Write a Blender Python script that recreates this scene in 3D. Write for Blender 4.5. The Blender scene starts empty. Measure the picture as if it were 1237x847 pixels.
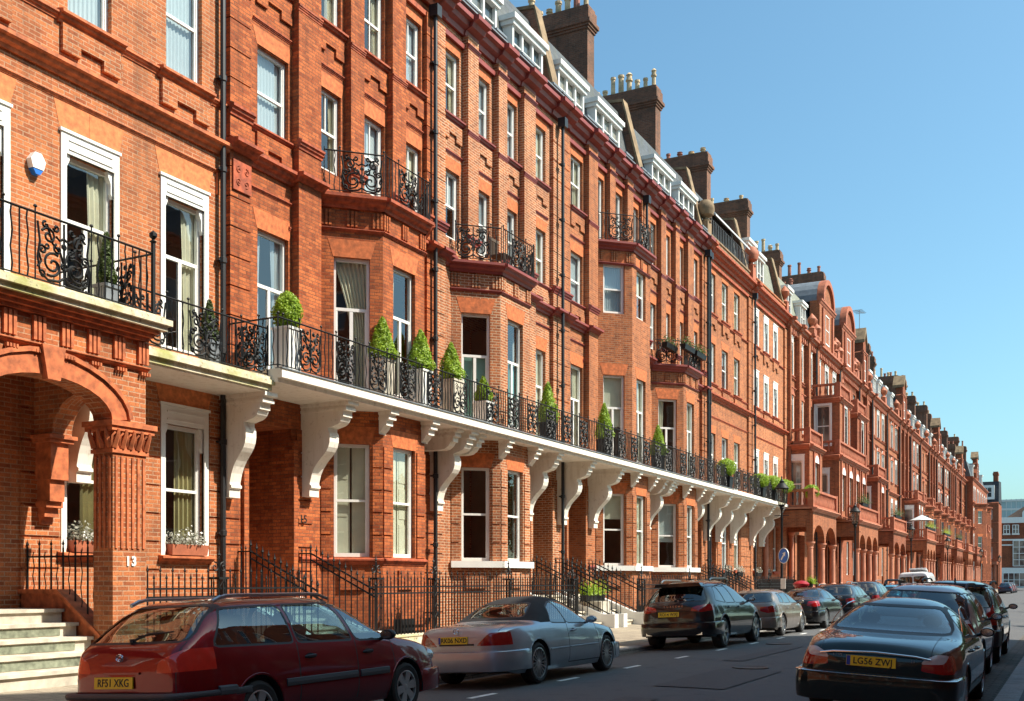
import bpy, bmesh, math, random
from mathutils import Vector, Matrix
R=math.radians
random.seed(7)
S=bpy.context.scene
COL=S.collection
# ------------------------------------------------------------------ materials
def newmat(name):
    m=bpy.data.materials.new(name); m.use_nodes=True
    nt=m.node_tree; b=nt.nodes['Principled BSDF']
    return m,nt,b
def N(nt,t,**kw):
    n=nt.nodes.new(t)
    for k,v in kw.items(): setattr(n,k,v)
    return n
def mixc(nt,fac,a,b,mode='MIX'):
    n=nt.nodes.new('ShaderNodeMix'); n.data_type='RGBA'; n.blend_type=mode
    for s,v in ((n.inputs[0],fac),(n.inputs[6],a),(n.inputs[7],b)):
        if hasattr(v,'is_output'): nt.links.new(v,s)
        elif isinstance(v,(int,float)): s.default_value=v
        else: s.default_value=(*v,1)
    return n.outputs[2]
def ramp(nt,src,p0,p1,v0=0,v1=1):
    n=nt.nodes.new('ShaderNodeMapRange'); nt.links.new(src,n.inputs[0])
    n.inputs[1].default_value=p0; n.inputs[2].default_value=p1; n.inputs[3].default_value=v0; n.inputs[4].default_value=v1
    return n.outputs[0]
def noise(nt,vec,scale,detail=3,rough=.55):
    n=nt.nodes.new('ShaderNodeTexNoise'); n.inputs['Scale'].default_value=scale; n.inputs['Detail'].default_value=detail; n.inputs['Roughness'].default_value=rough
    nt.links.new(vec,n.inputs['Vector']); return n.outputs['Fac']
def bump(nt,b,src,strength=.3,dist=.01):
    n=nt.nodes.new('ShaderNodeBump'); n.inputs['Strength'].default_value=strength; n.inputs['Distance'].default_value=dist
    nt.links.new(src,n.inputs['Height']); nt.links.new(n.outputs[0],b.inputs['Normal'])
def plain(name,col,rough=.5,metal=0,var=.12,scale=3,spec=None,bumps=0):
    m,nt,b=newmat(name)
    b.inputs['Roughness'].default_value=rough; b.inputs['Metallic'].default_value=metal
    if spec is not None: b.inputs['Specular IOR Level'].default_value=spec
    if var>0:
        g=N(nt,'ShaderNodeNewGeometry')
        f=noise(nt,g.outputs['Position'],scale,4)
        c=mixc(nt,ramp(nt,f,.3,.7),[x*(1-var) for x in col],[min(1,x*(1+var)) for x in col])
        nt.links.new(c,b.inputs['Base Color'])
        if bumps: bump(nt,b,noise(nt,g.outputs['Position'],scale*12,3),bumps,.01)
    else: b.inputs['Base Color'].default_value=(*col,1)
    return m
def brick(name,c1,c2,mortar,ms=.007,stain=(.12,.06,.04),stainamt=.35,bw=.225,bh=.075,rough=.85):
    m,nt,b=newmat(name)
    uv=N(nt,'ShaderNodeUVMap'); 
    t=N(nt,'ShaderNodeTexBrick'); nt.links.new(uv.outputs[0],t.inputs['Vector'])
    t.inputs['Scale'].default_value=1; t.inputs['Brick Width'].default_value=bw; t.inputs['Row Height'].default_value=bh
    t.inputs['Mortar Size'].default_value=ms; t.inputs['Mortar Smooth'].default_value=.3; t.inputs['Bias'].default_value=0
    t.inputs['Color1'].default_value=(*c1,1); t.inputs['Color2'].default_value=(*c2,1); t.inputs['Mortar'].default_value=(*mortar,1)
    g=N(nt,'ShaderNodeNewGeometry')
    n1=noise(nt,g.outputs['Position'],.55,5,.6); n2=noise(nt,g.outputs['Position'],5,4,.6); n3=noise(nt,g.outputs['Position'],34,2,.6)
    c=mixc(nt,ramp(nt,n1,.42,.72,0,stainamt),t.outputs['Color'],stain)
    c=mixc(nt,ramp(nt,n2,.35,.75,0,.34),c,[min(1,x*1.35) for x in c1])
    c=mixc(nt,ramp(nt,n3,.50,.70,0,.5),c,[x*.45 for x in c2])
    # vertical rain streaks
    mp=N(nt,'ShaderNodeMapping'); mp.inputs['Scale'].default_value=(2.2,2.2,.16); nt.links.new(g.outputs['Position'],mp.inputs['Vector'])
    n4=noise(nt,mp.outputs[0],2.0,4,.6)
    c=mixc(nt,ramp(nt,n4,.48,.76,0,.55),c,[x*.9 for x in stain])
    nt.links.new(c,b.inputs['Base Color']); b.inputs['Roughness'].default_value=rough
    b.inputs['Specular IOR Level'].default_value=.25
    inv=N(nt,'ShaderNodeMath',operation='SUBTRACT'); inv.inputs[0].default_value=1; nt.links.new(t.outputs['Fac'],inv.inputs[1])
    bump(nt,b,inv.outputs[0],.45,.008)
    return m
def glass(name,tint,ior=1.9,rough=.0,dirt=0):
    m=bpy.data.materials.new(name); m.use_nodes=True; nt=m.node_tree; nt.nodes.clear()
    o=N(nt,'ShaderNodeOutputMaterial'); mx=N(nt,'ShaderNodeMixShader'); tr=N(nt,'ShaderNodeBsdfTransparent'); gl=N(nt,'ShaderNodeBsdfGlossy')
    tr.inputs[0].default_value=(*tint,1); gl.inputs['Roughness'].default_value=rough; gl.inputs[0].default_value=(1,1,1,1)
    geo=N(nt,'ShaderNodeNewGeometry'); dt=N(nt,'ShaderNodeVectorMath',operation='DOT_PRODUCT'); nt.links.new(geo.outputs['Normal'],dt.inputs[0]); nt.links.new(geo.outputs['Incoming'],dt.inputs[1])
    ab=N(nt,'ShaderNodeMath',operation='ABSOLUTE'); nt.links.new(dt.outputs['Value'],ab.inputs[0]); om=N(nt,'ShaderNodeMath',operation='SUBTRACT'); om.inputs[0].default_value=1; nt.links.new(ab.outputs[0],om.inputs[1])
    pw=N(nt,'ShaderNodeMath',operation='POWER'); nt.links.new(om.outputs[0],pw.inputs[0]); pw.inputs[1].default_value=4.0
    F0=((ior-1)/(ior+1))**2
    fr=N(nt,'ShaderNodeMath',operation='MULTIPLY_ADD'); nt.links.new(pw.outputs[0],fr.inputs[0]); fr.inputs[1].default_value=1-F0; fr.inputs[2].default_value=F0
    g=N(nt,'ShaderNodeNewGeometry'); f=noise(nt,g.outputs['Position'],.9,2)
    bp=N(nt,'ShaderNodeBump'); bp.inputs['Strength'].default_value=.25; bp.inputs['Distance'].default_value=.012; nt.links.new(f,bp.inputs['Height'])
    nt.links.new(bp.outputs[0],gl.inputs['Normal'])
    nt.links.new(fr.outputs[0],mx.inputs[0]); nt.links.new(tr.outputs[0],mx.inputs[1]); nt.links.new(gl.outputs[0],mx.inputs[2])
    nt.links.new(mx.outputs[0],o.inputs[0]); return m
def paint(name,col,metal=0.0,rough=.28,coat=1.0):
    m,nt,b=newmat(name)
    g=N(nt,'ShaderNodeNewGeometry')
    f=noise(nt,g.outputs['Position'],2.5,4)
    c=mixc(nt,ramp(nt,f,.3,.75),[x*.9 for x in col],[min(1,x*1.12) for x in col])
    # road dust towards the sills is a film on the panels
    tc=N(nt,'ShaderNodeTexCoord'); sp=N(nt,'ShaderNodeSeparateXYZ'); nt.links.new(tc.outputs['Object'],sp.inputs[0])
    d=ramp(nt,sp.outputs[2],.5,.15,0,.18)
    c=mixc(nt,d,c,(.09,.08,.07))
    nt.links.new(c,b.inputs['Base Color'])
    b.inputs['Metallic'].default_value=metal; b.inputs['Roughness'].default_value=rough+.08; b.inputs['Specular IOR Level'].default_value=.1
    b.inputs['Coat Weight'].default_value=coat; b.inputs['Coat Roughness'].default_value=.03
    return m
MAT={}
MAT['brickA']=brick('brick_orange',(.56,.18,.060),(.25,.06,.022),(.46,.31,.20),ms=.010,stain=(.16,.075,.04),stainamt=.55)
MAT['brickB']=brick('brick_red_orange',(.55,.15,.045),(.22,.042,.014),(.15,.07,.04),ms=.010,stain=(.12,.04,.02),stainamt=.55)
MAT['brickC']=brick('brick_mixed',(.52,.17,.062),(.21,.055,.022),(.56,.42,.28),ms=.013,stain=(.15,.06,.032),stainamt=.55)
MAT['brickD']=brick('brick_brown_orange',(.50,.155,.052),(.21,.052,.02),(.36,.23,.14),ms=.011,stain=(.12,.05,.028),stainamt=.55)
MAT['brickF']=brick('brick_terracotta',(.46,.14,.055),(.23,.06,.026),(.28,.17,.10),ms=.011,stain=(.10,.045,.03),stainamt=.55)
MAT['brickG']=brick('brick_far_red',(.40,.11,.045),(.20,.048,.022),(.18,.095,.06),ms=.011,stain=(.08,.038,.025),stainamt=.6)
MAT['slateD']=brick('dark_roof_slate',(.04,.045,.055),(.025,.03,.038),(.015,.015,.02),ms=.008,bw=.3,bh=.2,stain=(.05,.05,.04),rough=.6)
MAT['soot']=brick('brick_soot',(.26,.105,.06),(.13,.06,.04),(.20,.14,.10),ms=.011,stain=(.05,.04,.03),stainamt=.8)
MAT['coping']=plain('weathered_coping',(.22,.15,.085),.9,var=.4,scale=3)
MAT['arch']=plain('rubbed_brick',(.50,.13,.036),.8,var=.35,scale=9,bumps=.2)
MAT['archA']=plain('rubbed_brick_pale',(.56,.175,.055),.8,var=.32,scale=9,bumps=.2)
MAT['trimB']=plain('terracotta_moulding',(.34,.068,.024),.75,var=.5,scale=7,bumps=.25)
MAT['trimA']=plain('terracotta_orange',(.46,.125,.042),.75,var=.45,scale=7,bumps=.25)
MAT['maroon']=plain('painted_maroon_moulding',(.24,.045,.035),.5,var=.2,scale=4)
MAT['terra']=plain('far_terracotta',(.37,.11,.052),.7,var=.3,scale=3)
MAT['white']=plain('white_paint',(.78,.77,.73),.4,var=.05,scale=3)
def stucco():
    m,nt,b=newmat('cream_stucco'); g=N(nt,'ShaderNodeNewGeometry'); mp=N(nt,'ShaderNodeMapping'); mp.inputs['Scale'].default_value=(5,5,.7); nt.links.new(g.outputs['Position'],mp.inputs['Vector'])
    f=noise(nt,mp.outputs[0],1.3,5,.65); f2=noise(nt,g.outputs['Position'],7,4,.7)
    c=mixc(nt,ramp(nt,f,.50,.80,0,.7),(.80,.75,.66),(.52,.44,.33)); c=mixc(nt,ramp(nt,f2,.58,.72,0,.5),c,(.36,.30,.22))
    nt.links.new(c,b.inputs['Base Color']); b.inputs['Roughness'].default_value=.75; bump(nt,b,f2,.25,.01); return m
MAT['stucco']=stucco()
MAT['terraL']=plain('pale_terracotta_columns',(.52,.20,.115),.6,var=.22,scale=2)
MAT['lead']=plain('lead_grey',(.16,.18,.20),.5,var=.2)
MAT['iron']=plain('black_iron',(.008,.009,.010),.55,var=.2,spec=.3)
MAT['pipe']=plain('black_pipe',(.015,.016,.018),.45,var=.2)
MAT['slate']=brick('roof_slate',(.10,.11,.125),(.06,.07,.08),(.03,.03,.035),ms=.008,bw=.3,bh=.2,stain=(.12,.12,.08),rough=.6)
MAT['slateG']=brick('roof_slate_pale',(.26,.27,.22),(.2,.21,.18),(.10,.10,.09),ms=.01,bw=.3,bh=.2,stain=(.2,.2,.12),rough=.7)
MAT['pot']=plain('chimney_pot_buff',(.50,.38,.23),.8,var=.35,scale=3)
MAT['potred']=plain('chimney_pot_red',(.32,.12,.08),.8,var=.3,scale=3)
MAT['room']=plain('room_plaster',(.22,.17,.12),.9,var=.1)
MAT['dark']=plain('dark_void',(.012,.011,.010),.9,var=0)
MAT['curt']=plain('cream_curtain',(.72,.66,.50),.9,var=.08)
MAT['curt2']=plain('olive_curtain',(.36,.30,.14),.9,var=.1)
MAT['curt3']=plain('white_net',(.50,.54,.56),.9,var=.04)
MAT['blind']=plain('grey_blind',(.50,.53,.50),.8,var=.05)
MAT['glass']=glass('window_glass',(.80,.86,.86),2.05)
MAT['door']=plain('dark_door',(.02,.02,.03),.25,var=.1)
MAT['doorwood']=plain('varnished_door',(.30,.13,.04),.4,var=.2)
MAT['stone']=plain('step_stone',(.52,.47,.38),.85,var=.3,scale=4,bumps=.2)
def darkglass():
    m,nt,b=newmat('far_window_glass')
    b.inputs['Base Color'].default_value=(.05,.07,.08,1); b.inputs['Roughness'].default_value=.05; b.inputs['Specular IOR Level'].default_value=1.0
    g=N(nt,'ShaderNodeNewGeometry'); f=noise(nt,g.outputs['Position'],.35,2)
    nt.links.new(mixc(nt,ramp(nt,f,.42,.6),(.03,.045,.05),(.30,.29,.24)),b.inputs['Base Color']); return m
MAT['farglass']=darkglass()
def oldstone():
    m,nt,b=newmat('mossy_slab')
    g=N(nt,'ShaderNodeNewGeometry'); f=noise(nt,g.outputs['Position'],3.5,6,.7); f2=noise(nt,g.outputs['Position'],1.1,4,.6)
    c=mixc(nt,ramp(nt,f,.35,.65),(.50,.43,.28),(.74,.68,.52)); c=mixc(nt,ramp(nt,f2,.5,.66,0,.8),c,(.33,.34,.08)); 
    f3=noise(nt,g.outputs['Position'],9,4,.7); c=mixc(nt,ramp(nt,f3,.58,.68,0,.8),c,(.10,.08,.05))
    nt.links.new(c,b.inputs['Base Color']); b.inputs['Roughness'].default_value=.9; bump(nt,b,f,.5,.03); return m
MAT['moss']=oldstone()
def leaf(name,a,bb,c3):
    m,nt,b=newmat(name)
    g=N(nt,'ShaderNodeNewGeometry'); f=noise(nt,g.outputs['Position'],7,3); 
    c=mixc(nt,ramp(nt,f,.3,.7),a,bb)
    f2=noise(nt,g.outputs['Position'],45,2); c=mixc(nt,ramp(nt,f2,.4,.7,0,.7),c,c3)
    nt.links.new(c,b.inputs['Base Color']); b.inputs['Roughness'].default_value=.55
    b.inputs['Subsurface Weight'].default_value=0
    tl=N(nt,'ShaderNodeBsdfTranslucent'); nt.links.new(c,tl.inputs[0]); mx=N(nt,'ShaderNodeMixShader'); mx.inputs[0].default_value=.35
    out=nt.nodes['Material Output']; nt.links.new(b.outputs[0],mx.inputs[1]); nt.links.new(tl.outputs[0],mx.inputs[2]); nt.links.new(mx.outputs[0],out.inputs[0])
    return m
MAT['leaf']=leaf('box_leaves',(.15,.27,.012),(.28,.42,.02),(.46,.60,.05))
MAT['leafd']=leaf('dark_leaves',(.035,.07,.015),(.07,.12,.02),(.14,.17,.05))
MAT['leafg']=leaf('grey_leaves',(.20,.22,.15),(.3,.31,.24),(.5,.48,.45))
MAT['red_flower']=plain('red_petals',(.45,.02,.02),.6,var=.2)
MAT['bark']=plain('bark',(.09,.06,.04),.9,var=.2)
# ------------------------------------------------------------------ frames and mesh builder
class Fr:
    def __init__(s,ox,oy,tx,ty,nx,ny): s.o=(ox,oy); s.t=(tx,ty); s.n=(nx,ny)
    def p(s,u,d,z): return (s.o[0]+u*s.t[0]+d*s.n[0], s.o[1]+u*s.t[1]+d*s.n[1], z)
IDF=Fr(0,0,1,0,0,1)   # u->x, d->y
class M:
    def __init__(s): s.v=[];s.f=[];s.mi=[];s.sm=[]
    def quad(s,pts,mi=0,sm=False):
        b=len(s.v); s.v+=[tuple(p) for p in pts]; s.f.append(tuple(range(b,b+len(pts)))); s.mi.append(mi); s.sm.append(sm)
    def box(s,F,u0,u1,d0,d1,z0,z1,mi=0):
        b=len(s.v)
        for z in (z0,z1):
            for (u,d) in ((u0,d0),(u1,d0),(u1,d1),(u0,d1)): s.v.append(F.p(u,d,z))
        for q in ((0,3,2,1),(4,5,6,7),(0,1,5,4),(1,2,6,5),(2,3,7,6),(3,0,4,7)):
            s.f.append(tuple(b+i for i in q)); s.mi.append(mi); s.sm.append(False)
    def hull(s,A,B,mi=0,sm=False,cap=True):
        """two matching loops of 3D points -> prism"""
        b=len(s.v); n=len(A); s.v+=[tuple(p) for p in A]+[tuple(p) for p in B]
        for i in range(n):
            j=(i+1)%n; s.f.append((b+i,b+j,b+n+j,b+n+i)); s.mi.append(mi); s.sm.append(sm)
        if cap:
            s.f.append(tuple(b+i for i in range(n))[::-1]); s.mi.append(mi); s.sm.append(False)
            s.f.append(tuple(b+n+i for i in range(n))); s.mi.append(mi); s.sm.append(False)
    def pr_u(s,F,pts,u0,u1,mi=0,sm=False):   # pts (d,z) extruded along u
        s.hull([F.p(u0,d,z) for d,z in pts],[F.p(u1,d,z) for d,z in pts],mi,sm)
    def pr_d(s,F,pts,d0,d1,mi=0,sm=False):   # pts (u,z)
        s.hull([F.p(u,d0,z) for u,z in pts],[F.p(u,d1,z) for u,z in pts],mi,sm)
    def pr_z(s,F,pts,z0,z1,mi=0,sm=False):   # pts (u,d)
        s.hull([F.p(u,d,z0) for u,d in pts],[F.p(u,d,z1) for u,d in pts],mi,sm)
    def tube(s,pts,r,n=5,mi=0,sm=True,cap=True,closed=False):
        pts=[Vector(p) for p in pts]; m=len(pts); b=len(s.v); up=None
        rr=r if isinstance(r,(list,tuple)) else [r]*m
        for i,p in enumerate(pts):
            if closed: t=pts[(i+1)%m]-pts[i-1]
            else: t=pts[min(i+1,m-1)]-pts[max(i-1,0)]
            if t.length<1e-9: t=Vector((0,0,1))
            t.normalize()
            if up is None: up=Vector((0,0,1)) if abs(t.z)<.9 else Vector((1,0,0))
            a=up-t*up.dot(t)
            if a.length<1e-4: a=Vector((.3,1,.2))-t*Vector((.3,1,.2)).dot(t)
            a.normalize(); c=t.cross(a); up=a
            for k in range(n):
                an=2*math.pi*k/n; s.v.append(tuple(p+rr[i]*(a*math.cos(an)+c*math.sin(an))))
        for i in range(m if closed else m-1):
            i2=(i+1)%m
            for k in range(n):
                k2=(k+1)%n; s.f.append((b+i*n+k,b+i*n+k2,b+i2*n+k2,b+i2*n+k)); s.mi.append(mi); s.sm.append(sm)
        if cap and not closed:
            s.f.append(tuple(b+k for k in range(n))[::-1]); s.mi.append(mi); s.sm.append(False)
            s.f.append(tuple(b+(m-1)*n+k for k in range(n))); s.mi.append(mi); s.sm.append(False)
    def lathe(s,c,prof,n=12,mi=0,sm=True,axis='z',mat=None,cap=True):
        b=len(s.v); 
        for r,h in prof:
            for k in range(n):
                a=2*math.pi*k/n
                if axis=='z': p=(c[0]+r*math.cos(a),c[1]+r*math.sin(a),c[2]+h)
                elif axis=='y': p=(c[0]+r*math.cos(a),c[1]+h,c[2]+r*math.sin(a))
                else: p=(c[0]+h,c[1]+r*math.cos(a),c[2]+r*math.sin(a))
                s.v.append(p)
        for i in range(len(prof)-1):
            for k in range(n):
                k2=(k+1)%n; s.f.append((b+i*n+k,b+i*n+k2,b+(i+1)*n+k2,b+(i+1)*n+k)); s.mi.append(mi if mat is None else mat[i]); s.sm.append(sm)
        if cap and prof[0][0]>1e-6: s.f.append(tuple(b+k for k in range(n))[::-1]); s.mi.append(mi if mat is None else mat[0]); s.sm.append(False)
        if cap and prof[-1][0]>1e-6: s.f.append(tuple(b+(len(prof)-1)*n+k for k in range(n))); s.mi.append(mi if mat is None else mat[-1]); s.sm.append(False)
    def xform(s,fn,start=0):
        for i in range(start,len(s.v)): s.v[i]=tuple(fn(Vector(s.v[i])))
    def build(s,name,mats,parent=None,label=None,angle=35,recalc=True,uv=True):
        me=bpy.data.meshes.new(name)
        o=(0,0,0)
        if parent is not None: o=parent.get('_o',(0,0,0))
        me.from_pydata([(x-o[0],y-o[1],z-o[2]) for x,y,z in s.v],[],s.f)
        mats=mats if isinstance(mats,(list,tuple)) else [mats]
        for m in mats: me.materials.append(MAT[m] if isinstance(m,str) else m)
        me.polygons.foreach_set('material_index',s.mi); me.polygons.foreach_set('use_smooth',s.sm)
        if recalc:
            bm=bmesh.new(); bm.from_mesh(me); bmesh.ops.remove_doubles(bm,verts=bm.verts,dist=.00005) if any(s.sm) else None
            bmesh.ops.recalc_face_normals(bm,faces=bm.faces); bm.to_mesh(me); bm.free()
        if any(s.sm): me.set_sharp_from_angle(angle=R(angle))
        if uv: autouv(me,o)
        ob=bpy.data.objects.new(name,me); COL.objects.link(ob)
        if parent is not None: ob.parent=parent; ob['_o']=o
        if label: ob['label']=label
        return ob
def autouv(me,o=(0,0,0)):
    l=me.uv_layers.new(name='UVMap').data
    vs=me.vertices
    for p in me.polygons:
        n=p.normal
        if abs(n.z)>.75:
            for li in p.loop_indices:
                c=vs[me.loops[li].vertex_index].co; l[li].uv=(c.x+o[0],c.y+o[1])
        else:
            h=math.hypot(n.x,n.y) or 1; tx,ty=-n.y/h,n.x/h
            if ty<-1e-3 or (abs(ty)<1e-3 and tx<0): tx,ty=-tx,-ty
            for li in p.loop_indices:
                c=vs[me.loops[li].vertex_index].co; l[li].uv=((c.x+o[0])*tx+(c.y+o[1])*ty,c.z+o[2])
def thing(name,label,cat,loc=(0,0,0),group=None,rot=None):
    o=bpy.data.objects.new(name,None); COL.objects.link(o); o.location=loc; o.empty_display_size=.3
    o['label']=label; o['category']=cat; o['_o']=tuple(loc)
    if group: o['group']=group
    if rot: o.rotation_euler=rot
    return o
def local(t):  # parts of this thing are modelled in its own local space
    t['_o']=(0,0,0); return t
def tag(o,label=None,cat=None,group=None,kind=None):
    if label: o['label']=label
    if cat: o['category']=cat
    if group: o['group']=group
    if kind: o['kind']=kind
    return o
def copy_tree(o,parent=None):
    c=o.copy(); COL.objects.link(c)
    if parent is not None: c.parent=parent
    for ch in list(o.children): copy_tree(ch,c)
    return c
def text_mesh(txt,size,depth,mat,name,parent,mtx,bold=0.0,spacing=1.0):
    cu=bpy.data.curves.new(name,'FONT'); cu.body=txt; cu.size=size; cu.extrude=depth; cu.align_x='CENTER'; cu.align_y='CENTER'; cu.offset=bold; cu.space_character=spacing
    ob=bpy.data.objects.new(name,cu); COL.objects.link(ob)
    dg=bpy.context.evaluated_depsgraph_get(); me=bpy.data.meshes.new_from_object(ob.evaluated_get(dg))
    bpy.data.objects.remove(ob); me.name=name; me.transform(mtx)
    me.materials.clear(); me.materials.append(MAT[mat] if isinstance(mat,str) else mat)
    o2=bpy.data.objects.new(name,me); COL.objects.link(o2)
    if parent is not None: o2.parent=parent
    return o2
# ------------------------------------------------------------------ generic architectural pieces
def wall(m,F,u0,u1,z0,z1,openings,th=.3,mi=0,d=0):
    zs=sorted(set([z0,z1]+[z for o in openings for z in (o[2],o[3]) if z0<z<z1]))
    for a,b in zip(zs,zs[1:]):
        zc=(a+b)/2; cuts=sorted([(max(o[0],u0),min(o[1],u1)) for o in openings if o[2]<zc<o[3]])
        x=u0
        for c0,c1 in cuts:
            if c0>x+1e-4: m.box(F,x,c0,d-th,d,a,b,mi)
            x=max(x,c1)
        if x<u1-1e-4: m.box(F,x,u1,d-th,d,a,b,mi)
def mould(m,F,u0,u1,z0,z1,pr,mi=0,base=0):
    """stepped string course with a sloping top and hollow underside"""
    h=z1-z0
    pts=[(base-.02,z0),(base+pr*.22,z0),(base+pr*.3,z0+h*.22),(base+pr*.62,z0+h*.34),(base+pr*.72,z0+h*.55),(base+pr,z0+h*.62),(base+pr,z0+h*.84),(base+pr*.2,z1),(base-.02,z1)]
    m.pr_u(F,pts,u0,u1,mi)
def rustic(m,F,u0,u1,z0,z1,step=.46,gap=.03,pr=.035,mi=0):
    n=max(1,round((z1-z0)/step)); s=(z1-z0)/n
    for i in range(n): m.box(F,u0,u1,-.01,pr,z0+i*s,z0+(i+1)*s-gap,mi)
def apron(m,F,uc,w,z1,mi=0,pr=.055):
    """stepped brick apron below a sill"""
    h=.46
    a=[(-w/2-.06,z1),(-w/2-.06,z1-h*.62),(-w*.18,z1-h*.62),(-w*.18,z1-h),(w*.18+.0,z1-h),(w*.18,z1-h*.62)]
    # inverted-U shaped raised panel: two drops left and right, raised middle
    m.box(F,uc-w/2-.06,uc-w*.22,-.01,pr,z1-h,z1,mi)
    m.box(F,uc+w*.22,uc+w/2+.06,-.01,pr,z1-h,z1,mi)
    m.box(F,uc-w*.22,uc+w*.22,-.01,pr,z1-h*.62,z1,mi)
def flat_arch(m,F,uc,w,z0,h=.38,mi=0):
    m.pr_d(F,[(uc-w/2-.02,z0),(uc+w/2+.02,z0),(uc+w/2+.14,z0+h),(uc-w/2-.14,z0+h)],-.02,.006,mi)
def sash(m,F,uc,w,z0,z1,style='sash',dep=-.10,fw=.06,mi=0):
    u0,u1=uc-w/2,uc+w/2
    for a,b in ((u0,u0+fw),(u1-fw,u1)): m.box(F,a,b,dep-.09,dep,z0,z1,mi)
    m.box(F,u0+fw,u1-fw,dep-.09,dep,z1-fw*1.2,z1,mi); m.box(F,u0+fw,u1-fw,dep-.09,dep-.002,z0,z0+fw*1.5,mi)
    zm=(z0+z1)/2; b=.032
    if style=='french':
        zm=z0+(z1-z0)*.62; m.box(F,u0+fw,u1-fw,dep-.07,dep-.012,zm-.035,zm+.035,mi); m.box(F,uc-.04,uc+.04,dep-.07,dep-.016,z0,zm-.035,mi)
        m.box(F,u0+fw,u0+fw+.04,dep-.07,dep-.016,z0,zm-.035,mi);m.box(F,u1-fw-.04,u1-fw,dep-.07,dep-.016,z0,zm-.035,mi)
    else:
        m.box(F,u0+fw,u1-fw,dep-.07,dep-.012,zm-.028,zm+.028,mi)
        for q in (u0+fw,u1-fw-.03): m.box(F,q,q+.03,dep-.06,dep-.016,z0+fw,z1-fw,mi)
        if style in('bars','cross'): m.box(F,uc-.014,uc+.014,dep-.06,dep-.02,zm+.028,z1-fw,mi)
        if style=='cross': m.box(F,uc-.014,uc+.014,dep-.06,dep-.02,z0+fw,zm-.028,mi)
        if style=='grid':
            for k in (1,2): m.box(F,u0+w*k/3-.012,u0+w*k/3+.012,dep-.06,dep-.02,z0+fw,z1-fw,mi)
            for k in (1,2,4,5): zz=z0+(z1-z0)*k/6; m.box(F,u0+fw,u1-fw,dep-.06,dep-.022,zz-.012,zz+.012,mi)
def drape(m,F,u0,u1,z0,z1,d,amp=.03,n=9,gather=0,mi=0):
    """hanging pleated cloth between u0 and u1"""
    k=n*4; rows=6
    b=len(m.v); ph=random.random()*6
    for r in range(rows+1):
        z=z1+(z0-z1)*r/rows; t=r/rows
        for i in range(k+1):
            s=i/k; u=u0+(u1-u0)*s
            if gather: u=u0+(u-u0)*(1-gather*math.sin(min(1,t*1.5)*math.pi/2)*.6)
            m.v.append(F.p(u,d+amp*math.sin(s*n*2*math.pi+ph+t*.6)*(.6+.4*t),z))
    for r in range(rows):
        for i in range(k):
            a=b+r*(k+1)+i; m.f.append((a,a+1,a+k+2,a+k+1)); m.mi.append(mi); m.sm.append(True)
CURT=['curt','curt2','curt3','blind']
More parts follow.
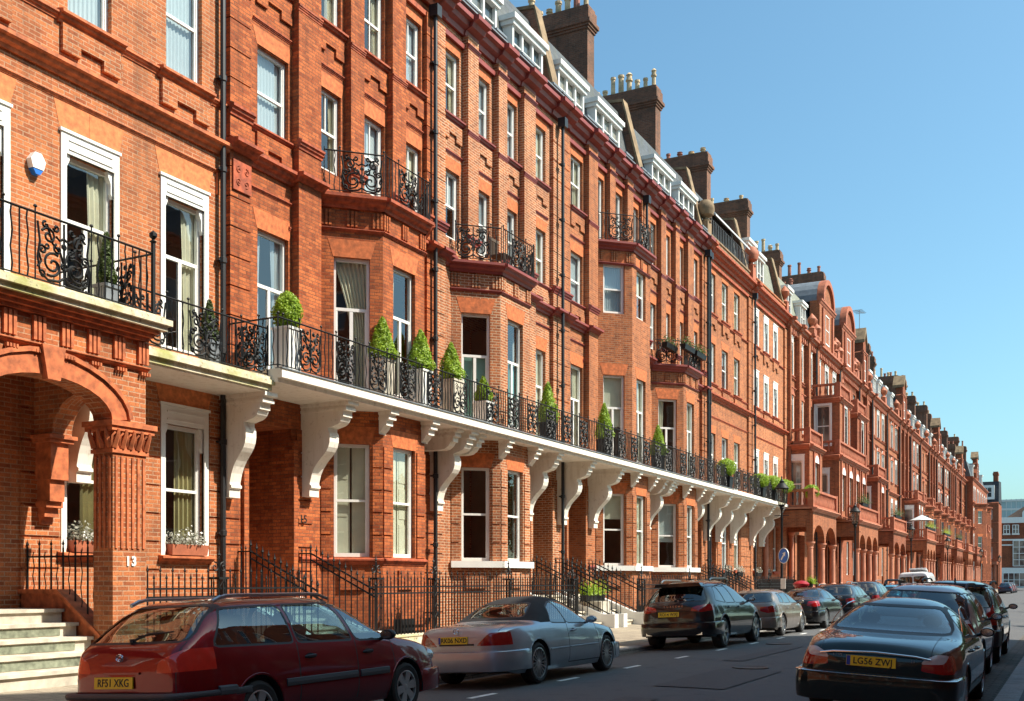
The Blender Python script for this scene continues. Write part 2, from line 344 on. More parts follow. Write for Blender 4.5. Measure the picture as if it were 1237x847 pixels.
def window(par,F,uc,w,z0,z1,style='sash',dress=None,near=True,label=None,room=True,dep=-.10,surround=None,matf='white'):
    m=M(); sash(m,F,uc,w,z0,z1,style,dep)
    if surround:  # broad white architrave with a deep head
        sw,sh=.11,.34
        m.box(F,uc-w/2-sw,uc-w/2,-.05,.03,z0-.02,z1+sh); m.box(F,uc+w/2,uc+w/2+sw,-.05,.03,z0-.02,z1+sh)
        m.box(F,uc-w/2,uc+w/2,-.05,.028,z1,z1+sh-.002)
        m.box(F,uc-w/2-sw-.03,uc+w/2+sw+.03,-.03,.055,z1+sh,z1+sh+.05)
        m.box(F,uc-w/2+.04,uc+w/2-.04,.0,.045,z1+.07,z1+.1); m.box(F,uc-w/2+.04,uc+w/2-.04,.0,.045,z1+.22,z1+.25)
        for sg in(-1,1):
            e=uc+sg*w/2
            m.pr_d(F,[(e,z1),(e-sg*.11,z1),(e-sg*.09,z1-.10),(e-sg*.04,z1-.2),(e-sg*.04,z1-.38),(e,z1-.46)],dep-.02,-.02)
    o=m.build('window',matf,par,label)
    g=M(); g.quad([F.p(uc-w/2+.03,dep-.045,z0+.03),F.p(uc+w/2-.03,dep-.045,z0+.03),F.p(uc+w/2-.03,dep-.045,z1-.03),F.p(uc-w/2+.03,dep-.045,z1-.03)])
    if near:
        g.build('glass_pane','glass',o,recalc=False)
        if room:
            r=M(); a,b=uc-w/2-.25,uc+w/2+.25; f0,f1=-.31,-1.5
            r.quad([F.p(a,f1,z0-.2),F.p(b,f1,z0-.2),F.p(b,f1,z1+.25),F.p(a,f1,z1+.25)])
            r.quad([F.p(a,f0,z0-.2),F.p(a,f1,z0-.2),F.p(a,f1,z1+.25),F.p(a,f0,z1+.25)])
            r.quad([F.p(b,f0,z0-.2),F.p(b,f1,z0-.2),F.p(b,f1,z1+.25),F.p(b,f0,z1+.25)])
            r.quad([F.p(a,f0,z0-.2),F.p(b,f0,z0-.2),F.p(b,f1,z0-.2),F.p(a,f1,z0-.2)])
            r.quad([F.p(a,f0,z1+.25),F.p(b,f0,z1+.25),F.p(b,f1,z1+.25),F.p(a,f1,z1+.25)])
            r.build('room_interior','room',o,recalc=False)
        if dress is None: dress=random.choice(['net','net','pair','pair','blind','left','right','net'])
        if dress!='none':
            c=M(); dd=dep-.125
            mt='curt'
            if dress=='net': drape(c,F,uc-w/2,uc+w/2,z0,z1,dd,.015,10); mt='curt3'
            elif dress=='pair':
                k=random.uniform(.22,.4)*w; drape(c,F,uc-w/2-.03,uc-w/2+k,z0,z1,dd,.03,4,.3); drape(c,F,uc+w/2+.03,uc+w/2-k,z0,z1,dd,.03,4,.3); mt=random.choice(['curt','curt','curt3'])
            elif dress=='olive':
                k=.42*w; drape(c,F,uc+w/2+.05,uc+w/2-k*1.25,z0,z1,dd,.045,5,.0); drape(c,F,uc-w/2-.05,uc-w/2+k*.45,z0,z1,dd,.045,3); mt='curt2'
            elif dress=='swag': drape(c,F,uc-w/2-.03,uc+w/2+.0,z0,z1,dd,.05,8,.85)
            elif dress=='left': drape(c,F,uc-w/2-.03,uc-w/2+w*.4,z0,z1,dd,.03,4,.2); mt='curt'
            elif dress=='right': drape(c,F,uc+w/2+.03,uc+w/2-w*.4,z0,z1,dd,.03,4,.2); mt='curt'
            elif dress=='blind': c.box(F,uc-w/2,uc+w/2,dd-.01,dd,z1-(z1-z0)*random.choice([.35,.5,.6,.96]),z1); mt=random.choice(['curt','blind','curt3'])
            elif dress=='teal': c.box(F,uc-w/2,uc+w/2,dd-.01,dd,z0,z1-(z1-z0)*.38); mt='teal'
            elif dress=='shutter':
                for a in (uc-w/2,uc+.02):
                    b=a+w/2-.03
                    c.box(F,a,b,dd-.04,dd,z0,z1)
                    for q in range(3):
                        za=z0+(z1-z0)*(q+.08)/3; zb=z0+(z1-z0)*(q+.92)/3
                        c.box(F,a+.06,b-.06,dd-.005,dd+.012,za,zb)
                mt='curt3' if random.random()<.4 else 'curt'
            c.build('curtain',mt,o,recalc=(dress in('blind','shutter','teal')))
    else:
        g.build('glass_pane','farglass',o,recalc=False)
    return o
MAT['teal']=plain('green_shutter',(.20,.38,.33),.7,var=.06)
# scrollwork panel ------------------------------------------------
def spiral(cx,cz,r0,r1,a0,a1,n=12):
    return [(cx+(r0+(r1-r0)*i/n)*math.cos(a0+(a1-a0)*i/n),cz+(r0+(r1-r0)*i/n)*math.sin(a0+(a1-a0)*i/n)) for i in range(n+1)]
def scroll_pts(w,h):
    L=[]
    for s in(-1,1):
        L.append([(s*x,z) for x,z in spiral(.20*w,.30*h,.02,.15*w+.02,0,4.6*math.pi/2+1.2,18)])
        L.append([(s*x,z) for x,z in spiral(.27*w,.72*h,.015,.13*w,math.pi,math.pi-9.0,14)])
        L.append([(s*x,z) for x,z in spiral(.11*w,.55*h,.012,.08*w,0,7.5,10)])
        L.append([(s*x,z) for x,z in spiral(.38*w,.48*h,.012,.07*w,2,-5.5,10)])
        L.append([(s*x,z) for x,z in spiral(.14*w,.88*h,.01,.06*w,-1,6.0,9)])
        L.append([(s*x,z) for x,z in spiral(.38*w,.10*h,.01,.06*w,1,-5.5,9)])
        L.append([(0,.12*h),(s*.1*w,.05*h),(s*.28*w,.03*h),(s*.42*w,.12*h),(s*.46*w,.35*h),(s*.42*w,.6*h),(s*.46*w,.9*h)])
        L.append([(0,.30*h),(s*.06*w,.5*h),(s*.2*w,.62*h),(s*.3*w,.9*h)])
    for s in(-1,1):
        L.append([(s*x,z) for x,z in spiral(.20*w,.30*h,.05,.17*w+.03,2.0,5.2,10)])
        L.append([(s*x,z) for x,z in spiral(.33*w,.88*h,.01,.055*w,2,8,8)])
        L.append([(s*x,z) for x,z in spiral(.30*w,.56*h,.01,.05*w,0,6,8)])
        L.append([(s*.46*w,.2*h),(s*.40*w,.3*h),(s*.44*w,.42*h)]); L.append([(0,.75*h),(s*.08*w,.7*h),(s*.14*w,.75*h)])
    L.append([(0,.02*h),(0,.98*h)])
    L.append(spiral(0,.30*h,.045,.045,0,2*math.pi,8)); L.append(spiral(0,.62*h,.03,.03,0,2*math.pi,7))
    return L
def railing(m,F,u0,u1,d,z0,h=1.0,panel=.72,gap=.5,start='bars',rb=.015,off=.0,detail=1):
    """balcony railing in plane d from u0 to u1 : alternating scroll panels and wavy bars"""
    z1=z0+h; lo=z0+.06
    m.tube([F.p(u0,d,z1),F.p(u1,d,z1)],.018,4,sm=False); m.tube([F.p(u0,d,lo),F.p(u1,d,lo)],.012,4,sm=False)
    u=u0; isb=(start=='bars'); s=1 if u1>u0 else -1
    while (u1-u)*s>.08:
        seg=(gap if isb else panel); e=u+s*min(seg,abs(u1-u))
        m.tube([F.p(u,d,z0),F.p(u,d,z1+.06)],.014,4,sm=False)
        m.lathe(F.p(u,d,z1+.085),[(0,-.03),(.024,-.012),(.028,0),(.02,.02),(0,.03)],6)
        W=abs(e-u)
        if isb or W<panel*.8:
            n=max(1,round(W/.125))
            for k in range(1,n):
                uu=u+(e-u)*k/n
                if k%2: m.tube([F.p(uu+(.016*math.sin(q*math.pi/2)),d,lo+(z1-lo)*q/8) for q in range(9)],rb,4,sm=False)
                else: m.tube([F.p(uu,d,lo),F.p(uu,d,z1)],rb,4,sm=False)
        else:
            c=(u+e)/2
            for L in scroll_pts(W,h-.08):
                if detail<1 and len(L)>8: L=L[::2]
                m.tube([F.p(c+x,d,lo+z) for x,z in L],rb*1.35,4,sm=False,cap=False)
        u=e; isb=not isb
    m.tube([F.p(u1,d,z0),F.p(u1,d,z1+.06)],.014,4,sm=False)
def bracket(par,F,uc,top,big=True,proj=1.3,w=.3):
    """stucco console: profile in the d-z plane"""
    m=M()
    def bez(p0,p1,p2,p3,n=9): return [tuple((1-t)**3*p0[i]+3*(1-t)**2*t*p1[i]+3*(1-t)*t*t*p2[i]+t**3*p3[i] for i in (0,1)) for t in [k/n for k in range(n+1)]]
    if big:
        q=proj
        pr=[(0,0),(q,0),(q,-.08),(q-.05,-.09),(q-.06,-.15),(q-.1,-.18),(q-.13,-.2),(q-.13,-.33)]+bez((q-.17,-.33),(q-.2,-.52),(q-.36,-.5),(q-.5,-.55))+[(q-.53,-.55),(q-.53,-.63),(q-.5,-.66)]+bez((q-.49,-.7),(q-.44,-1.2),(.36,-1.12),(.25,-1.72))+[(.25,-1.76),(.29,-1.78),(.29,-1.83),(.24,-1.86),(.24,-2.02),(0,-2.02)]
    else:
        p=proj; pr=[(0,0),(p,0),(p,-.08),(p-.05,-.1),(p-.07,-.18),(p-.12,-.22),(p-.12,-.33),(p-.18,-.33),(p-.24,-.42),(p-.36,-.5),(max(.02,p-.5),-.52),(0,-.5)]
    pr=[(max(0,a),b) for a,b in pr]
    # rounded look: fluted front via two side cheeks slightly proud
    A=[F.p(uc-w/2,d,top+z) for d,z in pr]; B=[F.p(uc+w/2,d,top+z) for d,z in pr]
    m.hull(A,B)
    m.box(F,uc-w/2-.03,uc+w/2+.03,0,proj+.03,top-.075,top-.002)
    m.box(F,uc-w/2-.018,uc+w/2+.018,0,proj-.04,top-.2,top-.14)
    return m.build('bracket','stucco',par)
# ------------------------------------------------------------------ terrace houses
XW=-15.0; XR=-13.2   # facade plane, railing line
HW=7.74; P0=15.95
GZ=.18
def roof(par,F,u0,u1,slate='slate',dorm=(),z0=17.3,top=20.2,flip=1):
    m=M()
    a,b=min(u0,u1),max(u0,u1)
    m.pr_u(F,[(-.32,z0-.3),(-.32,z0),(-.95,top),(-9.5,top+.3),(-9.8,top),(-10.2,z0-.3)],a+.02,b-.02)
    r=m.build('roof',slate,par)
    for (uc,w,zt) in dorm:
        dm=M(); f=-.28; zb=z0+.25
        dm.box(F,uc-w/2,uc+w/2,-1.6,f,zb,zb+.1)
        dm.box(F,uc-w/2-.14,uc+w/2+.14,-1.8,f+.16,zt-.16,zt)
        dm.box(F,uc-w/2-.08,uc+w/2+.08,-1.8,f+.08,zt-.3,zt-.162)
        n=3 if w>1.7 else 2 if w>1.2 else 1
        dm.box(F,uc-w/2,uc-w/2+.1,-1.6,f,zb,zt-.3); dm.box(F,uc+w/2-.1,uc+w/2,-1.6,f,zb,zt-.3)
        for k in range(1,n): x=uc-w/2+w*k/n; dm.box(F,x-.05,x+.05,-.42,f-.01,zb,zt-.3)
        for k in range(n):
            xa=uc-w/2+w*k/n; xb=xa+w/n; dm.box(F,xa+.05,xb-.05,-.40,f-.04,(zb+zt)/2-.04,(zb+zt)/2)
        d=dm.build('dormer_window','white',par)
        s=M(); s.box(F,uc-w/2+.01,uc+w/2-.01,-1.7,-.44,zb+.02,zt-.31); s.build('dormer_cheek','lead',d)
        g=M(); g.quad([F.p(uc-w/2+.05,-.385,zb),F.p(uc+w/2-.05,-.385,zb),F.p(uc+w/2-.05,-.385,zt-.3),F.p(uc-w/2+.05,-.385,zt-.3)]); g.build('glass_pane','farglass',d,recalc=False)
def chimney(par,F,u,top=24.6,d0=-2.1,d1=-6.6,th=.66,pots=10,mat='soot',label=None,potm='pot',potl=(.3,1.05),s=1):
    m=M(); a,b=min(u,u-s*th),max(u,u-s*th)
    m.box(F,a,b,d1,d0,17,top-.75)
    for k,(e,z0,z1) in enumerate(((.05,top-.95,top-.85),(.1,top-.85,top-.75),(.16,top-.75,top-.6),(.08,top-.6,top-.15),(.03,top-.15,top))):
        m.box(F,a-e,b+e,d1-e,d0+e,z0,z1)
    c=m.build('chimney',mat,par,label)
    pm=random.Random(int(u*10)+pots)
    for k in range(pots):
        t=(k+.5)/pots; d=d1+(d0-d1)*t; h=pm.uniform(*potl); r=pm.uniform(.10,.135)
        p=M(); ctr=F.p((a+b)/2,d,top-.02)
        prof=[(r*1.25,0),(r*1.3,.1),(r,.13),(r*.92,h-.12),(r*1.15,h-.1),(r*1.15,h),(r*.8,h),(r*.78,h-.2),(0,h-.2)]
        if pm.random()<.25: prof=[(r*1.25,0),(r*1.3,.1),(r,.13),(r*.92,h*.6),(r*1.35,h*.62),(r*1.35,h*.7),(r,h*.72),(r,h*.85),(r*1.3,h*.9),(r*.6,h),(0,h+.02)]
        p.lathe(ctr,prof,9); p.build('chimney_pot',potm if pm.random()<.65 else 'potred',c)
    fl=M(); fl.box(F,a+.08,b-.08,d1+.1,d0-.1,top,top+.07); fl.build('cement_flaunching','coping',c)
    return c
def party_parapet(par,F,u,mat,z0=17.3):
    m=M(); m.pr_u(F,[(-.1,z0-.2),(-.12,z0+.55),(-.8,20.6),(-2.1,20.75),(-2.1,z0-.2)],u-.2,u+.2)
    m.build('party_parapet',mat,par)
    c=M(); c.pr_u(F,[(-.06,z0+.5),(-.06,z0+.62),(-.76,20.72),(-2.1,20.87),(-2.1,20.76),(-.8,20.61),(-.12,z0+.5)],u-.24,u+.24); c.build('coping','coping',par)
def cornice(m,F,u0,u1,breaks,z0=16.62,z1=17.3,pr=.42,mi=0):
    mould(m,F,u0,u1,z0+.12,z1,pr,mi)
    m.box(F,u0,u1,-.01,.1,z0-.25,z0-.12,mi)
    for a,b in breaks:
        mould(m,F,a-.06,b+.06,z0+.125,z1+.003,pr+.16,mi)
def downpipe(par,F,u,d,z0,z1,hopper=True):
    m=M(); m.tube([F.p(u,d,z0),F.p(u,d,z1)],.055,8)
    z=z0+.8
    while z<z1: m.lathe(F.p(u,d,z),[(.056,-.06),(.075,-.05),(.075,.05),(.056,.06)],8); m.box(F,u-.11,u+.11,d-.1,d,z-.02,z+.02); z+=1.8
    if hopper: m.pr_z(F,[(u-.13,d-.12),(u+.13,d-.12),(u+.11,d+.13),(u-.11,d+.13)],z1,z1+.3)
    return m.build('downpipe','pipe',par)
def core(m,F,u0,u1,z1=16.95,mi=0):
    m.box(F,min(u0,u1),max(u0,u1),-10.2,-1.75,-2.2,z1,mi)
def bay(par,F,va,vb,p,z0,z1,levels,matname,trim,near=True,dress=None,styles=None,rooms=True):
    """canted bay: va..vb on wall, projects p; levels=[(zw0,zw1)]"""
    L=p*math.sqrt(2); r=.70710678
    t,n,o=F.t,F.n,F.o
    def fr(u,d,tu,td):  # a frame starting at local (u,d) heading (tu,td)
        q=F.p(u,d,0); tx=tu*t[0]+td*n[0]; ty=tu*t[1]+td*n[1]
        nu,nd=-td,tu; return Fr(q[0],q[1],tx,ty,nu*t[0]+nd*n[0],nu*t[1]+nd*n[1])
    F1=fr(va,0,r,r); F2=fr(va+p,p,1,0); F3=fr(vb-p,p,r,-r); W2=vb-va-2*p
    m=M(); tr=M(); ar=M(); mo=M()
    for F_,W,nm in ((F1,L,'c'),(F2,W2,'f'),(F3,L,'c')):
        ww=.82 if nm=='c' else .92
        wall(m,F_,0,W,z0,z1,[(W/2-ww/2,W/2+ww/2,a,b) for a,b in levels],th=.28)
        for k,(a,b) in enumerate(levels):
            flat_arch(ar,F_,W/2,ww,b,.4)
            if a<5:
                for x0,x1 in ((.0,W/2-ww/2-.05),(W/2+ww/2+.05,W)): rustic(mo,F_,x0+.01,x1-.01,a,b,.5,.035,.03)
                mould(tr,F_,-.01,W+.01,a-.18,a-.02,.1)
                m.box(F_,W/2-.28,W/2+.28,-.01,.05,a-.75,a-.3)
            st=(styles or {}).get(k,'french' if (b-a)>2.5 and a>5 else 'sash')
            dr=(dress or {}).get((k,nm),None)
            if near: window(par,F_,W/2,ww,a,b,st,dr if F_.n[1]<.3 else 'none',True,room=False)
            else: window(par,F_,W/2,ww,a,b,st,near=False)
        # frieze under the top cornice
        zt=z1
        mould(tr,F_,-.02,W+.02,zt-.62,zt-.54,.07); 
        for uc in (.12,W/2,W-.12):
            for q in(-.09,0,.09): mo.box(F_,uc+q-.028,uc+q+.028,-.01,.045,zt-.5,zt-.15)
        mould(tr,F_,-.05,W+.05,zt-.1,zt+.22,.26)
    # floors between storeys and top
    pts=[(va,0),(va+p,p),(vb-p,p),(vb,0)]
    ins=[(va+.3,-.3),(va+p+.1,p-.28),(vb-p-.1,p-.28),(vb-.3,-.3)]
    m.pr_z(F,pts,z1-.02,z1+.2)
    for (a,b),(a2,b2) in zip(levels,levels[1:]): m.pr_z(F,ins,b+.35,a2-.1)
    m.build('bay',matname[0],par); tr.build('bay_moulding',trim,par); ar.build('flat_arch',matname[1],par); mo.build('bay_relief',matname[0],par)
    if near:
        for a,b in levels:
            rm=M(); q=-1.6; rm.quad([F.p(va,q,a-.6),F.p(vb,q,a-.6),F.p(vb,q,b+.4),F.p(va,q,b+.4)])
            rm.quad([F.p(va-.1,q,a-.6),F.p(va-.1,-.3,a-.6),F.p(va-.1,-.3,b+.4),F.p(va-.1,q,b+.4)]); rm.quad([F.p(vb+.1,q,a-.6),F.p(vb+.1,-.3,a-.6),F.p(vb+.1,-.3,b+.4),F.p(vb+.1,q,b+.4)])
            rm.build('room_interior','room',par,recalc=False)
    return F1,F2,F3
def steps(par,F,uc,w,z1,d_top,d_bot,n=6,mat='stone'):
    m=M(); h=(z1-GZ)/n; run=(d_bot-d_top)/n
    for i in range(n):
        zt=z1-i*h; m.box(F,uc-w/2,uc+w/2,d_top+run*(i-1) if i else d_top-1.2,d_top+run*(i+1)-run+.0 if i==0 else d_top+run*i,GZ-.1,zt-.05)
        m.box(F,uc-w/2-.01,uc+w/2+.01,(d_top-1.2) if i==0 else d_top+run*(i-1)-.02,d_top+run*i+.04,zt-.05,zt)
    return m.build('entrance_steps',mat,par)
def string_wall(par,F,u,z1,d0,d1,w=.3,mat='white'):
    m=M(); m.pr_u(F,[(d0,z1+.12),(d1-.3,GZ+.42),(d1+.12,GZ+.42),(d1+.12,GZ-.1),(d0,GZ-.1)],u-w/2,u+w/2); return m.build('step_wall',mat,par)
def rail_slope(m,F,u,d0,z0,d1,z1,h=1.0,n=10):
    for dz in (h,h-.14,.12):
        m.tube([F.p(u,d0,z0+dz),F.p(u,d1,z1+dz)],.02,4,sm=False)
    for k in range(n+1):
        t=k/n; d=d0+(d1-d0)*t; z=z0+(z1-z0)*t
        m.tube([F.p(u,d,z),F.p(u,d,z+h+.1)],.016,4,sm=False); m.lathe(F.p(u,d,z+h+.1),[(.016,0),(.034,.03),(.016,.07),(0,.16)],5)
def spear(m,F,u,d,z0,z1,r=.011,big=False):
    r*=1.65
    m.tube([F.p(u,d,z0),F.p(u,d,z1)],r,4,sm=False)
    k=1.5 if big else 1
    m.lathe(F.p(u,d,z1),[(.009,0),(.014*k,.015),(.008,.03),(.024*k,.06),(.012,.09),(0,.15*k)],5)
def street_rail(name,label,u0,u1,gatepost=(),plinth=True,F=None,h=1.42,z=GZ,mat='moss',d=1.8,ornate=()):
    F=F or FM
    t=thing(name,label,'railing',F.p((u0+u1)/2,d,z),'iron railings in front of the basement areas')
    m=M(); zp=z+.28
    n=int(round(abs(u1-u0)/.135))
    for dz in (h-.16,h-.3,.12): m.box(F,u0,u1,d-.016,d+.016,zp-.2+dz-.014,zp-.2+dz+.018)
    for k in range(n+1):
        u=u0+(u1-u0)*k/n; spear(m,F,u,d,zp-.05,zp-.2+h+(.08 if k%2 else -.04),.011)
    for u in gatepost:
        for (a,b) in ((-.09,-.09),(.09,-.09),(.09,.09),(-.09,.09)): m.tube([F.p(u+a,d+b,zp-.1),F.p(u+a,d+b,z+h+.1)],.018,4,sm=False)
        m.box(F,u-.12,u+.12,d-.12,d+.12,z+h+.08,z+h+.12)
        for s in(-1,1):
            m.tube([F.p(u+s*x,d,z+h+.12+zz) for x,zz in spiral(.10,.17,.015,.095,math.pi,math.pi-8,14)],.013,4,sm=False)
        spear(m,F,u,d,z+h+.1,z+h+.45,.014,True)
        for kz in range(5):
            m.tube([F.p(u-.09,d+.09,z+.35+kz*.25),F.p(u,d+.09,z+.47+kz*.25),F.p(u+.09,d+.09,z+.35+kz*.25)],.009,4,sm=False)
    m.build('rail_bars','iron',t)
    if plinth:
        p=M(); p.box(F,min(u0,u1)-.08,max(u0,u1)+.08,d-.14,d+.14,z-.15,zp-.04); p.box(F,min(u0,u1)-.1,max(u0,u1)+.1,d-.16,d+.16,zp-.04,zp); p.build('plinth',mat,t)
    return t
FM=Fr(XW,0,0,1,1,0)
def FH(P,s): return Fr(XW,P,0,s,1,0)
UPPER=[(.55,1.40),(2.20,3.10),(3.95,4.80),(5.80,6.78)]
def bay_house(P,s,brickm,trim,arch,label,tallbay=False,dr1=None,pots=9,slab=True,number=None,planted=False,seed=0,sillwhite=False,pipe=True,dorm=((2.9,2.3,19.1),(6.1,2.1,19.1)),group='red brick terraced houses along the left of the street'):
    random.seed(seed+11)
    F=FH(P,s); ctr=F.p(HW/2,0,GZ)
    h=thing('terraced_house',label,'house',ctr,group)
    mats=brickm
    m=M(); tr=M(); ar=M(); mo=M()
    va,vb,p=.94,4.69,1.0
    ztop=13.55 if tallbay else 10.2
    ops=[(va+.02,vb-.02,-2.2,ztop-.02),(5.7,7.15,.9,4.95)]
    ops.append((5.80,6.78,6.0,9.0))
    for (a,b) in UPPER:
        if not(tallbay and b<5): ops.append((a,b,10.98,12.83))
        ops.append((a,b,14.32 if not(tallbay and b<5) else 13.75,16.08))
    wall(m,F,0,HW,-2.2,16.95,ops,th=.3); core(m,F,0,HW)
    # door recess sides and soffit
    m.box(F,5.55,5.7,-1.7,-.3,.5,5.1); m.box(F,7.15,7.3,-1.7,-.3,.5,5.1); m.box(F,5.7,7.15,-1.7,-.3,4.95,5.1)
    m.box(F,5.7,7.15,-1.75,-.3,-.5,1.19)
    m.box(F,5.58,5.72,-.05,.09,1.2,4.7); m.box(F,7.13,7.27,-.05,.09,1.2,4.7)
    # pilasters
    PIL=[(1.54,2.12,10.3),(3.30,3.82,10.3),(4.92,5.69,5.72)]
    zc=16.75
    for a,b,z in PIL:
        if tallbay and b<4.9: z=13.8
        m.box(F,a,b,-.02,.2,z,zc)
        for zz,hh,pr in ((11.0,.22,.1),(14.0,.14,.05),(16.4,.12,.07)):
            if zz>z: mould(tr,F,a-.02,b+.02,zz,zz+hh,pr,base=.2)
    # quoin strips at both parties
    for a,b in ((.02,.46),(7.1,7.72)):
        rustic(tr if False else mo,F,a,b,5.8,16.5,.6,.028,.13)
        for zz,hh,pr in ((10.98,.24,.12),): mould(tr,F,a-.02,b+.02,zz,zz+hh,pr,base=.13)
    for a,b in ((.0,.5),(5.0,5.55),(7.32,7.74)):
        rustic(mo,F,a,b,-.2,5.0,.5,.035,.03)
    # ground base string
    mould(tr,F,4.7,5.5,2.02,2.2,.1)
    # strings on wall between pilasters
    def span(z0,z1,pr,zones):
        for a,b in zones: mould(tr,F,a,b,z0,z1,pr)
    brk=[(.0,.5),(4.88,5.73),(7.06,7.74)]
    if not tallbay: brk+=[]
    span(10.2,10.5,.24,[(0,.93),(4.7,HW)]); 
    for a,b in brk: mould(tr,F,a-.04,b+.04,10.203,10.503,.40)
    span(10.98,11.12,.1,[(5.7,7.1)]); span(9.75,9.83,.05,[(5.7,7.08)])
    span(9.2,9.32,.04,[(5.72,5.8)])
    for a,b in UPPER:
        uc=(a+b)/2; w=b-a
        low=not(tallbay and b<5)
        if low:
            flat_arch(ar,F,uc,w,12.83,.34); window(h,F,uc,w,10.98,12.83,'sash' if b>5 else random.choice(['sash','bars','sash']))
        z3=14.32 if low else 13.75
        window(h,F,uc,w,z3,16.08,random.choice(['sash','bars','cross']))
        flat_arch(ar,F,uc,w,16.08,.34)
        if low:
            mould(tr,F,uc-w/2-.12,uc+w/2+.12,14.12,14.32,.15)
            apron(mo,F,uc,w,14.12)
            mould(tr,F,uc-w/2-.14,uc+w/2+.14,13.26,13.35,.05)
    apron(mo,F,6.29,.98,10.98)
    mould(tr,F,5.72,7.08,16.44,16.5,.05); 
    for (a,b) in UPPER[:3]: mould(tr,F,a-.1,b+.1,16.44,16.5,.05)
    window(h,F,6.29,.98,6.0,9.0,'french',dr1.get('d') if dr1 else None); flat_arch(ar,F,6.29,.98,9.0,.4)
    # carved panel
    cm=M()
    if s<0 and P<30:
     cm.box(F,7.15,7.67,.1,.17,9.5,10.1)
     for sx in(-1,1):
        for sz in(-1,1): cm.tube([F.p(7.41+sx*x,.17,9.8+sz*z) for x,z in spiral(.11,.12,.01,.08,0,8,12)],.016,4)
     cm.build('carved_panel',trim,h)
    cornice(tr,F,0,HW,[(.02,.46),(1.54,2.12),(3.30,3.82),(4.92,5.69),(7.1,7.72)])
    m.build('wall',mats[0],h); mo.build('brick_relief',mats[0],h); tr.build('string_course',trim,h); ar.build('flat_arch',arch,h)
    lv=[(2.2,4.77),(5.95,9.0)]+([(11.2,12.95)] if tallbay else [])
    F1,F2,F3=bay(h,F,va,vb,p,-2.2,ztop,lv,(mats[0],arch),trim,dress=dr1)
    sm=M()
    if sillwhite:
        for f,w in ((F1,1.414),(F2,1.75),(F3,1.414)): sm.box(f,-.02,w+.02,-.02,.14,2.02,2.2)
        sm.build('window_sill','white',h)
    # basement windows
    for f,w in ((F2,1.75),):
        b=M(); b.box(f,w/2-.45,w/2+.45,-.05,.012,-.9,.75); b.build('basement_window','iron',h)
    # bay top balcony
    rz=ztop+.2
    rm=M(); det=1 if P<40 else .5
    railing(rm,F1,.1,1.40,.12,rz,.95,1.0,.35,'panel',detail=det); railing(rm,F2,-.06,1.81,.12,rz,.95,.85,.5,'bars',detail=det); railing(rm,F3,0,1.35,.12,rz,.95,1.0,.35,'panel',detail=det)
    rm.build('bay_balcony_railing','iron',h)
    # roof, chimney
    roof(h,F,0,HW,'slate',dorm)
    party_parapet(h,F,HW,'soot') if s>0 else party_parapet(h,F,0,'soot')
    chimney(h,F,HW if s>0 else 0,24.6,pots=pots,s=s if s>0 else -1)
    pm=M()
    for a,b in ((.02,.46),(1.54,2.12),(3.3,3.82),(4.92,5.69),(7.1,7.72)): pm.box(F,a,b,-.28,.12,17.3,17.7); 
    pm.build('parapet_block',mats[0],h)
    cp=M(); 
    for a,b in ((.02,.46),(1.54,2.12),(3.3,3.82),(4.92,5.69),(7.1,7.72)): cp.box(F,a-.05,b+.05,-.32,.17,17.7,17.77)
    cp.build('lead_coping','lead',h)
    gm=M(); gm.box(F,0,HW,.05,.44,17.31,17.35); gm.build('gutter','lead',h)
    # door
    d=M(); d.box(F,5.95,6.9,-1.74,-1.66,1.2,3.5)
    for zz in (1.4,2.1,2.8):
        for x in (6.03,6.46): d.box(F,x,x+.36,-1.66,-1.64,zz,zz+.55)
    dd=d.build('front_door','door' if s>0 else 'doorwood',h)
    k=M(); k.lathe(F.p(6.8,-1.62,2.2),[(0,-.03),(.035,0),(0,.03)],8); k.build('door_knob','brass',dd)
    fr=M(); fr.box(F,5.8,5.95,-1.74,-1.6,1.2,4.6); fr.box(F,6.9,7.05,-1.74,-1.6,1.2,4.6); fr.box(F,5.95,6.9,-1.74,-1.6,3.5,3.62); fr.box(F,5.95,6.9,-1.74,-1.6,4.48,4.6); fr.build('door_frame','white',h)
    # slab with brackets
    if slab:
        sl=M(); x0,x1=(0,HW)
        sl.box(F,x0,x1,0,1.36,5.52,5.6); sl.box(F,x0,x1,0,1.47,5.6,5.74); sl.box(F,x0,x1,0,1.41,5.74,5.78)
        so=sl.build('balcony_slab','stucco',h)
        ed=M(); ed.box(F,x0,x1,1.30,1.475,5.781,5.80); ed.build('slab_edge','lead',so)
        bigs=[5.22]; 
        if s>0: bigs+=[.0,HW]   # shared consoles belong to the house on the lower side
        for u in bigs:
            if u==HW and s<0: continue
            bracket(h,F,u if u!=HW else HW-.0,5.52,True,1.28,.32)
        for u in (1.95,3.72): 
            b=bracket(h,Fr(*(F.p(u,1.0,0)[:2]),*F.t,*F.n),0,5.52,False,.33,.26)
        bracket(h,F,.6,5.52,False,1.2,.26)
        r2=M(); railing(r2,F,0,HW,1.36,5.8,.98,.68,.5,'bars',detail=det); r2.build('balcony_railing','iron',h)
    if pipe: downpipe(h,F,.22 if s<0 else 7.45,.24 if s<0 else .3,0,16.4)
    return h,F
MAT['brass']=plain('brass',(.6,.42,.15),.3,1,var=0)
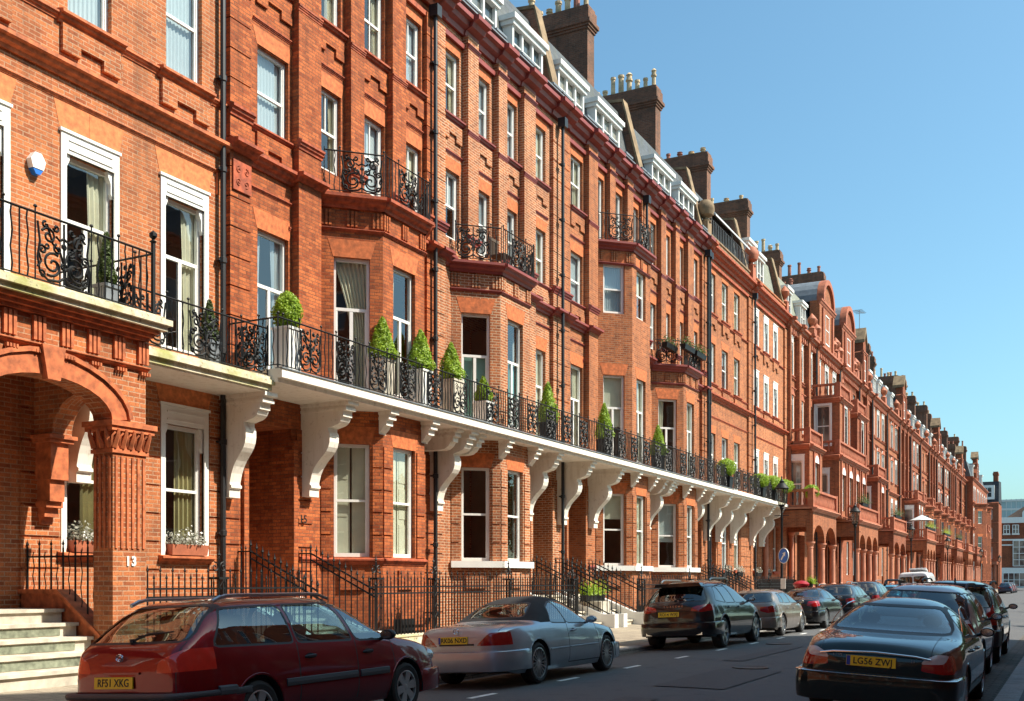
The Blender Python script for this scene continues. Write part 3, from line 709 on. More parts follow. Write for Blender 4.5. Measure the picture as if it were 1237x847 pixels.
def flat_house(P,brickm,trim,arch,label,wins,whiteframes=False,slab=True,seed=0,awning=False,brk=(),pots=6,sl='slate',dorm=(),terr=False,bigs=(),chim=True,boxes=False,door=True):
    """flat three window house (s=+1)"""
    random.seed(seed+31); F=FH(P,1); h=thing('terraced_house',label,'house',F.p(HW/2,0,GZ),'red brick terraced houses along the left of the street')
    m=M();tr=M();ar=M();mo=M(); w=1.0
    lv=[(6.0,8.6),(10.95,12.83),(14.2,16.1)]
    ops=[(u-w/2,u+w/2,a,b) for u in wins for a,b in lv]+[(u-w/2,u+w/2,2.2,4.77) for u in (wins[1:] if door else wins)]+([(wins[0]-.6,wins[0]+.6,.9,4.9)] if door else [])
    wall(m,F,0,HW,-2.2,16.95,ops); core(m,F,0,HW)
    if door:
      u=wins[0]; m.box(F,u-.75,u-.6,-1.7,-.3,.5,5.1); m.box(F,u+.6,u+.75,-1.7,-.3,.5,5.1); m.box(F,u-.6,u+.6,-1.7,-.3,4.9,5.05); m.box(F,u-.6,u+.6,-1.75,-.3,-.5,1.19)
      d=M(); d.box(F,u-.5,u+.5,-1.74,-1.62,1.2,3.6); d.build('front_door','door',h)
    for u in wins:
        for k,(a,b) in enumerate(lv):
            window(h,F,u,w-(.2 if whiteframes else 0),a,b-(.0 if not whiteframes else .3),'french' if k==0 else 'sash',near=P<60,surround=whiteframes and True)
            if not whiteframes: flat_arch(ar,F,u,w,b,.36)
            if k>0:
                mould(tr,F,u-w/2-.12,u+w/2+.12,a-.22,a-.0,.13); apron(mo,F,u,w,a-.22,pr=.07)
    for u in (wins[1:] if door else wins):
        window(h,F,u,w,2.2,4.77,near=P<60)
    for u in (wins[1:] if door else wins):
        tr.box(F,u-.62,u+.62,-.01,.12,2.05,2.2)
    rustic(mo,F,0,.35,5.8,16.5,.6,.028,.12); rustic(mo,F,7.2,7.74,5.8,16.5,.6,.028,.1)
    for a,b in ((.0,wins[0]-.9),(wins[0]+.8,wins[1]-.65),(wins[1]+.65,wins[2]-.65),(wins[2]+.65,7.74)):
        if b>a+.1: rustic(mo,F,a,b,-.2,5,.5,.035,.03)
    mould(tr,F,0,HW,10.15,10.45,.24); mould(tr,F,0,HW,13.95,14.05,.08); mould(tr,F,0,HW,9.3,9.4,.05); mould(tr,F,0,HW,10.75,10.86,.06)
    cornice(tr,F,0,HW,[(.0,.4)])
    m.build('wall',brickm,h); tr.build('string_course',trim,h); mo.build('brick_relief',brickm,h)
    if ar.v: ar.build('flat_arch',arch,h)
    roof(h,F,0,HW,sl,dorm)
    party_parapet(h,F,HW,'soot')
    if chim: chimney(h,F,HW,24.3,pots=pots,potl=(.3,.5) if not awning else (.3,.45))
    pp=M(); pp.box(F,0,HW,-.3,-.02,17.3,17.8); pp.box(F,0,HW,-.34,.03,17.8,17.88); pp.build('parapet','coping' if awning else brickm,h)
    # ball finial on a pedestal
    fb=M(); fb.box(F,.1,.7,-.3,.15,17.31,18.2); fb.lathe(F.p(.4,-.05,18.2),[(.26,0),(.28,.08),(.12,.14),(.12,.22),(.34,.34),(.42,.58),(.40,.78),(.25,1.0),(0,1.08)],14); fb.build('ball_finial','terra' if not awning else 'coping',h)
    if slab:
        s_=M(); SE=HW if door else 2.25; s_.box(F,0,SE,0,1.36,5.52,5.6); s_.box(F,0,SE,0,1.47,5.6,5.74); s_.box(F,0,SE,0,1.41,5.74,5.78); s_.build('balcony_slab','stucco',h)
        for u in bigs: bracket(h,F,u,5.52,True,1.28,.32)
        r2=M(); railing(r2,F,0,SE,1.36,5.8,.98,.68,.5,'bars',detail=.5); r2.build('balcony_railing','iron',h)
    downpipe(h,F,.15,.25,0,16.4)
    return h,F
# -------- far terrace houses: gables, stacked bays, arcaded porches
def arch_pts(uc,w,z,rise,n=8):
    return [(uc-w/2*math.cos(math.pi*i/n),z+rise*math.sin(math.pi*i/n)) for i in range(n+1)]
def arcade(m,F,u0,u1,z0,zs,z1,n,d0,d1,pier=.22,rise=None):
    """row of arches in a slab of thickness d0..d1 above zs, springing at zs"""
    W=(u1-u0)/n
    for k in range(n):
        a=u0+k*W+pier/2; b=u0+(k+1)*W-pier/2; r=min(rise or (b-a)/2,(z1-zs)*.82)
        pts=arch_pts((a+b)/2,b-a,zs,r)
        poly=[(u0+k*W,zs)]+pts+[(u0+(k+1)*W,zs),(u0+(k+1)*W,z1),(u0+k*W,z1)]
        m.pr_d(F,poly,d0,d1)
def column(m,c,r,z0,z1,n=12):
    h=z1-z0
    m.lathe((c[0],c[1],z0),[(r*1.45,0),(r*1.45,.12),(r*1.25,.16),(r*1.3,.24),(r,.3),(r*.97,h*.5),(r*.88,h-.35),(r*1.05,h-.32),(r*.95,h-.28),(r*1.35,h-.1),(r*1.5,h-.08),(r*1.5,h)],n)
def balustrade(m,F,u0,u1,d,z0,h=.95,post=True,solid=False,step=.24):
    m.box(F,u0,u1,d-.12,d+.12,z0,z0+.12); m.box(F,u0,u1,d-.13,d+.13,z0+h-.12,z0+h)
    n=max(1,int(abs(u1-u0)/step))
    if solid: m.box(F,u0,u1,d-.06,d+.06,z0,z0+h)
    for k in range(n):
        u=u0+(u1-u0)*(k+.5)/n
        if not solid: m.lathe(F.p(u,d,z0+.12),[(.06,0),(.05,.05),(.085,.22),(.05,.45),(.045,.55),(.07,h-.24)],6)
    if post:
        for u in (u0,u1): m.box(F,u-.14,u+.14,d-.15,d+.15,z0,z0+h+.04)
def porch(par,P,width,proj,mat,F,narch=2,z=5.6,side=True):
    m=M(); t=M(); u0,u1=0,width; zs=3.75
    m.box(F,u0,u1,-.01,proj,4.9,z-.15)
    # front arcade and near side
    arcade(m,F,u0,u1,1.3,zs,4.9,max(2,int(width/2.3)),proj-.35,proj)
    sideF=Fr(*(F.p(u0,0,0)[:2]),F.n[0],F.n[1],-F.t[0],-F.t[1])
    m.box(F,u0,u0+.35,-.01,proj-.36,4.55,4.9); m.box(F,u1-.35,u1,-.01,proj-.36,4.55,4.9)
    n=max(2,int(width/2.3))
    for k in range(n+1):
        u=u0+.17+(width-.34)*k/n; column(t,F.p(u,proj-.18,0),.17,1.25,zs); t.box(F,u-.25,u+.25,proj-.42,proj+.06,.1,1.25)
    for u in (u0+.17,u1-.17): column(t,F.p(u,.2,0),.15,1.25,4.55)
    m.box(F,u0,u1,0,proj-.05,.1,1.2)
    mould(t,F,u0-.1,u1+.1,z-.25,z,.25,base=proj); 
    t.box(F,u0-.12,u1+.12,-.01,proj+.1,z-.1,z-.002)
    m.build('porch',mat,par); t.build('porch_column','terraL',par)
    b=M(); balustrade(b,F,u0,u1,proj-.1,z,.95); 
    sf=Fr(*(F.p(u0,0,0)[:2]),*F.n,*F.t); balustrade(b,sf,0,proj-.1,.05,z,.95,post=False)
    b.build('balustrade','terra',par)
def gable(par,F,uc,w,z0,h,mat,kind='round'):
    m=M(); t=M()
    if kind=='round':
        m.box(F,uc-w/2,uc+w/2,-.6,.05,z0,z0+h*.62)
        pts=[(uc-w*.34,z0+h*.62),(uc+w*.34,z0+h*.62)]+[(uc+w*.34*math.cos(a),z0+h*.66+w*.30*math.sin(a)) for a in [math.pi*i/10 for i in range(11)]]
        m.pr_d(F,pts,-.6,.04)
        arc=[(uc+w*.40*math.cos(math.pi*i/12),z0+h*.64+w*.36*math.sin(math.pi*i/12)) for i in range(13)]
        inn=[(uc+w*.33*math.cos(math.pi*i/12),z0+h*.64+w*.29*math.sin(math.pi*i/12)) for i in range(13)][::-1]
        t.pr_d(F,arc+inn,-.25,.22); lr=M(); lr.pr_d(F,arc+inn,-2.5,-.26); lr.build('gable_lead_roof','lead',par)
        mould(t,F,uc-w/2-.05,uc+w/2+.05,z0+h*.55,z0+h*.66,.2)
        for s in(-1,1):
            t.box(F,uc+s*w*.33-.14,uc+s*w*.33+.14,-.02,.16,z0,z0+h*.55)
            m.pr_d(F,[(uc+s*w*.5,z0),(uc+s*w*.5,z0+h*.12),(uc+s*w*.44,z0+h*.3),(uc+s*w*.36,z0+h*.5),(uc+s*w*.34,z0)],-.5,.03)
            t.lathe(F.p(uc+s*(w*.5+.3),-.1,z0),[(.28,0),(.28,.5),(.12,.6),(.12,.7),(.3,.9),(.34,1.1),(.2,1.3),(.08,1.4),(0,1.6)],10)
    else:
        st=[(uc-w/2,z0),(uc-w/2,z0+h*.25),(uc-w*.36,z0+h*.4),(uc-w*.3,z0+h*.62),(uc-w*.2,z0+h*.66),(uc-w*.2,z0+h*.8),(uc,z0+h),(uc+w*.2,z0+h*.8),(uc+w*.2,z0+h*.66),(uc+w*.3,z0+h*.62),(uc+w*.36,z0+h*.4),(uc+w/2,z0+h*.25),(uc+w/2,z0)]
        m.pr_d(F,st,-.6,.05)
        mould(t,F,uc-w*.32,uc+w*.32,z0+h*.58,z0+h*.66,.16); 
        k_=M(); k_.pr_d(F,[(uc-w*.24,z0+h*.8),(uc,z0+h*1.02),(uc+w*.24,z0+h*.8),(uc+w*.24,z0+h*.86),(uc,z0+h*1.1),(uc-w*.24,z0+h*.86)],-.9,.18); k_.build('gable_coping','coping',par)
        for s in(-1,1): t.box(F,uc+s*w*.28-.12,uc+s*w*.28+.12,-.02,.16,z0,z0+h*.6)
    # roof running back behind the gable
    r=M(); r.pr_d(F,[(uc-w*.42,z0),(uc+w*.42,z0),(uc+w*.30,z0+h*.5),(uc,z0+h*.66),(uc-w*.30,z0+h*.5)],-6,-.59)
    g=m.build('gable',mat,par); t.build('gable_moulding','terra',g); r.build('gable_roof','slate',g)
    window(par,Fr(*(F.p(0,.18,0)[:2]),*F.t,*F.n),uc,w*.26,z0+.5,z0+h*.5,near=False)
def box_bay(par,F,u0,u1,proj,z0,z1,win,mat,n=1,arched=False,side=True,top=True):
    """square bay: near side and front walls with windows; win=(za,zb)"""
    m=M(); t=M(); fF=Fr(*(F.p(u0,proj,0)[:2]),*F.t,*F.n); W=u1-u0; za,zb=win
    sF=Fr(*(F.p(u0,0,0)[:2]),F.n[0],F.n[1],-F.t[0],-F.t[1]); eF=Fr(*(F.p(u1,0,0)[:2]),F.n[0],F.n[1],F.t[0],F.t[1])
    us=[W*(k+.5)/n for k in range(n)]; ww=min(1.15,W/n-.7)
    wall(m,fF,0,W,z0,z1,[(u-ww/2,u+ww/2,za,zb) for u in us],th=.3)
    sw=min(.9,proj-.5); wall(m,sF,0,proj-.3,z0,z1,[((proj-.3)/2-sw/2,(proj-.3)/2+sw/2,za,zb)] if side else [],th=.3); wall(m,eF,0,proj-.3,z0,z1,[],th=.3)
    m.box(F,u0,u1,0,proj,z1,z1+.15)
    for u in us:
        window(par,fF,u,ww,za,zb,near=False,surround=not arched)
        if arched:
            a=[(u-ww/2-.15,zb-.02)]+arch_pts(u,ww+.3,zb-.02,.62)+[(u+ww/2+.15,zb-.02)]; t.pr_d(fF,a[1:-1],-.05,.06)
            a=arch_pts(u,ww-.1,zb,.45); wm=M(); wm.pr_d(fF,a,0,.075); wm.build('fanlight','white',par)
        t.box(fF,u-ww/2-.3,u-ww/2-.12,0,.1,z0,z1-.3); t.box(fF,u+ww/2+.12,u+ww/2+.3,0,.1,z0,z1-.3)
    if side: window(par,sF,(proj-.3)/2,sw,za,zb,near=False,surround=True)
    for f,w in ((fF,W),(sF,proj),(eF,proj)):
        mould(t,f,-.05,w+.05,z1-.25,z1+.1,.25)
        mould(t,f,-.02,w+.02,z0+.0,z0+.18,.12)
    if top:
        balustrade(t,fF,.1,W-.1,-.12,z1+.15,.85,step=.32)
        balustrade(t,sF,.05,proj-.1,-.12,z1+.15,.85,step=.32,post=False)
    m.build('box_bay',mat,par); t.build('bay_balustrade','terra',par)
def far_house(P,label,mat='brickG',seed=0,gab=None,bayz=None,porchw=None,poff=0,boxb=(),dorms=0,pots=5,pil=True,width=HW,wn=3,sl='slate',white=.3,chim=True,z1=16.9,flowers=False):
    random.seed(seed+101); F=FH(P,1); h=thing('terraced_house',label,'house',F.p(width/2,0,GZ),'red brick terraced houses along the left of the street')
    m=M();tr=M(); w=.95; us=[width*(k+.5)/wn for k in range(wn)]
    lv=[(6.2,8.9),(10.8,12.7),(14.0,16.0)]
    b0,b1=us[0]-.75,us[-2 if wn>2 else -1]+.75
    ops=[]
    for u in us:
        for a,b in lv: ops.append((u-w/2,u+w/2,a,b))
        (ops.append((u-w/2,u+w/2,1.4 if u==us[-1] else 2.1,4.6)) if not porchw else None)
    if porchw:
        ops+=[(max(.4,poff+.5),max(2.4,poff+porchw/2-.1),1.2,4.5),(max(2.9,poff+porchw/2+.2),min(width-.4,max(5,poff+porchw-.3)),1.2,4.5)]
    wall(m,F,0,width,-.3,z1,ops,th=.3); m.box(F,0,width,-10.2,-.31,5,z1); m.box(F,0,width,-10.2,-1.9,-.3,5); m.box(F,0,width,-1.9,-.31,-.3,1.15)
    surr=random.random()<max(white,.55)
    for u in us:
        for k,(a,b) in enumerate(lv):
            if bayz and bayz>b and u<b1: continue
            window(h,F,u,w,a,b,near=False,surround=surr)
            mould(tr,F,u-.6,u+.6,a-.2,a,.14)
            if random.random()<.4: tr.pr_d(F,[(u-.6,b+.1),(u+.6,b+.1),(u,b+.5)],0,.14)
        if not porchw: window(h,F,u,w,2.1,4.6,near=False)
    for z,hh,pr in ((5.0,.25,.2),(9.6,.3,.25),(13.1,.2,.14),(13.75,.1,.1)): mould(tr,F,0,width,z,z+hh,pr)
    mould(tr,F,0,width,z1-.25,z1+.35,.45)
    k=int(width/.5)
    for i in range(k): tr.box(F,i*.5+.1,i*.5+.32,-.01,.22,z1-.5,z1-.24)
    if pil:
        for i in (range(wn+1) if seed%3==1 else (0,wn)):
            u=width*i/wn; a,b=max(0,u-.26),min(width,u+.26); m.box(F,a,b,-.01,.3,5.2,z1-.2)
            mould(tr,F,a-.03,b+.03,z1-.25,z1+.36,.65); mould(tr,F,a-.03,b+.03,9.6,9.91,.44)
    m.build('wall',mat,h); tr.build('string_course','terra',h)
    if bayz:
        lvb=[(a,b) for a,b in lv if b<bayz]
        bay(h,F,b0,b1,1.15,4.9,bayz,lvb,(mat,'arch'),'terra',near=False)
        bl=M(); balustrade(bl,Fr(*(F.p(0,1.15,0)[:2]),*F.t,*F.n),b0+1.15,b1-1.15,0,bayz+.2,.9,step=.3)
        r=.70710678; 
        for (u_,tu,sg) in ((b0,1,1),(b1,-1,1)):
            q=F.p(u_,0,0); f=Fr(q[0],q[1],tu*r*F.t[0]+r*F.n[0],tu*r*F.t[1]+r*F.n[1],-r*tu*F.t[0]+r*F.n[0],-r*tu*F.t[1]+r*F.n[1]); balustrade(bl,f,.1,1.15*1.414,0,bayz+.2,.9,step=.3,post=False)
        bl.build('bay_balustrade','terra',h)
    for bb in boxb: box_bay(h,F,*bb[:5],bb[5],mat,**(bb[6] if len(bb)>6 else {}))
    if porchw: porch(h,P,porchw,2.75,mat,Fr(*(F.p(poff,0,0)[:2]),*F.t,*F.n))
    roof(h,F,0,width,sl,[(width*(i+.5)/dorms,1.3,19.4) for i in range(dorms)],z0=z1+.35)
    if gab: gable(h,F,width/2,width*.62 if gab=='round' else width*.5,z1+.35,5.0 if gab=='round' else 4.4,mat,gab)
    if chim:
        chimney(h,F,width,23.2+random.uniform(-.8,.8),pots=pots,d0=-random.choice([.9,1.3,2.1]),d1=-4.4,potm=random.choice(['pot','potred']))
        if random.random()<.6: chimney(h,F,width*.55,22.4+random.uniform(-.5,.8),pots=3,d0=-2.2,d1=-3.6,potm='potred')
    if flowers:
        pass
    pp=M()
    for u in (.2,width-.2): pp.box(F,u-.2,u+.2,-.3,.1,z1+.35,z1+1.2); pp.lathe(F.p(u,-.1,z1+1.2),[(.26,0),(.1,.12),(.1,.2),(.26,.4),(.3,.6),(.12,.85),(0,1.0)],9)
    pp.build('parapet_urn','terra',h)
    downpipe(h,F,width-.4,.24,0,z1-.3,False)
    return h,F
# ------------------------------------------------------------------ number 13 with arched porch
def house_13():
    random.seed(3)
    P=8.2; F=FM; h=thing('terraced_house','orange brick house with arched porch numbered 13, nearest on the left','house',(XW,12,GZ),'red brick terraced houses along the left of the street')
    m=M();tr=M();ar=M();mo=M(); y1=15.95
    wins=[10.5,12.68,14.87]; w=1.0
    ops=[]
    for u in wins:
        ops+= [(u-w/2,u+w/2,6.0,8.86),(u-.46,u+.46,11.2,13.5),(u-.46,u+.46,14.9,16.4)]
        if u>12: ops.append((u-w/2,u+w/2,2.15,4.6))
    ops.append((9.4,10.9,1.2,4.4))
    wall(m,F,P,y1,-2.2,16.95,ops); core(m,F,P,y1)
    for k,u in enumerate(wins):
        window(h,F,u,w,6.0,8.86,'french',['left','right','right'][k],surround=True)
        window(h,F,u,.92,11.2,13.5,'sash','net',surround=None); window(h,F,u,.92,14.9,16.4,'sash')
        if u>12: window(h,F,u,w,2.15,4.6,'sash','olive',surround=True)
        mould(tr,F,u-.68,u+.68,11.0,11.22,.17); apron(mo,F,u,1.1,11.0,pr=.07)
        flat_arch(ar,F,u,w+.2,9.24,.46); ar.box(F,u-.018,u+.018,0,.01,9.26,9.7)
        if u>12: flat_arch(ar,F,u,w+.2,4.98,.4); mould(tr,F,u-.68,u+.68,1.98,2.14,.16)
    mould(tr,F,P,y1,10.1,10.38,.22); mould(tr,F,P,y1,11.03,11.18,.09)
    # thin stepped hood string
    x=P
    for u in wins: mould(tr,F,x,u+.78,9.72,9.8,.05); x=u+.78
    mould(tr,F,x,15.75,9.722,9.802,.05); tr.box(F,15.7,15.75,0,.05,9.3,9.72)
    # rusticated ground floor piers
    for a,b in ((11.3,12.05),(13.32,14.24),(15.5,15.95)): rustic(mo,F,a,b,-.2,5.0,.52,.035,.03)
    cornice(tr,F,P,y1,[])
    m.build('wall','brickA',h); mo.build('brick_relief','brickA',h); tr.build('string_course','trimA',h); ar.build('flat_arch','archA',h)
    d=M(); d.box(F,9.45,10.85,-.9,-.8,1.25,4.3); d.build('front_door','door',h)
    roof(h,F,P,y1,'slate',((10.5,1.6,19.2),(14,1.6,19.2))); chimney(h,F,y1,24.6)
    downpipe(h,F,15.78,.12,0,16.4)
    # basement window grille and sill
    # slab (weathered) behind porch
    s_=M(); s_.box(F,11.9,15.97,0,1.2,5.36,5.46); s_.box(F,11.9,15.99,0,1.27,5.46,5.55); s_.box(F,11.9,15.99,0,1.22,5.55,5.62); so=s_.build('balcony_slab','moss',h)
    so2=M(); so2.box(F,11.9,15.95,0,1.15,5.33,5.362); so2.build('slab_soffit','stucco',so)
    r=M(); railing(r,F,12.0,15.93,1.12,5.62,.95,.85,.5,'bars'); r.build('balcony_railing','iron',h)
    bracket(h,F,12.35,5.33,True,1.05,.3); 
    bracket(h,F,15.98,5.33,True,1.15,.3)
    # porch --------------------------------------------------
    D=2.15; ya,yb=8.35,12.0
    p=M(); t=M()
    def pil(u0,u1,d0,d1):
        p.box(F,u0,u1,d0,d1,.55,3.66)
        n=5; ww=(u1-u0)
        for k in range(n+1):   # fluting between raised ribs
            a=u0+.06+(ww-.12)*k/n; t.box(F,a-.022,a+.022,d1-.01,d1+.02,2.15,3.55)
        for k in range(4): a=d0+.06+(d1-d0-.12)*k/3; t.box(F,u0-.02,u0+.01,a-.022,a+.022,2.15,3.55)
        p.box(F,u0-.04,u1+.04,d0-.04,d1+.04,.5,.62); t.box(F,u0-.07,u1+.07,d0-.07,d1+.07,.42,.52); p.box(F,u0-.1,u1+.1,d0-.1,d1+.1,GZ-.1,.42)
        # capital
        t.box(F,u0-.03,u1+.03,d0-.03,d1+.03,3.6,3.66)
        t.box(F,u0-.01,u1+.01,d0-.01,d1+.01,3.66,3.95)
        for (z0,z1,e) in ((3.93,4.0,.09),(4.0,4.08,.12)): t.box(F,u0-e,u1+e,d0-e,d1+e,z0,z1)
        for k in range(5):
            a=u0+.02+(ww-.04)*k/4
            t.tube([F.p(a,d1+.01,3.68),F.p(a,d1+.04,3.76),F.p(a,d1+.09,3.87),F.p(a,d1+.11,3.95)],[.05,.045,.035,.02],5)
            t.tube([F.p(a-.05,d1+.01,3.7),F.p(a-.07,d1+.05,3.85),F.p(a-.03,d1+.07,3.9)],.02,4)
        for k in range(3):
            a=d0+.03+(d1-d0-.06)*k/2; t.tube([F.p(u0-.01,a,3.68),F.p(u0-.04,a,3.76),F.p(u0-.09,a,3.87),F.p(u0-.11,a,3.95)],[.05,.045,.035,.02],5)
    pil(11.28,11.93,D-.42,D); pil(8.42,9.05,D-.42,D)
    # front wall with arch
    a,b=9.06,11.27; n=14
    pts=[((a+b)/2-(b-a)/2*math.cos(math.pi*i/n),4.08+.5*math.sin(math.pi*i/n)) for i in range(n+1)]
    p.pr_d(F,[(8.42,4.08)]+pts+[(11.93,4.08),(11.93,5.0),(8.42,5.0)],D-.4,D-.01)
    for i in range(n):   # archivolt band
        (x0,z0),(x1,z1)=pts[i],pts[i+1]; cx,cz=(a+b)/2,3.9
        def off(x,z,k): dx,dz=x-cx,z-cz; l=math.hypot(dx,dz); return (x+dx/l*k,z+dz/l*k)
        ar2=[(x0,z0),(x1,z1),off(x1,z1,.3),off(x0,z0,.3)]; t.pr_d(F,ar2,D-.02,D+.012)
        ar2=[off(x0,z0,.3),off(x1,z1,.3),off(x1,z1,.37),off(x0,z0,.37)]; t.pr_d(F,ar2,D-.02,D+.05)
    t.pr_d(F,[(10.06,4.5),(10.27,4.5),(10.36,4.98),(9.97,4.98)],D-.02,D+.10)
    # side wall (far end) with arch, plus near end
    for y in (11.55,8.45):
        sf=Fr(XW,y,1,0,0,1)
        q=[(.45+ (D-.42-.45)*(1-math.cos(math.pi*i/n))/2,4.0+.62*math.sin(math.pi*i/n)) for i in range(n+1)]
        p.pr_d(sf,[(.0,4.0)]+q+[(D-.1,4.0),(D-.1,5.0),(0,5.0)],0,.38)
        # corbel on the wall
        t.box(sf,.0,.4,.02,.36,3.3,3.98); t.box(sf,.0,.34,.05,.33,2.95,3.3); t.box(sf,0,.28,.03,.35,2.85,2.95); t.box(sf,0,.2,.06,.32,2.7,2.85); t.box(sf,0,.1,.08,.3,2.58,2.7)
        for e,z in ((.06,3.9),(.1,3.96)): t.box(sf,0,.4+e,.02-e,.36+e,z,z+.06)
    p.box(F,8.42,11.93,0,D-.05,5.0,5.5)
    # entablature
    mould(t,F,8.38,11.97,4.92,5.0,.09,base=D-.02)
    for k in range(8):
        u=8.5+k*.47
        for q in (0,.075,.15): p_=.03; t.box(F,u+q,u+q+.05,D-.06,D+.0,5.04,5.38)
        for q in range(4): t.box(F,u+q*.05-.0,u+q*.05+.03,D-.02,D+.06,4.85,4.9)
    for k,(e,z0,z1) in enumerate(((.03,5.4,5.46),(.10,5.46,5.52),(.17,5.52,5.58))): t.box(F,8.4,11.95+e*.6,-.01,D+e,z0,z1)
    po=p.build('porch','brickA',h); t.build('porch_carving','trimA',po)
    sl=M(); sl.box(F,8.3,12.15,-.01,D+.24,5.58,5.66); sl.box(F,8.3,12.2,-.01,D+.3,5.66,5.75); sl.box(F,8.3,12.12,-.01,D+.22,5.75,5.8); sl.build('porch_slab','moss',po)
    r=M(); railing(r,F,8.4,11.98,D+.1,5.8,.98,.95,.5,'panel'); sF=Fr(XW,11.98,1,0,0,1); railing(r,sF,D+.1,.1,0,5.8,.98,.6,.4,'bars')
    r.tube([(XW+D+.1,11.98,5.8),(XW+D+.1,11.98,6.95)],.035,8); r.lathe((XW+D+.1,11.98,6.95),[(.035,0),(.06,.02),(.02,.05),(.06,.1),(.06,.15),(0,.2)],8)
    r.build('porch_railing','iron',po)
    # number on the pillar
    text_mesh('13',.2,.004,'white','house_number',h,Matrix.Translation(Vector((XW+D+.012,11.62,1.95))-Vector(h['_o']))@Matrix.Rotation(R(90),4,'Z')@Matrix.Rotation(R(90),4,'X'),bold=.008,spacing=1.15)
    # steps between pillars
    steps(h,F,10.16,2.2,1.22,.9,D+.12-.6,1,'stone') if False else None
    m=M(); n=5; z1=1.22; 
    for i in range(n):
        zt=z1-i*(z1-GZ)/n; m.box(F,8.2,11.25-.0,.0 ,1.05+.33*i,GZ-.1 if i==n-1 else zt-.3,zt-.05); m.box(F,8.2,11.27,.02,1.09+.33*i,zt-.05,zt)
    so=m.build('entrance_steps','stone',h)
    ti=M()
    for i in range(1,n-1):
        zt=z1-i*(z1-GZ)/n; ti.box(F,9.3,10.95,1.05+.33*i-.01,1.05+.33*i+.008,zt-.19,zt-.07)
    ti.build('riser_panel','tile',so)
    # ramped brick flank beside the steps, with railing
    fl=M(); fl.pr_u(F,[(0,1.45),(.9,1.45),(1.9,.75),(1.9,GZ-.1),(0,GZ-.1)],11.3,11.52); fl.pr_u(F,[(0,1.45),(.9,1.45),(1.9,.75),(1.9,.82),(.92,1.52),(0,1.52)],11.26,11.56); fl.build('step_flank','trimA',h)
    rl=M()
    for k in range(13):
        d=.05+k*.14; z=1.5 if d<.9 else 1.5-(d-.9)*.7
        if k%2: rl.tube([F.p(11.41+.014*math.sin(q*math.pi/2),d,z+(2.12-z)*q/8) for q in range(9)],.011,4,sm=False)
        else: spear(rl,F,11.41,d,z,2.18,.012)
    for z in (2.04,): rl.tube([F.p(11.41,0,z),F.p(11.41,1.75,z)],.014,4,sm=False)
    rl.tube([F.p(11.41,1.75,2.04),F.p(11.41,1.85,1.8),F.p(11.41,2.0,.8)],.014,4,sm=False)
    rl.build('step_railing','iron',h)
    # alarm box
    return h
MAT['tile']=plain('green_tile',(.19,.21,.15),.5,var=.5,scale=9)
# ------------------------------------------------------------------ vehicles
MAT['rubber']=plain('tyre_rubber',(.018,.018,.019),.8,var=.15)
MAT['alloy']=plain('alloy',(.48,.49,.5),.28,.9,var=.06)
MAT['hubcap']=plain('silver_hubcap',(.45,.46,.47),.35,.7,var=.06)
MAT['blacktrim']=plain('black_trim',(.02,.021,.023),.5,var=.1)
MAT['greytrim']=plain('grey_plastic',(.055,.06,.068),.55,var=.12)
MAT['chrome']=plain('chrome',(.75,.75,.76),.12,1,var=0)
MAT['plate']=plain('yellow_plate',(.85,.60,.03),.4,var=.03)
MAT['platew']=plain('white_plate',(.8,.8,.78),.4,var=.03)
MAT['ink']=plain('plate_ink',(.01,.01,.01),.5,var=0)
MAT['euband']=plain('blue_band',(.02,.06,.35),.4,var=0)
MAT['seat']=plain('grey_seat_cloth',(.06,.06,.06),.8,var=.15)
MAT['seatcream']=plain('cream_leather',(.30,.26,.21),.5,var=.08)
MAT['cabin']=plain('cabin_black',(.02,.02,.022),.7,var=.1)
MAT['fabric']=plain('black_hood_fabric',(.014,.014,.016),.85,var=.2,scale=10)
MAT['carglass']=glass('car_glass',(.42,.58,.60),2.3)
MAT['darkcarglass']=glass('privacy_glass',(.05,.06,.065),2.0)
def lampmat(name,c):
    m,nt,b=newmat(name); uv=N(nt,'ShaderNodeTexCoord'); w=N(nt,'ShaderNodeTexNoise'); w.inputs['Scale'].default_value=9
    nt.links.new(uv.outputs['Object'],w.inputs['Vector']); nt.links.new(mixc(nt,w.outputs['Fac'],[x*.6 for x in c],c),b.inputs['Base Color'])
    b.inputs['Roughness'].default_value=.08; b.inputs['Coat Weight'].default_value=1; b.inputs['Coat Roughness'].default_value=.02; return m
MAT['redlamp']=lampmat('red_lens',(.34,.006,.008)); MAT['brightlamp']=lampmat('bright_red_lens',(.75,.03,.02)); MAT['amber']=lampmat('amber_lens',(.75,.22,.02)); MAT['clearlamp']=lampmat('clear_lens',(.62,.60,.58))
def pch(tab,x):
    if x<=tab[0][0]: return tab[0][1]
    if x>=tab[-1][0]: return tab[-1][1]
    n=len(tab)
    for i in range(n-1):
        if tab[i][0]<=x<=tab[i+1][0]: break
    def sl(j): return (tab[j+1][1]-tab[j][1])/(tab[j+1][0]-tab[j][0])
    def tg(j):
        if j==0: return sl(0)
        if j==n-1: return sl(n-2)
        a,b=sl(j-1),sl(j)
        return 0 if a*b<=0 else 2*a*b/(a+b)
    h=tab[i+1][0]-tab[i][0]; t=(x-tab[i][0])/h
    return (2*t**3-3*t*t+1)*tab[i][1]+(t**3-2*t*t+t)*h*tg(i)+(-2*t**3+3*t*t)*tab[i+1][1]+(t**3-t*t)*h*tg(i+1)
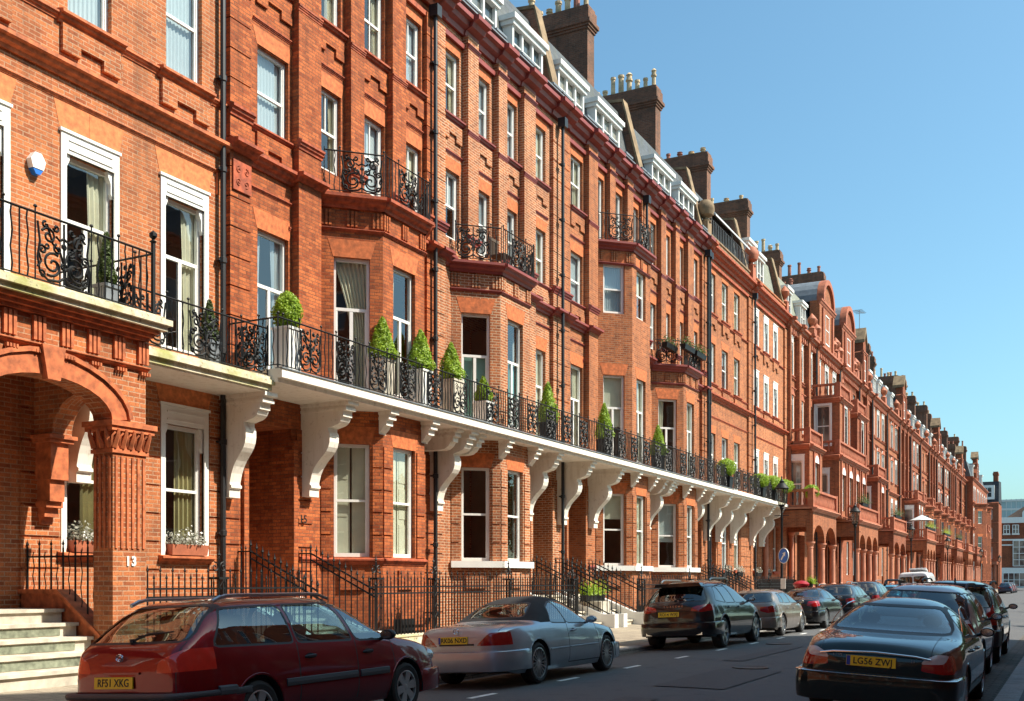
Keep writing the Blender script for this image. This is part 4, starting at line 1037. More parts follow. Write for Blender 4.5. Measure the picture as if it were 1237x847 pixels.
def car_shell(c):
    L=c['L']; xs=set()
    for i in range(61): xs.add(round(L*i/60,4))
    for e in (0.012,.03,.06,.1,.15,.2,.26): xs.add(e); xs.add(round(L-e,4))
    for x in c.get('xs',()): xs.add(x)
    xs=sorted(xs)
    NU,NL=15,13
    bm=bmesh.new(); rings=[]
    def ring(x,scale=1,xo=None):
        w=pch(c['hw'],x); zt=pch(c['zt'],x); zb=pch(c['zb'],x); zs=min(pch(c['zs'],x),zt-.02); k=c.get('k',.34); n=pch(c['n'],x) if isinstance(c['n'],list) else c['n']
        sh=c.get('sh',.05); zm=zb+(zs-zb)*.45
        pts=[(0,zb),(w*.5,zb),(w-.16,zb)]
        for i in range(NL-2):
            t=i/(NL-3)
            z=zb+.0+(zs-zb)*t
            if z<zm: y=w-.09*((zm-z)/(zm-zb))**2.6
            else: y=w-sh*((z-zm)/(zs-zm))**2.2
            pts.append((y,z))
        ys=pts[-1][0]; h=zt-zs
        for i in range(1,NU+1):
            a=math.pi/2*i/NU; s_,c_=math.sin(a),max(0,math.cos(a))
            dz=h*s_**(2/n); y=(ys-k*dz)*c_**(2/n)
            pts.append((max(0,y),zs+dz))
        full=[(-y,z) for y,z in pts[1:-1]][::-1]
        loop=pts+full[:]
        # order: bottom centre -> right side -> top centre -> left side
        loop=pts+[(-y,z) for y,z in reversed(pts[1:-1])]
        zc=(zb+zt)/2
        return [bm.verts.new((x if xo is None else xo,y*scale,zc+(z-zc)*scale)) for y,z in loop]
    e=c.get('bulge',.03)
    for s,o in ((.25,e),(.55,e*.85),(.8,e*.55),(.94,e*.2)): rings.append(ring(0,s,-o))
    for x in xs: rings.append(ring(x))
    for s,o in ((.94,e*.2),(.8,e*.55),(.55,e*.85),(.25,e)): rings.append(ring(L,s,L+o))
    n=len(rings[0])
    for a,b in zip(rings,rings[1:]):
        for i in range(n):
            j=(i+1)%n
            bm.faces.new((a[i],a[j],b[j],b[i]))
    bm.faces.new(rings[0]); bm.faces.new(rings[-1][::-1])
    bmesh.ops.remove_doubles(bm,verts=bm.verts,dist=1e-4)
    bmesh.ops.recalc_face_normals(bm,faces=bm.faces)
    return bm
def cut(bm,lay,planes,tagv,only=None,filt=None):
    """planes: (nx,ny,nz,d) inside is n.p<=d ; tags faces inside"""
    cand=[]
    for f in bm.faces:
        if only is not None and f[lay] not in only: continue
        vs=f.verts; x,y,z=vs[0].co
        ok=True
        for q in planes:
            if x*q[0]+y*q[1]+z*q[2]>q[3]+1e-6:
                if x*q[0]+y*q[1]+z*q[2]>q[3]+.6: ok=False; break
                if all(v.co.x*q[0]+v.co.y*q[1]+v.co.z*q[2]>q[3]+1e-6 for v in vs): ok=False; break
        if ok: cand.append(f)
    for pl in planes:
        if not cand: return
        # keep only faces that still reach inside this plane
        es=set(e for f in cand for e in f.edges); vs=set(v for f in cand for v in f.verts)
        no=Vector(pl[:3])
        r=bmesh.ops.bisect_plane(bm,geom=cand+list(es)+list(vs),dist=1e-5,plane_co=no*(pl[3]/no.length_squared),plane_no=no)
        q=pl; cand=[]
        for f in r['geom']:
            if isinstance(f,bmesh.types.BMFace):
                c=f.calc_center_median()
                if c.x*q[0]+c.y*q[1]+c.z*q[2]<=q[3]+1e-5: cand.append(f)
    for f in cand:
        if only is not None and f[lay] not in only: continue
        c=f.calc_center_median()
        if filt is None or filt(f,c): f[lay]=tagv
def poly_planes(pts,plane='xz',e=0):
    """convex polygon (2D) -> half spaces"""
    A=sum(pts[i][0]*pts[(i+1)%len(pts)][1]-pts[(i+1)%len(pts)][0]*pts[i][1] for i in range(len(pts)))
    if A<0: pts=pts[::-1]
    out=[]
    for i in range(len(pts)):
        (x0,z0),(x1,z1)=pts[i],pts[(i+1)%len(pts)]
        nx,nz=(z1-z0),-(x1-x0); l=math.hypot(nx,nz)
        if l<1e-6: continue
        nx/=l; nz/=l; d=nx*x0+nz*z0+e
        out.append((nx,0,nz,d) if plane=='xz' else (0,nx,nz,d))
    return out
def chamfer(pts,r):
    out=[]; n=len(pts)
    for i in range(n):
        p0,p1,p2=Vector(pts[i-1]),Vector(pts[i]),Vector(pts[(i+1)%n])
        a=(p0-p1); b=(p2-p1); ra=min(r,a.length*.4); rb=min(r,b.length*.4)
        A=p1+a.normalized()*ra; B=p1+b.normalized()*rb; mid=(A+B)/2*.5+p1*.5
        out+=[tuple(A),tuple(mid),tuple(B)]
    return out
def wheel(par,x,y,r,w,side,style,spokes=7,rimmat='alloy',rr=.64):
    t=M(); c=(x,y,r)
    # tyre (axis y): outer face at side
    h=w/2
    t.lathe(c,[(r*rr,-h*.9),(r*.86,-h),(r*.97,-h*.82),(r,-h*.45),(r,h*.45),(r*.97,h*.82),(r*.86,h),(r*rr,h*.9)],40,axis='y',cap=False)
    o=t.build('wheel','rubber',par)
    m=M(); s=side; R0=r*rr+.004
    m.lathe(c,[(R0,s*h*.93),(R0*.93,s*h*.96),(R0*.90,s*h*.6),(R0*.88,-s*h*.2),(0,-s*h*.25)],36,axis='y',mi=1,mat=[0,0,1,1,1],cap=False)
    m.lathe(c,[(0,s*h*.88),(.03,s*h*.87),(.05,s*h*.8),(.055,s*h*.4)],14,axis='y')
    if style=='multi':
        for k in range(spokes):
            a=2*math.pi*k/spokes; 
            for da in (0,):
                ca,sa=math.cos(a+da),math.sin(a+da); b=.011
                P=lambda rad,off,dy:(x+rad*ca-off*sa,y+s*h*dy,r+rad*sa+off*ca)
                A=[P(.04,-b,.84),P(.04,b,.84),P(.04,b,.6),P(.04,-b,.6)]; B=[P(R0*.93,-b*.8,.9),P(R0*.93,b*.8,.9),P(R0*.93,b*.8,.55),P(R0*.93,-b*.8,.55)]
                m.hull(A,B)
    else:
        for k in range(spokes):
            for da in ((-.13,.13) if style=='twin' else (0,)):
                a=2*math.pi*k/spokes+.2; b0,b1=(.018,.02) if style=='twin' else (.035,.055)
                ca,sa=math.cos(a),math.sin(a); ca2,sa2=math.cos(a+da),math.sin(a+da)
                P=lambda rad,off,dy,c_,s_:(x+rad*c_-off*s_,y+s*h*dy,r+rad*s_+off*c_)
                A=[P(.03,-b0,.84,ca,sa),P(.03,b0,.84,ca,sa),P(.03,b0,.5,ca,sa),P(.03,-b0,.5,ca,sa)]; B=[P(R0*.93,-b1,.92,ca2,sa2),P(R0*.93,b1,.92,ca2,sa2),P(R0*.93,b1,.5,ca2,sa2),P(R0*.93,-b1,.5,ca2,sa2)]
                m.hull(A,B)
    m.build('rim',[rimmat,'cabin'],o)
    return o
def plate_on(par,txt,x,y,z,w=.52,h=.112,rear=True,tilt=0,mat='plate',band=False,size=.083):
    p=M(); p.box(IDF,-.006,.006,-w/2,w/2,-h/2,h/2)
    mt=Matrix.Translation((x,y,z))@Matrix.Rotation(tilt,4,'Y')
    p.xform(lambda v:mt@v); pl=p.build('number_plate',mat,par)
    if not txt: return pl
    rot=Matrix.Rotation(R(-90),4,'Z')@Matrix.Rotation(R(90),4,'X')
    text_mesh(txt,size*1.25,.0015,'ink','plate_lettering',pl,mt@Matrix.Translation((-.0075,-.02 if band else 0,-.002))@rot@Matrix.Diagonal((.92,1,1,1)),bold=.0012,spacing=1.02)
    if band:
        b=M(); b.box(IDF,-.0078,-.0058,w/2-.045,w/2-.004,-h/2+.004,h/2-.004); b.xform(lambda v:mt@v); b.build('blue_band','euband',pl)
    return pl
def bumper(par,c,rear,z0,z1,mat,out=.035,back=.55,name='bumper',prof=None):
    L=c['L']; m=M(); path=[]
    xe=0 if rear else L; sg=1 if rear else -1
    n=28
    for i in range(n+1):
        t=-1+2*i/n
        # walk around the plan outline : side -> corner -> end -> corner -> side
        a=abs(t)
        if a>.45:
            q=(a-.45)/.55; d=back*q**1.6
            x=xe+sg*d; w=pch(c['hw'],x)+.012
        else:
            d=0; w=pch(c['hw'],xe)*(a/.45); x=xe
        e=out*(1-min(1,d/back))
        path.append((x-sg*(e+.03*(1-min(1,(w/pch(c['hw'],L/2)))**2)),math.copysign(w+.008,t) if abs(t)>1e-6 else 0,))
    prof=prof or [(0,0),(.02,.03),(.035,.25),(.04,.5),(.04,.72),(.03,.95),(0,1)]
    rings=[]
    b=len(m.v)
    for (x,y) in path:
        f_=max(0,1-abs(x-xe)/back)**.5 if back else 1
        y-=math.copysign(.02*(1-f_)+.012*(1-f_),y)
        # outward direction approx radial in plan
        cx=xe+sg*.7; dx,dy=x-cx,y*.75; l=math.hypot(dx,dy) or 1; dx/=l; dy/=l
        for o,zf in prof: m.v.append((x+dx*o*f_,y+dy*o*f_,z0+(z1-z0)*zf))
        for o,zf in ((-.06,1),(-.06,0)): m.v.append((x+dx*o,y+dy*o,z0+(z1-z0)*zf))
    k=len(prof)+2
    for i in range(n):
        for j in range(k):
            j2=(j+1)%k; m.f.append((b+i*k+j,b+i*k+j2,b+(i+1)*k+j2,b+(i+1)*k+j)); m.mi.append(0); m.sm.append(True)
    m.f.append(tuple(b+j for j in range(k))); m.mi.append(0); m.sm.append(False)
    m.f.append(tuple(b+n*k+j for j in range(k))); m.mi.append(0); m.sm.append(False)
    return m.build(name,mat,par,angle=40)
def seat(par,x,y,z,mat='seat',hd=True):
    m=M()
    def rbox(cx,cy,cz,sx,sy,sz,tilt=0):
        st=len(m.v); pr=[]
        m.pr_u(IDF,[(-sy/2,-sz/2+.04),(-sy/2+.04,-sz/2),(sy/2-.04,-sz/2),(sy/2,-sz/2+.04),(sy/2,sz/2-.04),(sy/2-.04,sz/2),(-sy/2+.04,sz/2),(-sy/2,sz/2-.04)],-sx/2,sx/2)
        mt=Matrix.Translation((cx,cy,cz))@Matrix.Rotation(tilt,4,'Y'); m.xform(lambda v:mt@v,st)
    rbox(x+.25,y,z,.5,.5,.16); rbox(x-.02,y,z+.33,.13,.48,.6,R(-14))
    if hd: rbox(x-.10,y,z+.71,.08,.22,.13,R(-10))
    return m.build('seat',mat,par)
def make_car(name,label,cat,c,loc,roll,heading=90,group=None):
    """c: shape tables. local x runs rear->front, y to the left, z up"""
    t=thing(name,label,cat,loc,group); local(t)
    t.rotation_euler=(R(roll),0,R(heading)) if False else (Matrix.Rotation(R(roll),4,'Y')@Matrix.Rotation(R(heading),4,'Z')).to_euler()
    bm=car_shell(c); lay=bm.faces.layers.int.new('tag')
    mats=[c['paint'],'blacktrim','cabin']
    L=c['L']
    # windows
    gl=[]; tagn=10
    seal=c.get('seal',.022)
    for kind,pts,matg in c['glass']:
        nonlocal_tag=tagn
        if kind=='side':
            P=chamfer(pts,c.get('rad',.05))
            for s in (1,-1):
                base=[(0,-s,0,-.25)]
                cut(bm,lay,poly_planes(P,'xz',seal)+base,1,only=(0,))
                cut(bm,lay,poly_planes(P,'xz',0)+base,tagn,only=(0,1)); gl.append((tagn,'side_window',matg)); tagn+=1
        else:  # rear/front screens : polygon in (y,z), x range
            P=chamfer(pts[0],c.get('rad',.05)*1.4); x0,x1=pts[1]
            base=[(1,0,0,x1),(-1,0,0,-x0)]
            cut(bm,lay,poly_planes(P,'yz',seal)+base,1,only=(0,))
            cut(bm,lay,poly_planes(P,'yz',0)+base,tagn,only=(0,1)); gl.append((tagn,'rear_window' if kind=='rear' else 'windscreen',matg)); tagn+=1
    for kind,planes,mt in c.get('lamps',()):
        cut(bm,lay,planes,tagn,only=(0,)); gl.append((tagn,kind,mt)); tagn+=1
    for planes in c.get('black',()): cut(bm,lay,planes,1,only=(0,))
    for planes,idx in c.get('panels',()): 
        cut(bm,lay,planes,3+idx,only=(0,))
    # panel gaps
    for g in c.get('gaps',()):
        (x0,z0),(x1,z1)=g[:2]; l=math.hypot(x1-x0,z1-z0); nx,nz=-(z1-z0)/l,(x1-x0)/l; d=nx*x0+nz*z0; hx=.008
        tx,tz=(x1-x0)/l,(z1-z0)/l; a=tx*x0+tz*z0; b=tx*x1+tz*z1
        for s in (1,-1): cut(bm,lay,[(nx,0,nz,d+hx),(-nx,0,-nz,-d+hx),(tx,0,tz,b),(-tx,0,-tz,-a),(0,-s,0,-.2)],2,only=(0,))
    for pl in c.get('gaps2',()): cut(bm,lay,pl,2,only=(0,))
    # wheel arches
    r=c['wr']; ar=r+c.get('archgap',.055)
    for wx in c['wx']:
        for s in (1,-1):
            pts=[(wx+ar*math.cos(2*math.pi*k/22),r+ar*math.sin(2*math.pi*k/22)) for k in range(22)]
            yw=pch(c['hw'],wx)-.30
            cut(bm,lay,poly_planes(pts,'xz')+[(0,-s,0,-yw)],5)
    bmesh.ops.delete(bm,geom=[f for f in bm.faces if f[lay]==5],context='FACES')
    # split off tagged pieces
    allm=[c['paint'],'blacktrim','cabin']+c.get('panelmats',[])
    def extract(tags,nm,mt,smooth=True,push=0,parent=None):
        me=bpy.data.meshes.new(nm); b2=bm.copy(); l2=b2.faces.layers.int.get('tag')
        bmesh.ops.delete(b2,geom=[f for f in b2.faces if f[l2] not in tags],context='FACES')
        if not b2.faces: b2.free(); return None
        if push: 
            for v in b2.verts: v.co+=v.normal*push
        for f in b2.faces:
            f.smooth=smooth; f.material_index=(f[l2] if nm=='body' else 0)
        b2.faces.layers.int.remove(l2); b2.to_mesh(me); b2.free()
        for x in (mt if isinstance(mt,list) else [mt]): me.materials.append(MAT[x] if isinstance(x,str) else x)
        if smooth: me.set_sharp_from_angle(angle=R(38))
        o=bpy.data.objects.new(nm,me); COL.objects.link(o); o.parent=parent or t; return o
    body=extract(set([0,1,2,3,4,6,7]),'body',allm+['cabin']*3)
    for tg,nm,mt in gl: extract({tg},nm,mt,push=-.004 if 'window' in nm or 'screen' in nm else .0)
    # interior and wells
    q=M(); 
    w=pch(c['hw'],L/2)-.16; zs=pch(c['zs'],L/2)
    x0,x1=c.get('cab',(L*.1,L*.72))
    q.box(IDF,x0,x1,-w,w,.3,.42); q.box(IDF,x1-.32,x1,-w,w,.42,zs-.06)
    if c.get('shelf'): q.box(IDF,x0+.02,c['shelf'],-w,w,.42,zs-.1)
    q.box(IDF,x0,x1,-w-.05,-w,.3,zs-.08); q.box(IDF,x0,x1,w,w+.05,.3,zs-.08)
    for wx in c['wx']:
        for s in (1,-1):
            y0=pch(c['hw'],wx)-.33; y1=pch(c['hw'],wx)-.012
            k=14; st=len(q.v)
            pts=[(wx+(ar-.002)*math.cos(math.pi*1.12*i/k-.19),r+(ar-.002)*math.sin(math.pi*1.12*i/k-.19)) for i in range(k+1)]
            for i in range(k):
                (a,b),(a2,b2)=pts[i],pts[i+1]; q.quad([(a,s*y0,b),(a2,s*y0,b2),(a2,s*y1,b2),(a,s*y1,b)])
            q.quad([(a,s*y0,b) for a,b in pts])
    q.build('cabin_floor','cabin',t,recalc=False)
    for (sx,sy,sz) in c.get('seats',()): seat(t,sx,sy,sz,c.get('seatmat','seat'))
    for wx in c['wx']:
        for s in (1,-1): wheel(t,wx,s*(pch(c['hw'],wx)-c.get('ww',.215)/2-.012),r,c.get('ww',.215),s,c.get('wstyle','twin'),c.get('spokes',5),c.get('rimmat','alloy'),c.get('rr',.64))
    # arch lips
    lip=M()
    for wx in c['wx']:
        for s in (1,-1):
            k=18; pts=[]
            for i in range(k+1):
                a=-.15+(math.pi+.3)*i/k; z=r+(ar+.012)*math.sin(a); x=wx+(ar+.012)*math.cos(a)
                zb=pch(c['zb'],x); zs_=pch(c['zs'],x); zm=zb+(zs_-zb)*.45; w_=pch(c['hw'],x)
                y=w_-(.09*(max(0,zm-z)/(zm-zb))**2.6 if z<zm else c.get('sh',.05)*((z-zm)/(zs_-zm))**2.2)
                if z>zb-.02: pts.append((x,s*(y-.004),z))
            lip.tube(pts,c.get('lip',.014),6)
    lip.build('wheel_arch_trim',c.get('lipmat',c['paint']),t)
    return t
def mirrors(t,x,z,y,mat):
    for s in (1,-1):
        m=M(); 
        m.lathe((0,0,0),[(0,-.1),(.06,-.09),(.082,-.05),(.09,0),(.085,.04),(.078,.05)],12,axis='x')
        mt=Matrix.Translation((x,s*(y+.13),z))@Matrix.Diagonal((-.75,1.1,.72,1)); m.xform(lambda v:mt@v)
        m.tube([(x+.03,s*(y-.04),z-.07),(x+.02,s*(y+.05),z-.03)],.022,6)
        o=m.build('door_mirror',mat,t); g=M(); g.lathe((x-.046,s*(y+.13),z),[(.0,0),(.055,.001)],12,axis='x'); 
        mt2=Matrix.Translation((x-.046,s*(y+.13),z))@Matrix.Diagonal((1,1.35,.85,1))@Matrix.Translation((-(x-.046),-s*(y+.13),-z)); g.xform(lambda v:mt2@v); g.build('mirror_glass','chrome',o,recalc=False)
def handles(t,c,pts,mat):
    for (x,z) in pts:
        for s in (1,-1):
            zb=pch(c['zb'],x); zs_=pch(c['zs'],x); zm=zb+(zs_-zb)*.45; w=pch(c['hw'],x)-(c.get('sh',.05)*((z-zm)/(zs_-zm))**2.2 if z>zm else 0)
            m=M(); m.tube([(x-.1,s*(w-.01),z-.005),(x-.07,s*(w+.022),z),(x+.05,s*(w+.026),z+.004),(x+.09,s*(w-.008),z+.006)],[.012,.017,.018,.012],6)
            o=m.build('door_handle',mat,t); d=M(); d.lathe((x-.01,s*(w+.001),z),[(.0,0),(.05,.002*s)],12,axis='y'); mt=Matrix.Translation((x-.01,0,z))@Matrix.Diagonal((1.6,1,.7,1))@Matrix.Translation((-(x-.01),0,-z)); d.xform(lambda v:mt@v); d.build('handle_recess','blacktrim',o)
def rails(t,x0,x1,y,z,h=.05,mat='blacktrim',arch=.03,zf=None):
    for s in (1,-1):
        m=M(); n=10; pts=[]
        for i in range(n+1):
            u=i/n; zz=(z if zf is None else zf(x0+(x1-x0)*u)); e=min(1,min(u,1-u)*7); pts.append((x0+(x1-x0)*u,s*y,zz+h*math.sin(e*math.pi/2)))
        m.tube(pts,.018,6); m.tube([(x0,s*y,pts[0][2]-.01),(x0+.12,s*y,pts[1][2]-.01)],.022,6); m.build('roof_rail',mat,t)
def wiper(t,p0,p1,n=(0,0,1)):
    m=M(); a,b=Vector(p0),Vector(p1); mid=(a+b)/2+Vector((-.02,0,.03)); m.tube([a,mid,b],[.014,.011,.006],5); m.lathe(a,[(.03,-.02),(.03,.02)],8); 
    m.tube([mid+(a-b)*.3,b+(b-a)*.12],.008,4); m.build('wiper','blacktrim',t)
def boxpl(x0,x1,y0,y1,z0,z1): return [(1,0,0,x1),(-1,0,0,-x0),(0,1,0,y1),(0,-1,0,-y0),(0,0,1,z1),(0,0,-1,-z0)]
def rear_lamp(pts,x1=.35,s=1):
    P=[(s*y,z) for y,z in pts]; return poly_planes(chamfer(P,.03),'yz')+[(1,0,0,x1)]
def kz(x):  # road cross section
    return .07-.0075*(x+5.12)**2
PAINT={}
def P_(n,*a,**k):
    if n not in PAINT: PAINT[n]=paint(n,*a,**k)
    return PAINT[n]
def put(xc,y0,W): 
    s=-1 if xc<-5 else 1
    return (xc,y0,kz(xc)-.0), s*2.9
def ends(W,r=.72,f=.72):
    h=W/2
    return lambda L:[(0,h*r),(.04,h*(r+.09)),(.12,h*(r+.16)),(.3,h*.945),(.6,h*.985),(1.0,h),(L-1.3,h),(L-.7,h*.97),(L-.35,h*.91),(L-.12,h*(f+.1)),(L,h*f)]
# ---------- dark red estate car
def red_estate():
    L,W=4.55,1.71
    c=dict(L=L,paint=P_('dark_red_paint',(.19,.004,.010),metal=.55,rough=.3),
      hw=ends(W,.74)(L),
      zt=[(0,.92),(.03,.99),(.08,1.03),(.18,1.10),(.58,1.395),(.75,1.435),(1.2,1.46),(2.0,1.465),(2.55,1.42),(2.8,1.33),(3.42,.99),(3.6,.95),(4.1,.87),(4.4,.76),(4.5,.66),(L,.58)],
      zs=[(0,.88),(.5,.95),(2,.93),(3.4,.88),(4.2,.76),(L,.55)],
      zb=[(0,.42),(.1,.32),(.5,.2),(4.1,.2),(4.45,.3),(L,.4)],
      n=[(0,3.2),(.2,4.5),(2.6,4.2),(3.2,3),(L,2.6)],k=.40,sh=.045,wx=(.95,3.6),wr=.305,ww=.19,
      glass=[('side',[(1.62,.965),(1.61,1.35),(2.42,1.36),(2.56,.945)],'carglass'),('side',[(2.645,.94),(2.51,1.34),(2.62,1.33),(3.26,.955),(3.2,.93)],'carglass'),
             ('side',[(.42,.985),(.68,1.335),(1.53,1.35),(1.54,.965)],'carglass'),
             ('rear',([(-.66,1.05),(.66,1.05),(.535,1.375),(-.535,1.375)],(0,.75)),'carglass'),
             ('front',([(-.66,.99),(.66,.99),(.54,1.38),(-.54,1.38)],(2.4,3.5)),'carglass')],
      lamps=[('tail_light',rear_lamp([(.44,.75),(.47,.86),(.70,.97),(1.0,.98),(1.0,.77)],.40,s),'brightlamp') for s in(1,-1)],
      gaps=[((1.58,.30),(1.58,.96)),((2.60,.28),(2.60,.94)),((3.38,.3),(3.30,.93))],
      gaps2=[boxpl(-.2,.6,-.63,.63,.565,.573),boxpl(-.1,.7,.655,.664,.57,1.04),boxpl(-.1,.7,-.664,-.655,.57,1.04)],
      black=[],cab=(.35,3.35),seats=[(2.0,.36,.5),(2.0,-.36,.5),(1.05,.35,.52),(1.05,-.35,.52)],wstyle='plain',spokes=6,rimmat='hubcap',rr=.66,lip=.01)
    Y=7.22; loc,roll=put(-8.03,Y,W)
    t=make_car('estate_car','dark red estate car with roof rails parked nearest on the left, plate RF51 XKG','car',c,loc,roll,group='cars parked along the left kerb')
    plate_on(t,'RF51 XKG',-.045,.10,.665,tilt=R(4))
    b=bumper(t,c,True,.28,.56,c['paint'],.06,.75); bumper(t,c,False,.22,.5,c['paint'],.03,.6)
    m=M(); 
    for s in (1,-1):
        for a,bb in ((.38,.62),(1.35,2.58),(2.63,3.2)): m.pr_u(IDF,[(s*.835,.50),(s*.868,.515),(s*.872,.55),(s*.866,.585),(s*.835,.60)],a,bb)
    m.build('side_moulding','greytrim',t)
    bumper(t,c,True,.50,.565,'greytrim',.085,.85,name='bumper_strip')
    rails(t,.62,2.45,.56,1.42,.055,'alloy'); mirrors(t,3.1,.97,.80,'blacktrim'); handles(t,c,[(1.78,.80),(2.82,.79)],'blacktrim')
    wiper(t,(.10,-.02,1.06),(.16,-.45,1.13))
    e=M(); 
    for (rx,rz) in ((.05,.034),(.02,.034),(.036,.014)): e.tube([(-.034,.02+rx*math.cos(a),.905+rz*math.sin(a)) for a in [2*math.pi*i/16 for i in range(16)]],.005,4,closed=True)
    e.build('oval_emblem','chrome',t)
    h=M(); h.box(IDF,-.045,-.02,-.24,.24,.745,.765); h.build('boot_handle',c['paint'],t)
    hl=M(); 
    for s in(1,-1): hl.lathe((L-.22,s*.64,.66),[(0,.12),(.08,.08),(.11,0),(.11,-.1)],12,axis='x')
    hl.build('headlight','clearlamp',t)
    return t
def silver_cabrio():
    L,W=4.66,1.75
    c=dict(L=L,paint=P_('silver_blue_paint',(.36,.42,.48),metal=.75,rough=.32),
      hw=ends(W,.70)(L),
      zt=[(0,.84),(.03,.90),(.1,.945),(.3,.965),(.9,.985),(1.05,1.0),(1.55,1.27),(1.85,1.36),(2.2,1.395),(2.5,1.37),(2.72,1.30),(3.3,.96),(3.6,.90),(4.2,.80),(4.5,.68),(L,.55)],
      zs=[(0,.82),(.6,.90),(1.6,.90),(3.2,.86),(4.2,.74),(L,.52)],
      zb=[(0,.40),(.1,.30),(.5,.2),(4.1,.17),(4.5,.26),(L,.35)],
      n=[(0,2.6),(.9,2.6),(1.5,3.2),(2.5,3.6),(3.2,2.6),(L,2.4)],k=.48,sh=.05,wx=(1.06,3.83),wr=.325,ww=.23,
      glass=[('side',[(1.62,.955),(1.82,1.20),(2.10,1.285),(2.2,.93)],'carglass'),('side',[(2.22,.93),(2.12,1.285),(2.52,1.285),(3.12,.94),(3.1,.9)],'carglass'),
             ('rear',([(-.52,1.06),(.52,1.06),(.44,1.27),(-.44,1.27)],(1.0,1.75)),'carglass'),
             ('front',([(-.66,.97),(.66,.97),(.50,1.31),(-.50,1.31)],(2.6,3.4)),'carglass')],
      lamps=[('tail_light',rear_lamp([(.34,.655),(.56,.85),(1.0,.86),(1.0,.70),(.8,.655)],.28,s),'redlamp') for s in(1,-1)],
      panels=[([(-1,0,0,-.98),(1,0,0,2.62),(0,0,-1,-.955),(-.3,0,-1,-1.34)],0)],panelmats=['fabric'],
      gaps=[((2.17,.27),(2.17,.93)),((3.45,.26),(3.32,.88)),((2.17,.27),(3.45,.26))],
      gaps2=[boxpl(.02,.98,.66,.668,.86,1.1),boxpl(.02,.98,-.668,-.66,.86,1.1),boxpl(.96,.968,-.67,.67,.85,1.1),boxpl(-.1,.3,-.9,.9,.565,.575)],
      cab=(1.2,3.2),seats=[(2.0,.36,.45),(2.0,-.36,.45)],wstyle='multi',spokes=18,rimmat='alloy',rr=.74,lip=.008)
    loc,roll=put(-8.28,13.85,W)
    t=make_car('convertible_car','silver two door convertible with black soft top, plate RK06 NXD, behind the dark red estate','car',c,loc,roll,group='cars parked along the left kerb')
    plate_on(t,'RK06 NXD',-.035,.06,.745,band=True,tilt=R(3)); bumper(t,c,True,.26,.575,c['paint'],.055,.8); bumper(t,c,False,.2,.5,c['paint'],.04,.6)
    e=M(); e.tube([(-.03,.045*math.cos(a),.885+.045*math.sin(a)) for a in [2*math.pi*i/18 for i in range(18)]],.006,4,closed=True)
    for k in range(3): a=math.pi/2+2*math.pi*k/3; e.tube([(-.03,0,.885),(-.03,.045*math.cos(a),.885+.045*math.sin(a))],.004,4)
    e.build('star_emblem','chrome',t)
    r=M(); r.box(IDF,-.05,-.028,-.3,.3,.665,.69); r.build('plate_recess_lip','blacktrim',t)
    m=M()
    for s in (1,-1):
        for a,bb in ((1.45,2.14),(2.2,3.4)): m.pr_u(IDF,[(s*.855,.50),(s*.884,.51),(s*.884,.53),(s*.855,.54)],a,bb)
    m.build('side_moulding',c['paint'],t)
    mirrors(t,2.98,.95,.80,c['paint']); handles(t,c,[(2.38,.79)],c['paint'])
    x=M(); x.lathe((-.04,.5,.3),[(.03,.1),(.045,.1),(.045,-.02),(.035,-.03),(.03,.05)],12,axis='x'); x.build('exhaust_pipe','chrome',t)
    return t
